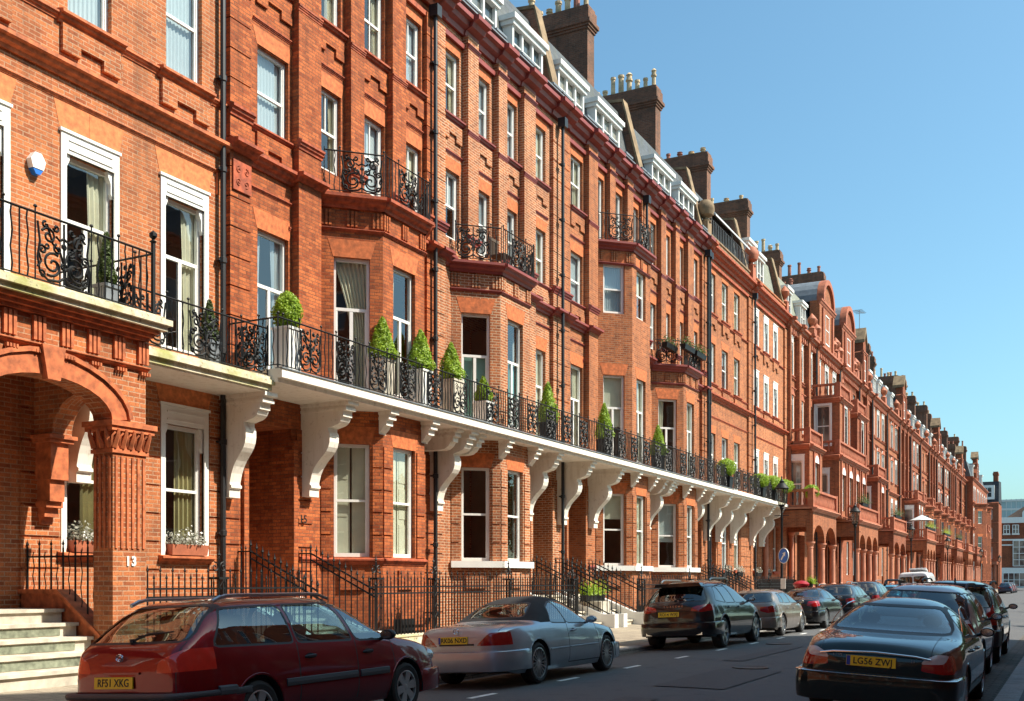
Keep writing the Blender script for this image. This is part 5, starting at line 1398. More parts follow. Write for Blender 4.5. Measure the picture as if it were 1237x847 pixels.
def black_suv():
    L,W=4.83,1.93
    c=dict(L=L,paint=P_('black_paint',(.008,.008,.010),metal=0,rough=.2),
      hw=ends(W,.70)(L),
      zt=[(0,.98),(.03,1.06),(.1,1.13),(.2,1.2),(.62,1.58),(.8,1.63),(1.4,1.68),(2.3,1.68),(2.8,1.60),(3.0,1.5),(3.65,1.12),(3.9,1.07),(4.4,.98),(4.7,.82),(L,.65)],
      zs=[(0,.95),(.5,1.08),(2,1.06),(3.5,1.02),(4.3,.88),(L,.6)],
      zb=[(0,.45),(.1,.36),(.5,.28),(4.2,.26),(4.7,.34),(L,.42)],
      n=[(0,2.8),(.3,3.4),(2.6,3.8),(3.4,2.8),(L,2.5)],k=.46,sh=.06,wx=(.98,3.88),wr=.375,ww=.27,
      glass=[('side',[(.62,1.17),(.95,1.46),(1.22,1.51),(1.28,1.10)],'darkcarglass'),('side',[(1.33,1.10),(1.27,1.51),(1.95,1.55),(2.12,1.09)],'darkcarglass'),('side',[(2.18,1.09),(2.02,1.55),(2.6,1.52),(3.42,1.11),(3.35,1.07)],'darkcarglass'),
             ('rear',([(-.74,1.17),(.74,1.17),(.56,1.50),(-.56,1.50)],(0,.8)),'darkcarglass'),
             ('front',([(-.72,1.13),(.72,1.13),(.58,1.52),(-.58,1.52)],(2.7,3.7)),'carglass')],
      lamps=[('tail_light',rear_lamp([(.42,.93),(.46,1.02),(.72,1.08),(1.1,1.07),(1.1,.96),(.7,.90)],.36,s),'redlamp') for s in(1,-1)],
      gaps=[((1.30,.4),(1.36,1.08)),((2.16,.36),(2.16,1.07)),((3.42,.36),(3.42,1.0))],
      gaps2=[boxpl(-.1,.4,-.9,.9,.62,.63)],
      cab=(.4,3.5),seats=[(2.2,.4,.6),(2.2,-.4,.6),(1.2,.4,.6),(1.2,-.4,.6)],wstyle='twin',spokes=5,rimmat='alloy',rr=.70,lip=.02)
    loc,roll=put(-8.44,24.2,W)
    t=make_car('suv_car','glossy black SUV with dark windows parked on the left, plate RO14 WXJ','car',c,loc,roll,group='cars parked along the left kerb')
    plate_on(t,'RO14 WXJ',-.04,.12,.86,tilt=R(3)); bumper(t,c,True,.34,.66,c['paint'],.03,.9); bumper(t,c,False,.3,.6,c['paint'],.04,.6)
    sp=M(); sp.pr_u(IDF,[(-.60,1.52),(.60,1.52),(.55,1.60),(-.55,1.60)],.34,.62); sp.build('roof_spoiler',c['paint'],t)
    rails(t,.95,2.5,.62,1.66,.05,'alloy'); mirrors(t,3.3,1.14,.88,c['paint']); handles(t,c,[(1.45,.98),(2.3,.97)],c['paint'])
    x=M()
    for s in(1,-1): x.pr_u(IDF,[(s*.52,.36),(s*.70,.36),(s*.70,.42),(s*.52,.42)],-.07,.1)
    x.build('exhaust_pipe','chrome',t)
    wiper(t,(.16,0,1.19),(.2,-.4,1.23))
    mt=Matrix.Translation((-.022,0,1.045))@Matrix.Rotation(R(-90),4,'Z')@Matrix.Rotation(R(84),4,'X')
    text_mesh('PORSCHE',.06,.002,'chrome','tailgate_lettering',t,mt,spacing=2.2)
    return t
def green_saloon():
    L,W=4.88,1.82
    c=dict(L=L,paint=P_('dark_green_paint',(.008,.020,.020),metal=.2,rough=.2),
      hw=ends(W,.76)(L),
      zt=[(0,.83),(.03,.89),(.08,.935),(.2,.965),(.5,1.0),(.95,1.035),(1.1,1.07),(1.6,1.32),(1.9,1.40),(2.3,1.435),(2.75,1.39),(3.0,1.29),(3.6,.99),(3.8,.95),(4.4,.84),(4.75,.68),(L,.55)],
      zs=[(0,.80),(.3,.88),(1.0,.95),(2,.94),(3.4,.9),(4.3,.78),(L,.5)],
      zb=[(0,.40),(.1,.30),(.5,.2),(4.3,.18),(4.7,.28),(L,.36)],
      n=[(0,2.3),(.9,2.4),(1.4,2.9),(2.5,3.4),(3.3,2.6),(L,2.4)],k=.50,sh=.07,wx=(1.1,4.0),wr=.325,ww=.225,
      glass=[('side',[(1.45,1.02),(1.72,1.22),(1.98,1.305),(2.22,1.325),(2.3,.99)],'carglass'),('side',[(2.38,.985),(2.30,1.325),(2.7,1.30),(3.38,.97),(3.3,.95)],'carglass'),
             ('rear',([(-.69,1.05),(.69,1.05),(.65,1.15),(.50,1.325),(-.50,1.325),(-.65,1.15)],(.8,2.0)),'carglass'),
             ('front',([(-.68,1.0),(.68,1.0),(.52,1.33),(-.52,1.33)],(2.75,3.7)),'carglass')],
      lamps=[('reversing_light',rear_lamp([(.50,.745),(.53,.80),(.66,.865),(.78,.855),(.74,.76)],.2,s),'clearlamp') for s in(1,-1)]+[('tail_light',rear_lamp([(.50,.67),(.53,.80),(.66,.865),(.80,.85),(1.1,.78),(1.1,.67),(.75,.645)],.30,s),'redlamp') for s in(1,-1)],
      gaps=[((1.62,.5),(1.50,.98)),((2.34,.3),(2.34,.98)),((3.5,.28),(3.42,.93))],
      gaps2=[boxpl(.0,1.0,.60,.607,.84,1.2),boxpl(.0,1.0,-.607,-.60,.84,1.2),boxpl(-.1,.2,-.46,.46,.585,.592)],
      cab=(1.2,3.4),seats=[(2.1,.38,.44),(2.1,-.38,.44),(1.40,.38,.28),(1.40,-.38,.28)],seatmat='seat',shelf=1.35,wstyle='plain',spokes=7,rimmat='alloy',rr=.7,lip=.012,seal=.03)
    loc,roll=put(-2.05,12.55,W)
    t=make_car('saloon_car','dark green rounded saloon seen from behind on the right, plate LG56 ZWJ','car',c,loc,roll,group='cars parked along the right kerb')
    plate_on(t,'LG56 ZWJ',-.04,0.03,.735,w=.54,h=.115,band=True); bumper(t,c,True,.26,.60,c['paint'],.07,.85); bumper(t,c,False,.2,.5,c['paint'],.04,.6)
    # chrome blade on the bumper and boot plinth
    bumper(t,c,True,.575,.595,'chrome',.105,.55,name='bumper_blade')
    pl=M(); pl.tube([(-.015,-.60,.80),(-.04,-.45,.825),(-.045,0,.845),(-.04,.45,.825),(-.015,.60,.80)],.012,6); pl.build('boot_chrome_strip','chrome',t)
    ov=M()
    for s in(1,-1): ov.lathe((-.045,s*.60,.33),[(.04,.1),(.045,.1),(.045,-.02),(.036,-.03),(.03,.05)],12,axis='x')
    ov.build('exhaust_pipe','chrome',t)
    mirrors(t,3.25,1.0,.82,c['paint']); handles(t,c,[(1.75,.83),(2.55,.82)],c['paint'])
    wt=M(); 
    for s in(1,-1): wt.tube([(1.42,s*.80,.99),(1.55,s*.765,1.14),(1.75,s*.72,1.25),(2.0,s*.685,1.325),(2.35,s*.67,1.355),(2.75,s*.68,1.32),(3.1,s*.73,1.15),(3.42,s*.80,.97)],.007,4)
    wt.build('window_chrome','chrome',t)
    mt=Matrix.Translation((-.04,.40,.79))@Matrix.Rotation(R(-90),4,'Z')@Matrix.Rotation(R(90),4,'X'); text_mesh('S-TYPE',.036,.001,'chrome','boot_badge',t,mt)
    mt=Matrix.Translation((-.035,-.42,.77))@Matrix.Rotation(R(-90),4,'Z')@Matrix.Rotation(R(90),4,'X'); text_mesh('3.0',.036,.001,'chrome','boot_badge',t,mt)
    return t
def suv_spec(L,W,H,pt,gm='darkcarglass',boxy=.35,belt=1.02,wr=.34,rimmat='alloy',spokes=5,style='plain',n=4.0):
    k=H/1.65; h=W/2
    return dict(L=L,paint=pt,hw=ends(W,.78)(L),
      zt=[(0,belt-.02),(.03,belt+.04),(.08,belt+.08),(boxy*.3,belt+.12),(boxy,H-.09),(boxy+.2,H-.035),(1.4,H),(L*.48,H),(L*.58,H-.07),(L*.62,H-.15),(L*.765,belt+.06),(L*.82,belt),(L*.93,belt-.12),(L-.1,belt-.28),(L,belt-.42)],
      zs=[(0,belt-.05),(.5,belt),(L*.7,belt-.04),(L*.9,belt-.18),(L,belt-.45)],
      zb=[(0,.45),(.1,.36),(.5,.27),(L-.6,.26),(L-.1,.34),(L,.42)],
      n=[(0,3.2),(boxy,n),(L*.55,n),(L*.7,2.9),(L,2.5)],k=.36,sh=.05,wx=(.82,L-.92),wr=wr,ww=.23,
      glass=[('side',[(boxy+.22,belt+.08),(boxy+.38,H-.17),(L*.27,H-.155),(L*.27,belt+.05)],gm),('side',[(L*.285,belt+.05),(L*.285,H-.155),(L*.44,H-.15),(L*.46,belt+.04)],gm),('side',[(L*.475,belt+.04),(L*.455,H-.15),(L*.57,H-.19),(L*.72,belt+.06),(L*.7,belt+.03)],gm),
             ('rear',([(-h*.80,belt+.1),(h*.80,belt+.1),(h*.66,H-.13),(-h*.66,H-.13)],(0,boxy+.2)),gm),
             ('front',([(-h*.78,belt+.08),(h*.78,belt+.08),(h*.64,H-.13),(-h*.64,H-.13)],(L*.56,L*.79)),'carglass')],
      gaps=[((L*.28,.4),(L*.28,belt)),((L*.465,.36),(L*.465,belt)),((L*.71,.36),(L*.71,belt-.04))],
      gaps2=[],cab=(.3,L*.72),seats=[(L*.44,.38,.55),(L*.44,-.38,.55),(L*.24,.38,.57),(L*.24,-.38,.57)],
      wstyle=style,spokes=spokes,rimmat=rimmat,rr=.66,lip=.02)
def silver_suv():
    pt=P_('pale_silver_paint',(.48,.46,.48),metal=.5,rough=.35)
    c=suv_spec(4.3,1.80,1.60,pt,'carglass',.38,.98,.345); h=.9
    c['lamps']=[('reversing_light',rear_lamp([(.64,.76),(.64,.86),(.78,.86),(.78,.76)],.2,s),'clearlamp') for s in(1,-1)]+[('tail_light',rear_lamp([(.64,.72),(.64,1.0),(.70,1.02),(1.1,1.02),(1.1,.72)],.22,s),'redlamp') for s in(1,-1)]
    c['lipmat']='greytrim'
    loc,roll=put(-2.22,17.7,1.8)
    t=make_car('suv_car','pale silver compact SUV with roof rails, between the dark green saloon and a dark SUV','car',c,loc,roll,group='cars parked along the right kerb')
    bumper(t,c,True,.36,.66,'greytrim',.06,.8); bumper(t,c,False,.3,.6,'greytrim',.04,.6)
    rails(t,.55,2.3,.62,1.555,.075,'greytrim'); mirrors(t,2.95,1.06,.82,'blacktrim'); handles(t,c,[(1.45,.87),(2.2,.86)],pt); wiper(t,(.06,0,1.08),(.1,-.4,1.12))
    return t
def dark_suv(): 
    pt=P_('charcoal_paint',(.03,.035,.045),metal=.4,rough=.28)
    c=suv_spec(4.75,1.86,1.66,pt,'darkcarglass',.45,1.05,.36)
    c['lamps']=[('tail_light',rear_lamp([(.66,.8),(.66,1.08),(.70,1.4),(1.1,1.4),(1.1,.8)],.3,s),'redlamp') for s in(1,-1)]
    loc,roll=put(-2.27,23.1,1.86)
    t=make_car('suv_car','charcoal SUV on the right, just ahead of the pale silver SUV','car',c,loc,roll,group='cars parked along the right kerb')
    bumper(t,c,True,.36,.7,'blacktrim',.05,.8); bumper(t,c,False,.3,.6,'blacktrim',.04,.6)
    sp=M(); sp.pr_u(IDF,[(-.64,1.55),(.64,1.55),(.6,1.60),(-.6,1.60)],.3,.6); sp.build('roof_spoiler',pt,t)
    rails(t,.7,2.5,.66,1.615,.05,'blacktrim'); mirrors(t,3.3,1.12,.86,'blacktrim'); handles(t,c,[(1.55,.93),(2.4,.92)],pt)
    an=M(); an.pr_d(IDF,[(.5,1.62),(.68,1.64),(.6,1.70),(.55,1.70)],-.015,.015); an.build('roof_antenna','blacktrim',t)
    return t
def brown_hatch():
    pt=P_('bronze_grey_paint',(.24,.20,.165),metal=.6,rough=.3); L,W=4.25,1.76; H=1.42
    c=suv_spec(L,W,H,pt,'carglass',.5,.93,.315,n=3.4)
    c['zb']=[(0,.42),(.1,.3),(.5,.18),(L-.6,.18),(L-.1,.28),(L,.36)]
    c['lamps']=[('tail_light',rear_lamp([(.40,.76),(.40,.88),(1.1,.93),(1.1,.76),(.62,.70)],.22,s),'redlamp') for s in(1,-1)]
    loc,roll=put(-8.5,30.8,W)
    t=make_car('hatchback_car','bronze grey hatchback parked on the left beyond the black SUV','car',c,loc,roll,group='cars parked along the left kerb')
    bumper(t,c,True,.26,.58,pt,.05,.7); bumper(t,c,False,.2,.5,pt,.04,.6); mirrors(t,2.9,.98,.8,pt); handles(t,c,[(1.4,.82),(2.15,.8)],pt)
    an=M(); an.pr_d(IDF,[(.5,1.38),(.68,1.40),(.6,1.46),(.55,1.46)],-.015,.015); an.build('roof_antenna','blacktrim',t)
    return t
def black_saloon():
    L,W=4.63,1.84; pt=P_('black_paint2',(.01,.01,.012),rough=.2)
    c=dict(L=L,paint=pt,hw=ends(W,.74)(L),
      zt=[(0,.90),(.03,.97),(.1,1.02),(.5,1.06),(.8,1.08),(1.4,1.33),(1.7,1.40),(2.1,1.44),(2.6,1.40),(2.85,1.3),(3.45,1.0),(3.7,.95),(4.2,.85),(4.5,.7),(L,.55)],
      zs=[(0,.86),(.3,.94),(2,.95),(3.4,.9),(4.2,.78),(L,.5)],zb=[(0,.4),(.1,.3),(.5,.2),(4.1,.18),(4.5,.28),(L,.36)],
      n=[(0,2.6),(.9,2.6),(1.4,3.1),(2.5,3.6),(3.3,2.6),(L,2.4)],k=.46,sh=.06,wx=(.98,3.75),wr=.325,ww=.22,
      glass=[('side',[(1.15,1.05),(1.55,1.28),(2.05,1.33),(2.1,1.0)],'carglass'),('side',[(2.17,1.0),(2.12,1.33),(2.55,1.30),(3.25,.98),(3.2,.96)],'carglass'),
             ('rear',([(-.68,1.09),(.68,1.09),(.5,1.34),(-.5,1.34)],(.6,1.8)),'carglass'),('front',([(-.68,1.0),(.68,1.0),(.52,1.33),(-.52,1.33)],(2.6,3.6)),'carglass')],
      lamps=[('tail_light',rear_lamp([(.45,.80),(.50,.95),(1.1,.97),(1.1,.82),(.72,.76)],.28,s),'redlamp') for s in(1,-1)],
      gaps=[((2.13,.3),(2.13,.98)),((3.35,.28),(3.3,.93))],cab=(1.0,3.3),seats=[(2.0,.38,.5),(2.0,-.38,.5)],wstyle='plain',spokes=7,lip=.012)
    loc,roll=put(-8.42,36.3,W)
    t=make_car('saloon_car','black saloon parked on the left behind the bronze grey hatchback','car',c,loc,roll,group='cars parked along the left kerb')
    plate_on(t,'',-.04,0,.82); bumper(t,c,True,.26,.62,pt,.05,.8); bumper(t,c,False,.2,.5,pt,.04,.6); mirrors(t,3.1,1.02,.82,pt); handles(t,c,[(2.3,.84)],pt)
    return t
def simple_car(name,label,pt,L,W,H,belt,boxy,xc,y0,wr=.32,group='cars parked along the left kerb',seg=0,plate=None):
    c=suv_spec(L,W,H,pt,'carglass',boxy,belt,wr)
    c['zb']=[(0,.42),(.1,.3),(.5,.2),(L-.6,.2),(L-.1,.28),(L,.36)]
    c['lamps']=[('tail_light',rear_lamp([(W*.30,belt-.2),(W*.30,belt-.05),(W*.6,belt-.03),(W*.6,belt-.22)],.25,s),'redlamp') for s in(1,-1)]
    loc,roll=put(xc,y0,W)
    t=make_car(name,label,'car' if 'van' not in name else 'van',c,loc,roll,group=group)
    if plate: plate_on(t,plate,-.04,0,belt-.22)
    bumper(t,c,True,.3,.6,pt,.05,.8); bumper(t,c,False,.25,.55,pt,.04,.6); mirrors(t,L*.7,belt+.07,W/2-.08,pt); rails(t,boxy+.3,L*.5,W*.34,H-.045,.05,'alloy') if H>1.5 and 'van' not in name else None
    return t
def white_van():
    L,W,H=4.9,1.95,2.2; pt=P_('white_van_paint',(.72,.72,.72),rough=.35)
    c=dict(L=L,paint=pt,hw=[(0,W*.47),(.05,W*.485),(.2,W*.5),(L-1.4,W*.5),(L-.5,W*.47),(L,W*.36)],
      zt=[(0,2.05),(.03,2.12),(.12,2.18),(.5,2.2),(3.0,2.2),(3.35,2.1),(4.15,1.35),(4.6,1.1),(4.8,.95),(L,.75)],zs=[(0,1.1),(3.4,1.1),(4.4,1.0),(L,.7)],
      zb=[(0,.4),(.3,.3),(L-.5,.28),(L,.35)],n=[(0,7),(3.2,6),(4,3.5),(L,2.8)],k=.10,sh=.02,wx=(.9,3.9),wr=.33,ww=.22,
      glass=[('side',[(3.05,1.2),(3.1,1.85),(3.4,1.8),(4.1,1.25),(4.0,1.15)],'carglass'),('rear',([(-.78,1.25),(-.06,1.25),(-.06,1.9),(-.72,1.9)],(-.2,.3)),'darkcarglass'),('rear',([(.78,1.25),(.06,1.25),(.06,1.9),(.72,1.9)],(-.2,.3)),'darkcarglass'),('front',([(-.8,1.3),(.8,1.3),(.7,2.0),(-.7,2.0)],(3.1,4.4)),'carglass')],
      lamps=[('tail_light',[(1,0,0,.12),(0,0,1,1.15),(0,0,-1,-.75),(0,-s,0,-.86)],'redlamp') for s in(1,-1)],
      gaps=[((1.9,.4),(1.9,2.0)),((3.0,.4),(3.0,2.0))],gaps2=[boxpl(-.2,.3,-.006,.006,.5,2.1)],cab=(2.9,4.0),wstyle='plain',spokes=6,rimmat='hubcap',lip=.01,bulge=.01)
    loc,roll=put(-8.3,66,W)
    t=make_car('van','white panel van with open roof vent among the parked cars on the left','van',c,loc,roll)
    bumper(t,c,True,.35,.55,'greytrim',.05,.5); mirrors(t,3.95,1.3,.95,'blacktrim')
    v=M(); v.pr_d(IDF,[(2.4,2.2),(3.05,2.2),(3.05,2.26),(2.4,2.45),(2.4,2.38),(2.95,2.24)],-.5,.5); v.build('roof_vent',pt,t)
    return t
# ------------------------------------------------------------------ plants, lamps, street furniture
def foliage(m,pts_fn,n,size,rng,mi=0):
    for _ in range(n):
        p,nrm=pts_fn(); s=size*rng.uniform(.6,1.3)
        a=Vector((rng.gauss(0,1),rng.gauss(0,1),rng.gauss(0,1))).normalized(); d=(nrm*1.1+a*.9).normalized()
        t=d.cross(Vector((rng.gauss(0,1),rng.gauss(0,1),rng.gauss(0,1)))).normalized(); b=d.cross(t)
        m.quad([p-t*s*.5,p+b*s*.32,p+t*s*.6,p-b*s*.32],mi)
def topiary_mesh(kind,h,r,seed,n=2600):
    rng=random.Random(seed); m=M()
    def prof(t):
        if kind=='cone': return r*(1-t)**.8*(1+.0*t)+.02 if t>.12 else r*(.75+t*2)
        if kind=='egg': return r*math.sin(math.pi*min(1,.16+t*.84))**.6
        return r*math.sqrt(max(0,1-(2*t-1)**2))
    # inner dark mass so that the bush is not see-through
    k=12; m.lathe((0,0,0),[(max(.001,prof(i/10)*.8),h*i/10) for i in range(11)],k,mi=0)
    def f():
        while True:
            t=rng.random(); R_=prof(t)
            if rng.random()<R_/r+.1: break
        a=rng.random()*2*math.pi; q=R_*rng.uniform(.78,1.08)*(1+.09*math.sin(a*5+t*11+seed)+.07*math.sin(a*3-t*7+seed*2)); 
        nz=.3 if kind!='ball' else (2*t-1)
        return Vector((q*math.cos(a),q*math.sin(a),h*t+rng.uniform(-.02,.02))),Vector((math.cos(a),math.sin(a),nz)).normalized()
    foliage(m,f,n,.055 if r>.25 else .05,rng)
    return m
TOP={}
def topiary(label,loc,kind='cone',h=.9,r=.32,planter='white',ph=.55,pw=.42,mat='leaf',group='clipped bushes on the long balcony',name='potted_topiary',n=2600):
    t=thing(name,label,'potted plant',loc,group); local(t)
    p=M()
    a,b=pw/2,pw/2*.9
    p.hull([(-b,-b,0),(b,-b,0),(b,b,0),(-b,b,0)],[(-a,-a,ph),(a,-a,ph),(a,a,ph),(-a,a,ph)])
    p.box(IDF,-a-.02,a+.02,-a-.02,a+.02,ph-.05,ph)
    for k in range(4): 
        for s in(-1,1): x=-a*.6+a*1.2*k/3; p.box(IDF,x-.012,x+.012,s*a*.95-.012,s*a*.95+.012,.04,ph-.05); 
    p.build('planter',planter,t)
    tr=M(); tr.tube([(0,0,ph-.05),(0,0,ph+.3)],.03,6); tr.build('stem','bark',t)
    key=(kind,h,r,mat)
    if key not in TOP:
        m=topiary_mesh(kind,h,r,len(TOP)+5,n); o=m.build('foliage',mat,t,recalc=False,uv=False); TOP[key]=o.data; 
    else:
        o=bpy.data.objects.new('foliage',TOP[key]); COL.objects.link(o); o.parent=t
    o.location=(0,0,ph+.02); o.rotation_euler=(0,0,random.random()*6)
    return t
def window_box(label,loc,length,along='y',mat='leafg',box='terra',seed=1,h=.28,name='window_box',group='window boxes along the terrace',n=420):
    t=thing(name,label,'window box',loc,group); local(t)
    p=M(); 
    if along=='y': p.hull([(-.09,-length/2,0),(.09,-length/2,0),(.09,length/2,0),(-.09,length/2,0)],[(-.12,-length/2-.02,.2),(.12,-length/2-.02,.2),(.12,length/2+.02,.2),(-.12,length/2+.02,.2)])
    p.build('trough',box,t)
    rng=random.Random(seed); m=M()
    def f():
        y=rng.uniform(-.5,.5)*length; a=rng.random()*math.pi; rr=h*rng.uniform(.2,1)*(1+.3*math.sin(y*9+seed))
        return Vector((math.cos(a)*rr*.7,y,.2+math.sin(a)*rr)),Vector((math.cos(a),rng.uniform(-.4,.4),math.sin(a)+.3)).normalized()
    foliage(m,f,n,.06,rng,0)
    if mat in('leafg','flower'):
        def g():
            p_,n_=f(); return p_*1.08,n_
        foliage(m,g,70,.05,rng,1)
    m.build('foliage',['leafd' if mat=='flower' else mat,'red_flower' if mat=='flower' else 'white'],t,recalc=False,uv=False)
    return t
def street_lamp_proto(loc,label):
    t=thing('street_lamp',label,'street lamp',loc,'lantern street lamps along the left pavement'); local(t)
    m=M(); m.lathe((0,0,0),[(.13,0),(.13,.1),(.10,.14),(.10,.75),(.12,.8),(.07,.9),(.055,1.1),(.07,1.14),(.05,1.2),(.042,3.9),(.06,3.95),(.04,4.05),(.04,4.3),(.09,4.4),(.05,4.46)],12)
    m.tube([(-.28,0,4.1),(.28,0,4.1)],.015,6); m.build('lamp_post','iron',t)
    l=M(); zb,zt=4.5,5.12
    for k in range(6):
        a=2*math.pi*k/6; l.tube([(.13*math.cos(a),.13*math.sin(a),zb),(.235*math.cos(a),.235*math.sin(a),zt)],.012,4)
    l.lathe((0,0,zb),[(.14,0),(.14,.02),(.1,-.05)],6,sm=False)
    l.lathe((0,0,zt),[(.26,0),(.28,.03),(.22,.1),(.13,.22),(.09,.24),(.10,.3),(.05,.34),(.02,.42),(.035,.46),(0,.52)],12); l.build('lantern_frame','iron',t)
    g=M(); g.lathe((0,0,zb),[(.125,0),(.228,zt-zb)],6,sm=False); g.build('lantern_glass','lampglass',t,recalc=False)
    return t
MAT['lampglass']=glass('lamp_glass',(.75,.75,.7),1.7,.15)
MAT['postred']=plain('post_box_red',(.30,.01,.015),.35,var=.08)
MAT['signblue']=plain('sign_blue',(.01,.14,.55),.4,var=.03)
def sign(loc):
    t=thing('traffic_sign','round blue sign with white arrow fixed to the nearest lamp post','sign',loc); local(t)
    d=M(); d.lathe((0,0,0),[(.30,-.012),(.30,.012)],32,axis='y'); d.build('sign_rim','white',t)
    e=M(); e.lathe((0,0,0),[(.275,-.016),(.275,.0)],32,axis='y'); e.build('sign_face','signblue',t)
    a=M(); a.pr_d(Fr(0,0,1,0,0,1),[(-.035,-.2),(.035,-.2),(.035,.04),(.10,.04),(0,.2),(-.10,.04),(-.035,.04)],-.02,-.014); 
    mt=Matrix.Rotation(R(40),4,'Y'); a.xform(lambda v:mt@v); a.build('arrow','white',t)
    return t
def pillar_box(loc):
    t=thing('pillar_box','red pillar box on the left pavement behind the parked saloon','post box',loc); local(t)
    m=M(); m.lathe((0,0,0),[(.27,0),(.27,.2),(.25,.22),(.25,1.33),(.30,1.36),(.33,1.42),(.33,1.47),(.25,1.54),(.10,1.59),(0,1.60)],24); m.build('body','postred',t)
    s=M(); s.box(IDF,.22,.26,-.12,.12,1.18,1.24); s.build('letter_slot','dark',t); 
    return t

TREE={}
def tree(label,loc,h,r,seed):
    t=thing('street_tree',label,'tree',loc,'garden trees on the right hand side beyond the houses'); local(t); rng=random.Random(seed)
    m=M(); m.tube([(0,0,-.1),(.05,0,h*.25),(-.05,.1,h*.45),(0,0,h*.8)],[.22,.17,.13,.04],8)
    for k in range(9):
        a=k*2.4; z=h*(.35+.05*k); m.tube([(0,0,z),(math.cos(a)*r*.45,math.sin(a)*r*.45,z+h*.1),(math.cos(a)*r*.8,math.sin(a)*r*.8,z+h*.18)],[.08,.05,.015],5)
    m.build('trunk','bark',t)
    cl=[(Vector((math.cos(a)*r*q,math.sin(a)*r*q,h*(.42+.5*rng.random()))),r*rng.uniform(.25,.42)) for a,q in [(rng.random()*6.28,rng.uniform(.1,.75)) for _ in range(22)]]
    def f():
        c,rr=rng.choice(cl); n=Vector((rng.gauss(0,1),rng.gauss(0,1),rng.gauss(0,1))).normalized(); return c+n*rr*rng.uniform(.5,1.05),n
    m=M(); foliage(m,f,5200,.26,rng); m.build('crown','leafd',t,recalc=False,uv=False)
    return t
# ------------------------------------------------------------------ setting
def asphalt():
    m,nt,b=newmat('asphalt'); g=N(nt,'ShaderNodeNewGeometry'); p=g.outputs['Position']
    f=noise(nt,p,120,2,.7); f2=noise(nt,p,.35,5,.6); f3=noise(nt,p,2.2,4,.6)
    c=mixc(nt,ramp(nt,f,.35,.7),(.042,.043,.047),(.125,.125,.128)); c=mixc(nt,ramp(nt,f2,.4,.65,0,.5),c,(.10,.097,.092)); c=mixc(nt,ramp(nt,f3,.55,.7,0,.45),c,(.025,.025,.027))
    nt.links.new(c,b.inputs['Base Color']); b.inputs['Roughness'].default_value=.8; bump(nt,b,f,.5,.006); return m
MAT['asphalt']=asphalt()
MAT['paving']=brick('york_paving',(.36,.30,.22),(.27,.225,.17),(.10,.08,.06),ms=.012,bw=.9,bh=.6,stain=(.17,.14,.11),stainamt=.5)
MAT['granite']=brick('granite_kerb',(.36,.34,.32),(.26,.25,.24),(.08,.08,.08),ms=.012,bw=4,bh=.95,stain=(.16,.15,.14))
MAT['marking']=plain('road_paint',(.72,.72,.68),.6,var=.25,scale=14)
MAT['earth']=plain('distant_ground',(.16,.15,.12),.9,var=.2,scale=.2)
def sheet(name,quads,mat,kind='structure'):
    m=M()
    for q in quads: m.quad(q)
    o=m.build(name,mat,None,recalc=False); o['kind']=kind
    for p in o.data.polygons: 
        pass
    return o
def rect(x0,x1,y0,y1,z): return [(x0,y0,z),(x1,y0,z),(x1,y1,z),(x0,y1,z)]
Z=-.13; B_=3000
MAT['added_lawn']=plain('added_lawn',(.035,.05,.018),.9,var=.3,scale=2)
sheet('unseen_dark_ground',[rect(5.2,60,37,200,-.02)],'added_lawn')  # unseen dark ground added to dim what the parked cars reflect
sheet('ground',[rect(-B_,-25,-B_,B_,Z),rect(-25,-13.32,-B_,8.1,Z),rect(-25,-13.32,62.5,B_,Z),rect(-13.32,B_,-B_,B_,Z)],'earth')
m=M(); n=16; xs=[-9.3+8.35*i/n for i in range(n+1)]
ys=list(range(-30,290,8))
for a,b in zip(ys,ys[1:]):
    for x0,x1 in zip(xs,xs[1:]): m.quad([(x0,a,kz(x0)),(x1,a,kz(x1)),(x1,b,kz(x1)),(x0,b,kz(x0))],0,True)
o=m.build('road','asphalt',None,recalc=False); o['kind']='structure'
m=M(); m.quad([(-60,205,.075),(60,205,.075),(60,262,.075),(-60,262,.075)]); o=m.build('cross_road','asphalt',None,recalc=False); o['kind']='structure'
def pz(x): return .05+(-9.3-x)*.034
m=M()
m.hull([(-9.3,-30,-.2),(-9.3,-30,pz(-9.3)),(-9.6,-30,pz(-9.6)),(-9.6,-30,-.2)],[(-9.3,204,-.2),(-9.3,204,pz(-9.3)),(-9.6,204,pz(-9.6)),(-9.6,204,-.2)]); o=m.build('kerb','granite'); o['kind']='structure'
m=M(); m.hull([(-.95,-30,-.2),(-.95,-30,.06),(-.65,-30,.07),(-.65,-30,-.2)],[(-.95,204,-.2),(-.95,204,.06),(-.65,204,.07),(-.65,204,-.2)]); o=m.build('kerb','granite'); o['kind']='structure'
sheet('pavement',[[(-9.6,-30,pz(-9.6)),(-9.6,204,pz(-9.6)),(-13.3,204,pz(-13.3)),(-13.3,-30,pz(-13.3))],[(-13.3,-30,.176),(-15.2,-30,.176),(-15.2,8.2,.176),(-13.3,8.2,.176)],[(-13.3,62.4,.176),(-15.2,62.4,.176),(-15.2,204,.176),(-13.3,204,.176)]],'paving')
sheet('pavement',[[(-.65,-30,.07),(4.9,-30,.12),(4.9,204,.12),(-.65,204,.07)]],'asphalt')
sheet('basement_area',[rect(-15,-13.3,8.2,62.4,-2.2),[(-13.3,8.2,-2.2),(-13.3,62.4,-2.2),(-13.3,62.4,.17),(-13.3,8.2,.17)],[(-15,62.4,-2.2),(-13.3,62.4,-2.2),(-13.3,62.4,.17),(-15,62.4,.17)]],'brickD')
mm=M()
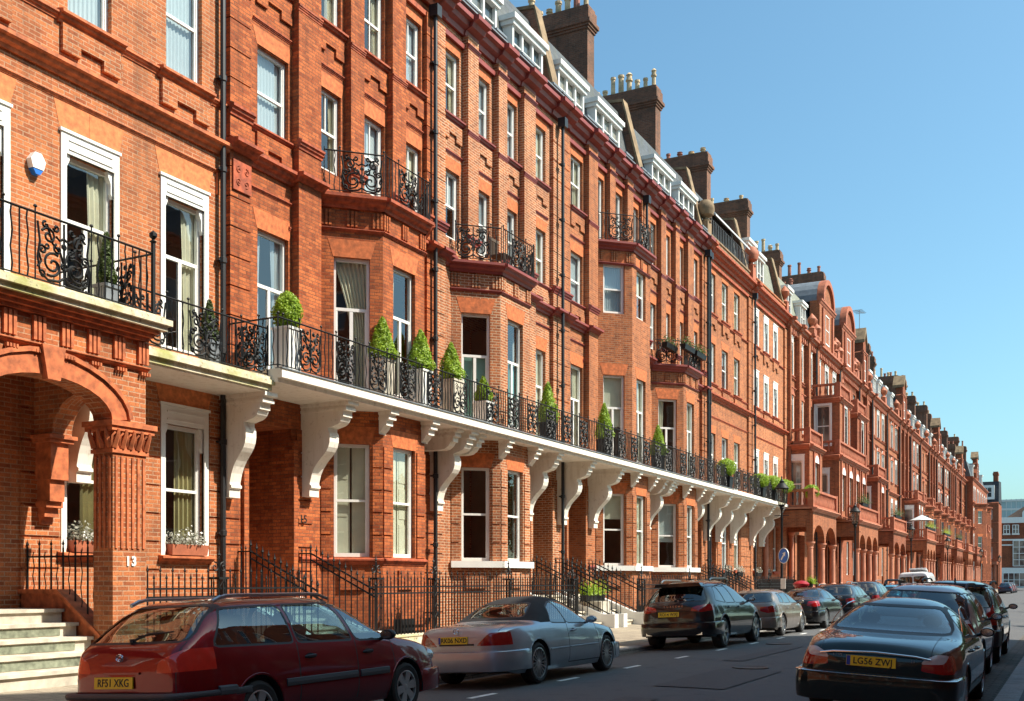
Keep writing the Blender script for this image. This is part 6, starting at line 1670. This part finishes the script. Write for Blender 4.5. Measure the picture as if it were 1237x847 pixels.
for k in range(-3,40):
    y=12.55+2.85*k; x=-7.35; z=kz(x)+.004; mm.quad([(x-.05,y,z),(x+.05,y,z),(x+.05,y+.75,z),(x-.05,y+.75,z)])
    x=-3.35; z=kz(x)+.004; 
    if k%1==0 and False: pass
o=mm.build('road_markings','marking',None,recalc=False); o['kind']='structure'
MAT['setts']=brick('gutter_setts',(.16,.14,.12),(.09,.085,.08),(.04,.035,.03),ms=.02,bw=.3,bh=.16,stain=(.05,.045,.04),stainamt=.7)
for nm,x0,x1 in (('gutter',-9.3,-8.95),('gutter',-1.40,-.95)):
    m=M()
    for yy in range(-30,204,9): m.quad([(x0,yy,kz(x0)+.006),(x1,yy,kz(x1)+.006),(x1,yy+9,kz(x1)+.006),(x0,yy+9,kz(x0)+.006)])
    o=m.build(nm,'setts',None,recalc=False); o['kind']='structure'
MAT['patch']=plain('tar_patch',(.046,.046,.048),.7,var=.2,scale=20,bumps=.3)
MAT['castiron']=plain('cast_iron',(.05,.045,.04),.5,.6,var=.3,scale=30,bumps=.4)
m=M()
for (x,y,w_,l_) in ((-5.6,15,1.1,3.5),(-4.2,24,.9,6),(-6.4,33,1.3,2.4),(-3.9,44,1.0,5),(-5.4,12.2,.5,1.2),(-6.2,20.5,.45,5.2)):
    for q in range(4):
        xa,xb=x+w_*q/4,x+w_*(q+1)/4; m.quad([(xa,y,kz(xa)+.012),(xb,y,kz(xb)+.012),(xb,y+l_,kz(xb)+.012),(xa,y+l_,kz(xa)+.012)])
o=m.build('road_patches','patch',None,recalc=False); o['kind']='structure'
for (x,y,lb) in ((-5.2,19.0,'round cast iron manhole cover in the road between the silver convertible and the green saloon'),(-6.6,26.8,'round cast iron manhole cover in the road beside the black suv')):
    t=thing('manhole_cover',lb,'manhole cover',(x,y,kz(x)+.004)); local(t); m=M(); m.lathe((0,0,0),[(.33,0),(.33,.012),(.29,.014),(.28,.008),(0,.010)],28); m.build('cover_plate','castiron',t)
# ------------------------------------------------------------------ the terrace
H={}
house_13()
H['B'],_=bay_house(23.69,-1,('brickB',),'trimB','arch','deep orange house numbered 15 with terracotta bands, canted bay right of its door',dr1={(0,'c'):'shutter',(0,'f'):'shutter',(1,'c'):'swag',(1,'f'):'right','d':'pair'},seed=1,pots=6,group='red brick terraced houses along the left of the street')
H['C'],_=bay_house(23.69,1,('brickC',),'maroon','arch','pale mortared brick house with maroon bands and garden chair on its bay balcony',dr1={(0,'c'):'none',(0,'f'):'none',(1,'c'):'teal',(1,'f'):'teal'},seed=2,sillwhite=True,pots=11)
H['D'],_=bay_house(39.17,-1,('brickD',),'maroon','arch','house whose bay rises a storey above its neighbours, topped by a third floor balcony',tallbay=True,dr1={(0,'c'):'blind',(0,'f'):'left',(1,'c'):'blind',(1,'f'):'left'},seed=3,sillwhite=True,pots=11)
H['E'],_=bay_house(39.17,1,('brickD',),'maroon','arch','bay fronted house with black planting troughs on its second floor balcony',dr1={(0,'c'):'blind',(0,'f'):'blind',(1,'c'):'left',(1,'f'):'pair'},seed=4,sillwhite=True,pots=11)
H['F'],_=flat_house(46.91,'brickD','trimB','arch','flat fronted brick house with cream awning on the roof terrace',(1.25,3.3,5.35),slab=True,seed=5,awning=True,bigs=(1.9,4.2,7.74),pots=7,dorm=((1.2,1.2,19.2),))
H['G'],_=flat_house(54.65,'brickA','trimB','arch','flat fronted house with white framed windows at the end of the long white balcony',(1.2,3.25,5.3),whiteframes=True,slab=True,seed=6,bigs=(1.95,),pots=5,sl='slateG',dorm=((1.2,1.3,19.8),(3.2,1.3,19.6)),door=False)
text_mesh('15',.24,.004,'iron','house_number',H['B'],Matrix.Translation(Vector((XW+.094,18.28,3.0))-Vector(H['B']['_o']))@Matrix.Rotation(R(90),4,'Z')@Matrix.Rotation(R(90),4,'X'),bold=.004,spacing=1.1)
# balcony end rail at the near end of the long slab
m=M(); e=Fr(XW,15.97,1,0,0,1); railing(m,e,1.36,.1,0,5.8,.98,.6,.5,'bars'); m.build('balcony_railing','iron',H['B'])
# roof awning on F
aw=M(); aw.pr_u(FM,[(-.9,20.0),(.1,18.95),(.12,18.85),(-.9,19.9)],48.4,54.3); aw.build('awning','curt3',H['F'])
rl=M(); 
for k in range(24): rl.tube([(XW+.02,48+k*.27,17.8),(XW+.02,48+k*.27,18.6)],.012,4,sm=False)
rl.tube([(XW+.02,48,18.6),(XW+.02,54.4,18.6)],.018,4); rl.build('terrace_railing','lead',H['F'])
# entrance steps and rails
def entrance(h,y,other=None):
    steps(h,FM,y,1.6,1.2,.35,2.05,6)
    sw=string_wall(h,FM,y-.95,1.2,0,2.1); string_wall(h,FM,y+.95,1.2,0,2.1)
    m=M()
    for s in(-1,1): rail_slope(m,FM,y+s*.95,.35,1.25,2.05,.45,n=11); m.tube([FM.p(y+s*.95,0,2.25),FM.p(y+s*.95,.35,2.25)],.014,4); 
    for s in(-1,1):
        for k in range(3): spear(m,FM,y+s*.95,.1+k*.12,1.2,2.25)
    m.build('step_railing','iron',h)
entrance(H['B'],17.27); entrance(H['C'],30.1); entrance(H['D'],32.75); entrance(H['E'],45.6); entrance(H['F'],48.16)
segs=[('black area railing between the arched porch and the steps of number 15',12.15,16.2,(13.9,)),
('black area railing with scroll topped gate posts right of the steps of number 15',18.35,23.6,(18.6,20.9)),
('black area railing behind the silver convertible',23.8,28.95,(24.6,28.6)),
('black area railing left of the black suv behind the pavement',33.9,39.1,(34.3,)),
('black area railing directly behind the black suv',39.2,44.5,(39.5,44.2)),
('black area railing behind the bronze hatchback',49.3,54.6,(51.5,)),
('black area railing under the end of the white balcony, beside the lamp post',54.7,56.9,(56.8,)),]
for lb,a,b,g in segs: street_rail('area_railing',lb,a,b,g)
# alarm box
al=thing('alarm_box','white hexagonal alarm box with blue base on the wall of number 13','alarm box',(XW,11.55,8.45))
m=M(); m.pr_d(FM,[(11.42,8.5),(11.5,8.62),(11.62,8.62),(11.7,8.5),(11.66,8.36),(11.46,8.36)],0,.12); m.build('casing','white',al)
m=M(); m.pr_d(FM,[(11.46,8.36),(11.66,8.36),(11.6,8.27),(11.52,8.27)],0,.11); m.build('blue_base','signblue',al)
# further houses
far=[ # P,label,kwargs
(62.4,'terracotta house with arcaded balustraded porch beside the end of the white balcony',dict(porchw=6.2,poff=-5.4,mat='brickF',seed=1,boxb=((.2,3.7,1.35,5.6,9.6,(6.0,8.7),dict(arched=True)),),dorms=2,sl='slateG',white=.1)),
(70.14,'house with the nearest round topped gable and stacked terracotta balconies',dict(porchw=7.4,poff=0.5,mat='brickF',seed=2,gab='round',boxb=((-2.1,7.5,2.0,5.6,9.5,(6.1,8.4),dict(n=4,arched=True)),(-.9,2.6,1.8,9.66,13.3,(10.3,12.9),{}),),white=1)),
(77.88,'house with the second round topped gable and reddish balcony',dict(mat='brickG',seed=3,gab='round',boxb=((-2.2,1.2,1.75,9.66,13.2,(10.3,12.8),{}),),white=0)),
(85.62,'narrow gabled house with clustered chimneys just beyond the second round gable',dict(porchw=6.6,poff=-0.3,mat='brickG',seed=4,gab='step',boxb=((-1.6,2.2,1.8,5.6,9.5,(6.1,8.5),dict(arched=True)),),width=6.0,wn=2,white=0)),
(91.62,'plain fronted house with white windows, green window boxes and white dormers',dict(mat='brickF',seed=5,dorms=3,pil=False,white=1,bayz=5.2)),
(99.36,'house under dark slate roof with wide white dormers, left of the pointed gable',dict(porchw=7,poff=6.7,mat='brickF',seed=6,dorms=2,pil=True,white=1)),
(107.1,'house with a tall pointed gable in the middle distance',dict(mat='brickG',seed=7,gab='step',boxb=((2.5,6.5,1.5,5.6,9.5,(6.1,8.7),dict(n=2)),),white=0)),
(114.84,'pilastered house with dark chimney row beyond the pointed gable',dict(porchw=7,poff=6.2,mat='brickG',seed=8,dorms=2,bayz=9.7)),
(122.6,'house with a parasol and hedge boxes on its porch balcony',dict(mat='brickF',seed=9,bayz=9.7,dorms=2)),
(130.3,'pilastered house with white framed windows, behind the row of hedge boxes',dict(porchw=7,poff=4.7,mat='brickG',seed=10,bayz=9.7,dorms=2)),
(138.0,'gabled house far down the terrace next to bushy balcony planting',dict(mat='brickG',seed=11,gab='step',bayz=9.7)),
(145.8,'far terraced house with slate dormers before the last porches',dict(porchw=7,poff=4.2,mat='brickF',seed=12,dorms=2,bayz=9.7)),
(153.5,'far terraced house with a wide columned porch, third from the end block',dict(mat='brickG',seed=13,bayz=9.7,dorms=1)),
(161.3,'far terraced house, second from the end block',dict(porchw=7,poff=2.7,mat='brickG',seed=14,dorms=2,bayz=9.7)),
(169.0,'far terraced house adjoining the end block',dict(mat='brickF',seed=15,bayz=9.7,gab='step'))]
for P,lb,kw in far: H[P],_=far_house(P,lb,**kw)
# end block with round corner bay
def end_block():
    P=176.8; h=thing('corner_house','corner house with rounded bay and gable closing the terrace at the far end','house',(XW,185,GZ))
    F=Fr(XW+1.2,P,0,1,1,0); m=M(); tr=M(); W=30
    lv=[(2,4.6),(6.4,8.6),(10.6,12.6),(14.2,16)]
    us=[1.6,4,8.5,11,15,19,23,27]
    wall(m,F,0,W,-.3,17.8,[(u-.5,u+.5,a,b) for u in us for a,b in lv]); m.box(F,0,W,-12,-.31,-.3,17.8)
    for u in us:
        for a,b in lv: window(h,F,u,1,a,b,near=False,surround=True)
    q=Fr(XW+1.2,P,-1,0,0,-1)
    bay(h,F,2.5,7.5,1.6,-.2,13.6,[(1.8,4.4),(6.4,8.6),(10.6,12.6)],('brickG','arch'),'terra',near=False)
    bay(h,F,12,17,1.6,-.2,13.6,[(1.8,4.4),(6.4,8.6),(10.6,12.6)],('brickG','arch'),'terra',near=False)
    for z in (5.2,9.6,13.4,17.2): mould(tr,F,0,W,z,z+.4,.3)
    m.build('wall','brickG',h); tr.build('string_course','terra',h)
    roof(h,F,0,W,'slate',((4,1.3,19.9),(14,1.3,19.9),(22,1.3,19.9)),z0=17.8); gable(h,F,8,4.5,17.8,4.2,'brickG','step'); chimney(h,F,.9,24,pots=4); chimney(h,F,14,24,pots=4)
    for (u,zz) in ((1.7,5.5),(10,9.7)):
        b=M(); balustrade(b,F,u-1.6,u+1.2,1.5,zz,.9); b.box(F,u-1.7,u+1.3,0,1.7,zz-.2,zz); b.build('balcony','terra',h)
end_block()
def facing_block():
    h=thing('brick_block','dark brick block with slate mansard facing down the street at its far end','building',(-16,236,0))
    F=Fr(-30,236,1,0,0,-1); W=16.4
    m=M(); lv=[(2,4.4),(6.2,8.6),(10.3,12.4),(14.2,16.1)]; us=[2,5,8,11,14.4]
    wall(m,F,0,W,-.3,17.4,[(u-.8,u+.8,a,b) for u in us for a,b in lv]); m.box(F,0,W,-10,-.31,-.3,17.4)
    for u in us:
        for a,b in lv: window(h,F,u,1.6,a,b,near=False)
    m.build('wall','brickG',h); tr=M(); mould(tr,F,0,W,17.2,17.7,.35); mould(tr,F,0,W,5.2,5.5,.2); mould(tr,F,0,W,9.4,9.6,.15); mould(tr,F,0,W,13.4,13.6,.15); tr.build('string_course','terra',h)
    r=M(); r.pr_u(F,[(-.1,17.7),(-.9,22),(-8,22.4),(-10,17.7)],0,W); r.build('roof','slateD',h)
    for u in (8.5,14.3):
        d=M(); d.box(F,u-1.3,u+1.3,-3,.05,18.3,21.2); dw=d.build('dormer_window','white',h); g=M(); g.box(F,u-.75,u+.75,.04,.08,18.8,20.7); g.build('glass_pane','farglass',dw); g2=M(); g2.box(F,u-.05,u+.05,.05,.12,18.8,20.7); g2.box(F,u-.75,u+.75,.05,.12,19.7,19.8); g2.build('glazing_bar','white',dw)
    c=M(); c.box(F,15.2,16.1,-5,-3,17,24.2); c.box(F,15.1,16.2,-5.1,-2.9,23.5,23.9); c.build('chimney','brickG',h)
    e=M(); e.box(F,11.8,16.2,0,2,5.0,5.6); e.box(F,12,12.4,1.4,1.8,0,5); e.box(F,15.6,16,1.4,1.8,0,5); e.build('porch','terra',h)
facing_block()
def white_red_building():
    h=thing('brick_building','low red brick building with white bands and huge gridded window, end of the street','building',(-5,285,0))
    F=Fr(-17,285,1,0,0,-1); W=45
    m=M(); m.box(F,0,W,-12,0,-.2,16.9); m.build('wall','brickG',h)
    w=M(); w.box(F,-.05,W,-.01,.5,15.8,17.2); w.box(F,.0,W,-.01,.3,11.5,11.9); w.box(F,0,W,-.01,.2,10.3,10.6); w.box(F,.8,W,-.01,.3,-.1,4.9); pass
    for z in(11.2,): pass
    for u in (1.7,3.7): w.box(F,u-.2,u+1.5,-.01,.35,12.9,13.25)
    w.pr_d(F,[(5.8,17.1),(5.8,18.4),(7,20),(7,24),(W,24),(W,17.1)],-9,-.05); w.build('white_band','white',h)
    for u,(a,b,z0,z1,nx,nz) in enumerate(((1.7,3.0,13.25,15.3,2,2),(3.7,5.0,13.25,15.3,2,2),(3.8,14.5,5.3,11.45,8,4),(1.6,16,.3,3.6,12,2))):
        g=M(); g.box(F,a,b,.29,.34,z0,z1); f=M()
        for k in range(nx+1): x=a+(b-a)*k/nx; f.box(F,x-.08,x+.08,.3,.45,z0,z1)
        for k in range(nz+1): z=z0+(z1-z0)*k/nz; f.box(F,a,b,.3,.44,z-.07,z+.07)
        fo=f.build('window','white',h); g.build('glass_pane','farglass',fo)
    r=M(); r.hull([(-15,286,17.1),(2,286,17.1),(2,297,17.1),(-15,297,17.1)],[(-10,291,20.8),(0,291,20.8),(0,292,20.8),(-10,292,20.8)]); r.build('roof',MAT['tileroof'],h)
MAT['tileroof']=plain('orange_roof_tile',(.50,.22,.12),.8,var=.15,scale=2)
white_red_building()
h=thing('glass_tower','pale glass office building far beyond the end of the street','building',(0,520,0))
F=Fr(-35,520,1,0,0,-1); m=M(); m.box(F,0,95,-40,0,0,38); m.box(F,20,95,-40,-4,38.01,42); m.build('facade',plain('pale_glazing',(.30,.42,.46),.2,var=.2,scale=.15),h)
m=M()
for k in range(10): m.box(F,0,95,-.1,.3,2+k*3.9,2.9+k*3.9)
for k in range(48): m.box(F,k*2,k*2+.25,-.1,.32,0,38.2)
m.build('floor_band',plain('pale_floor_band',(.5,.55,.56),.5),h)
# terrace on the other side of the street (it shades the road)
random.seed(50)
for k in range(8):
    y0=-30+k*8.2; hh=16.6+random.choice([0,.8,1.6,-.5,.4])
    h=thing('terraced_house',['plain','banded','gabled','bay fronted','narrow','tall','cream trimmed','end'][k]+' brick house on the right hand side of the street, out of the sun','house',(4.9,y0+4,.1),'brick houses on the right hand side of the street')
    F=Fr(4.9,y0,0,1,-1,0); m=M(); us=[1.4,4.1,6.8]; lv=[(1.5,4),(5.6,8.4),(10,12.2),(13.2,15)]
    wall(m,F,0,8.2,-.1,hh,[(u-.5,u+.5,a,b) for u in us for a,b in lv]); m.box(F,0,8.2,-9,-.31,-.1,hh)
    if k in(2,5): m.pr_d(F,[(2,hh),(6,hh),(6,hh+1.2),(4,hh+3),(2,hh+1.2)],-.5,0)
    m.build('wall','brickF',h)
    for u in us:
        for a,b in lv: window(h,F,u,1,a,b,near=False)
    r=M(); r.pr_u(F,[(-.1,hh),(-1.0,hh+1.6),(-8,hh+1.9),(-9,hh)],0,8.2); r.build('roof','slate',h)
    s=M(); mould(s,F,0,8.2,hh-.5,hh,.3); mould(s,F,0,8.2,4.6,4.9,.2); s.build('string_course','terra',h)
for k,(ox,y0,t_,n_,wd) in enumerate(((-15,-32,1,1,8),(-15,-24,1,1,8),(-15,-16,1,1,8),(-15,-8,1,1,8),(-15,0,1,1,8.15),(-22,-48,0,0,34))):  # unseen houses and end block added to darken the car reflections
    side=t_==1
    h=thing('terraced_house',['fifth','fourth','third','second','next','closing'][k]+(' brick house before number 13, behind the camera on the left' if side else ' brick block across the road behind the camera'),'house',(ox,y0+4,.1),'brick houses behind the camera')
    F=Fr(ox,y0,0,1,1,0) if side else Fr(ox,y0,1,0,0,1)
    n=3 if side else 11; us=[wd*(i+.5)/n for i in range(n)]; lv=[(1.8,4.4),(6,8.8),(10.8,12.8),(14.2,16)]; m=M()
    wall(m,F,0,wd,-.1,17,[(u-.5,u+.5,a_,b_) for u in us for a_,b_ in lv]); m.box(F,0,wd,-9,-.31,-.1,17); m.build('wall','brickB' if side else 'soot',h)  # end block takes the dark brick to keep bumper reflections dim
    for u in us:
        for a_,b_ in lv: window(h,F,u,1,a_,b_,near=False)
    r=M(); r.pr_u(F,[(-.1,17),(-1.0,19.6),(-8,19.9),(-9,17)],0,wd); r.build('roof','slate',h)
    s_=M(); mould(s_,F,0,wd,16.4,17,.3); mould(s_,F,0,wd,5.2,5.6,.8); s_.build('string_course','terra',h)
# ------------------------------------------------------------------ planting
SX=-13.95
topiary('bright egg shaped bush in a white planter, near end of the long balcony',(SX+.05,16.55,5.8),'egg',.72,.27,'white',.9,.42)
topiary('large bright cone bush in front of the draped bay window of number 15',(SX,19.9,5.8),'cone',.95,.34,'stone',.9,.42)
topiary('bright cone bush in a tall white planter, second from the drainpipe of number 15',(SX+.1,21.35,5.8),'cone',.95,.33,'white',.9,.4)
topiary('bright cone bush in a stone planter just right of the drainpipe of number 15',(SX+.1,22.75,5.8),'cone',.92,.33,'stone',.90,.45)
topiary('small pale cone bush on the balcony before the green shuttered bay',(SX+.1,24.4,5.8),'cone',.65,.25,'white',.6,.4)
topiary('tall slim cone bush on the balcony in front of the two single windows',(SX,28.5,5.8),'cone',1.2,.33,'iron',.6,.4)
topiary('tall slim cone bush on the balcony before the blue paned bay window',(SX,32.8,5.8),'cone',1.2,.33,'iron',.6,.4)
topiary('cone bush on the balcony below the planting troughs',(SX,38.0,5.8),'cone',1.15,.33,'iron',.6,.4)
topiary('low yellow green bush on the balcony of the flat fronted house',(SX+.2,46.2,5.8),'ball',.8,.42,'iron',.5,.5)
topiary('rounded yellow green bush near the far end of the balcony',(SX+.2,51.9,5.8),'ball',.7,.45,'iron',.45,.5,group='yellow green bushes at the far end of the balcony')
topiary('wide yellow green bush next to the end of the white balcony',(SX+.2,54.2,5.8),'ball',.75,.6,'iron',.5,.6,group='yellow green bushes at the far end of the balcony')
topiary('yellow green bush at the very end of the white balcony',(SX+.2,56.4,5.8),'ball',.8,.6,'iron',.45,.5,group='yellow green bushes at the far end of the balcony')
topiary('clipped green ball on the terracotta balustrade balcony by the lamp post',(-12.6,58.2,5.7),'ball',.75,.42,'terra',.4,.5,group=None)
topiary('dark conifer in grey planter on top of the arched porch',(-13.3,11.55,5.8),'cone',.8,.13,'lead',.45,.26,'leafd',None)
topiary('dark conifer in ribbed grey planter on the mossy balcony of number 13',(-14.25,14.75,5.62),'cone',.75,.15,'lead',.5,.3,'leafd',None)
window_box('grey leaved window box under the window right of the porch pillar',(XW+.06,14.87,2.14),.9,mat='leafg')
window_box('grey leaved window box under the window behind the porch pillar',(XW+.06,12.68,2.14),.9,mat='leafg',seed=4)
window_box('green window box on the ground floor of the flat fronted house, left one',(XW+.1,50.2,1.9),.9,mat='leafg',box='iron',seed=5)
window_box('green window box on the ground floor of the flat fronted house, right one',(XW+.1,52.3,1.9),.9,mat='leafg',box='iron',seed=6)
window_box('pale window box on the left ground floor window of the white framed house',(XW+.1,55.85,1.9),.9,mat='leafg',box='iron',seed=7)
window_box('pale window box on the right ground floor window of the white framed house',(XW+.1,57.9,1.9),.9,mat='leafg',box='iron',seed=8)
hd=window_box('bright yellow green hedge in a black trough between the two entrance stairs',(-13.75,31.4,1.0),1.5,mat='leaf',box='iron',seed=9,h=.42,n=1500,name='planter_trough',group='')
m=M(); m.box(FM,31.05,31.8,.4,1.7,GZ,1.0); m.build('stair_pier','stone',H['C'])
# troughs on E's bay balcony and flowers
for k,(x,y) in enumerate(((-13.75,40.9),(-13.75,42.4),(-14.3,40.3))):
    window_box(['black trough with red and green plants, left on the bay balcony','black trough of mixed plants, right on the bay balcony','black trough of plants on the slanting side of the bay balcony'][k],(x,y,10.9),1.2,mat='flower',box='iron',seed=20+k,h=.35,group='planting troughs on the bay balcony')
# chair on C's bay balcony
ch=thing('garden_chair','wooden slatted garden chair on the second floor bay balcony of the maroon banded house','chair',(-14.35,26.3,10.4)); local(ch)
m=M(); m.box(IDF,-.24,.24,-.24,.24,.42,.46); m.build('seat','bark',ch)
m=M()
for k in range(6): m.box(IDF,-.26,-.23,-.22+k*.08,-.19+k*.08,.46,.95)
m.box(IDF,-.27,-.22,-.26,.26,.9,.98); m.build('backrest','bark',ch)
for a in (-.22,.22):
    for b in (-.22,.22): m=M(); m.box(IDF,a-.02,a+.02,b-.02,b+.02,0,.42); m.build('leg','bark',ch)
# far planting
for k,(y,z,lb,w) in enumerate(((57.0,1.3,'yellow flowering trough beside the first terracotta porch',.5),(109.5,6.6,'long clipped hedge box on the porch balcony under the parasol',6.0),(124.5,6.6,'leafy hedge box on the balcony right of the parasol',5.5),(138.3,6.6,'bushy planting with yellow leaves on a far porch balcony',5),(73,6.6,'low planting on the second terracotta porch balcony',2.0),(88,6.6,'plants along the third porch balcony',3.0))):
    window_box(lb,(-12.35,y,z),w,mat='leaf' if k in(0,1,2) else 'leafd',box='iron',seed=30+k,h=.6 if k>0 else .4,n=900,group='hedge boxes on the far porches')
um=thing('parasol','cream parasol open on a far porch balcony','parasol',(-12.9,107.5,5.2)); local(um)
m=M(); m.tube([(0,0,0),(0,0,2.7)],.03,6); m.build('pole','white',um)
m=M(); m.lathe((0,0,2.25),[(1.15,0),(1.15,-.02),(.05,.5),(0,.52)],8,sm=False); m.build('canopy','curt3',um)
an=thing('tv_aerial','thin television aerial on a chimney against the sky','aerial',(-17.2,99.3,24.0)); local(an)
m=M(); m.tube([(0,0,-.8),(0,0,2.2)],.03,5); m.tube([(-.2,-1.0,2.0),(.2,1.4,2.2)],.025,5)
for k in range(7): t_=k/6; m.tube([(-.5,-.9+2.2*t_,2.0+.18*t_),(.4,-.9+2.2*t_-.1,2.0+.18*t_)],.015,4)
m.build('antenna_rods','lead',an)
for k,(x,y,hh,r_) in enumerate(((7.5,46,9.5,3.2),(9,55,8.5,3.2),(7,64,10,3.6),(9.5,74,9,3.4),(7.5,85,10.5,3.8),(8,97,9.5,3.6),(8,112,11,4),(8.5,130,10,4))):
    tree(['first','second','third','fourth','fifth','sixth','seventh','last'][k]+' garden tree on the right beyond the houses',(x,y,.05),hh,r_,60+k)
t=thing('added_hedge','long clipped hedge beside the right hand pavement beyond the houses','hedge',(6,120,.05)); local(t)  # out of view, added so the black car sides reflect something dark
rng=random.Random(5); m=M(); m.box(IDF,-.4,.4,-80,80,0,2.1)
def hf():
    return Vector((rng.choice((-.45,.45)),rng.uniform(-80,80),rng.uniform(0,2.2))),Vector((rng.gauss(0,1),rng.gauss(0,.5),rng.gauss(0,1))).normalized()
foliage(m,hf,7000,.22,rng); m.build('foliage','leafd',t,recalc=False,uv=False)
# lamps, sign, box
lp=street_lamp_proto((-9.95,40.8,pz(-9.95)),'black lantern street lamp with the blue arrow sign, nearest of the lamps')
for (y,lb) in ((56.2,'black lantern street lamp in front of the second terracotta porch'),(77.3,'black lantern street lamp standing left of the white van'),(101,'far lantern street lamp beyond the white van'),(139,'distant lantern street lamp near the end block'),(175,'most distant lantern street lamp on the left pavement')):
    c=copy_tree(lp); c.location=(-9.95,y,pz(-9.95)); c['label']=lb
sg=sign((-9.83,40.6,2.62)); sg.rotation_euler=(0,0,R(-38))
np=thing('notice_plate','small white parking notice fixed low on the nearest lamp post','sign',(-9.87,40.7,1.55)); local(np)
m=M(); m.box(IDF,-.11,.11,-.012,.0,-.2,.2); m.build('plate','white',np); np.rotation_euler=(0,0,R(-20))
pillar_box((-9.98,44.2,pz(-9.98)))
# cars
red_estate(); silver_cabrio(); black_suv(); green_saloon(); silver_suv(); dark_suv(); brown_hatch(); black_saloon()
simple_car('estate_car','black estate car with silver roof rails, left row beyond the black saloon',P_('black_paint3',(.012,.012,.014),rough=.22),4.7,1.85,1.56,1.0,.55,-8.4,42.6,wr=.34)
simple_car('suv_car','dark SUV with red lamps in the left row, before the small blue car',P_('dark_blue_paint',(.012,.018,.03),rough=.22),4.6,1.86,1.66,1.05,.45,-8.4,48.6,wr=.35)
simple_car('small_car','small bright blue car in the left row, before the white van',P_('bright_blue_paint',(.05,.28,.45),metal=.4,rough=.3),3.9,1.68,1.48,.95,.4,-8.3,54.6,wr=.3)
simple_car('hatchback_car','black roofed hatchback in the left row directly behind the white van',P_('black_paint4',(.012,.012,.012),rough=.22),4.2,1.75,1.55,.98,.4,-8.3,60.4,wr=.31)
white_van()
proto=simple_car('small_car','small red car in the far left row, just past the white van',P_('small_red_paint',(.30,.02,.02),rough=.3),4.0,1.7,1.46,.93,.4,-8.3,73,wr=.3,group='small cars far down the left row')
for y,lb,pt in ((150,'first of the three small cars parked at the far end of the street',P_('navy',(.02,.03,.06))),(155.5,'middle of the three small cars parked at the far end of the street',P_('maroon_p',(.12,.02,.02))),(161,'last of the three small cars parked at the far end of the street',P_('dgrey',(.05,.05,.055)))):
    c=copy_tree(proto); c.location=(-7.9,y,kz(-7.9)); c['label']=lb
    for ch_ in c.children:
        if ch_.name.startswith('body') or ch_.name.startswith('bumper'):
            ch_.data=ch_.data.copy(); ch_.data.materials[0]=pt
# ------------------------------------------------------------------ light, sky, camera
w=bpy.data.worlds.new('World'); S.world=w; w.use_nodes=True; nt=w.node_tree
sk=nt.nodes.new('ShaderNodeTexSky'); sk.sky_type='NISHITA'; sk.sun_disc=False
SD=Vector((1,.35,1.2)).normalized()
sk.sun_elevation=math.asin(SD.z); sk.sun_rotation=math.atan2(SD.x,SD.y); sk.air_density=1.0; sk.dust_density=2.0; sk.ozone_density=1.6
bg=nt.nodes['Background']; nt.links.new(mixc(nt,1.0,sk.outputs[0],(.77,1.11,1.10),'MULTIPLY'),bg.inputs[0]); bg.inputs[1].default_value=.105
sl=bpy.data.lights.new('sun','SUN'); sl.energy=5.0; sl.angle=R(.5); sl.color=(1,.91,.78); so=bpy.data.objects.new('sun',sl); COL.objects.link(so); so.rotation_euler=SD.to_track_quat('Z','Y').to_euler(); so.location=(20,0,40)
cam=bpy.data.cameras.new('camera'); co=bpy.data.objects.new('camera',cam); COL.objects.link(co); S.camera=co
co.location=(0,0,1.65); co.rotation_euler=(R(90),0,R(28.027)); cam.sensor_width=36; cam.lens=1276.5/1237*36; cam.shift_y=(702-423.5)/1237; cam.clip_start=.1; cam.clip_end=6000
S.view_settings.view_transform='Standard'; S.view_settings.look='None'; S.view_settings.exposure=.85; S.view_settings.gamma=1
S.cycles.max_bounces=8; S.cycles.transparent_max_bounces=12; S.cycles.use_denoising=True
for o in bpy.data.objects:
    if '_o' in o: del o['_o']
    if o.get('group')=='': del o['group']
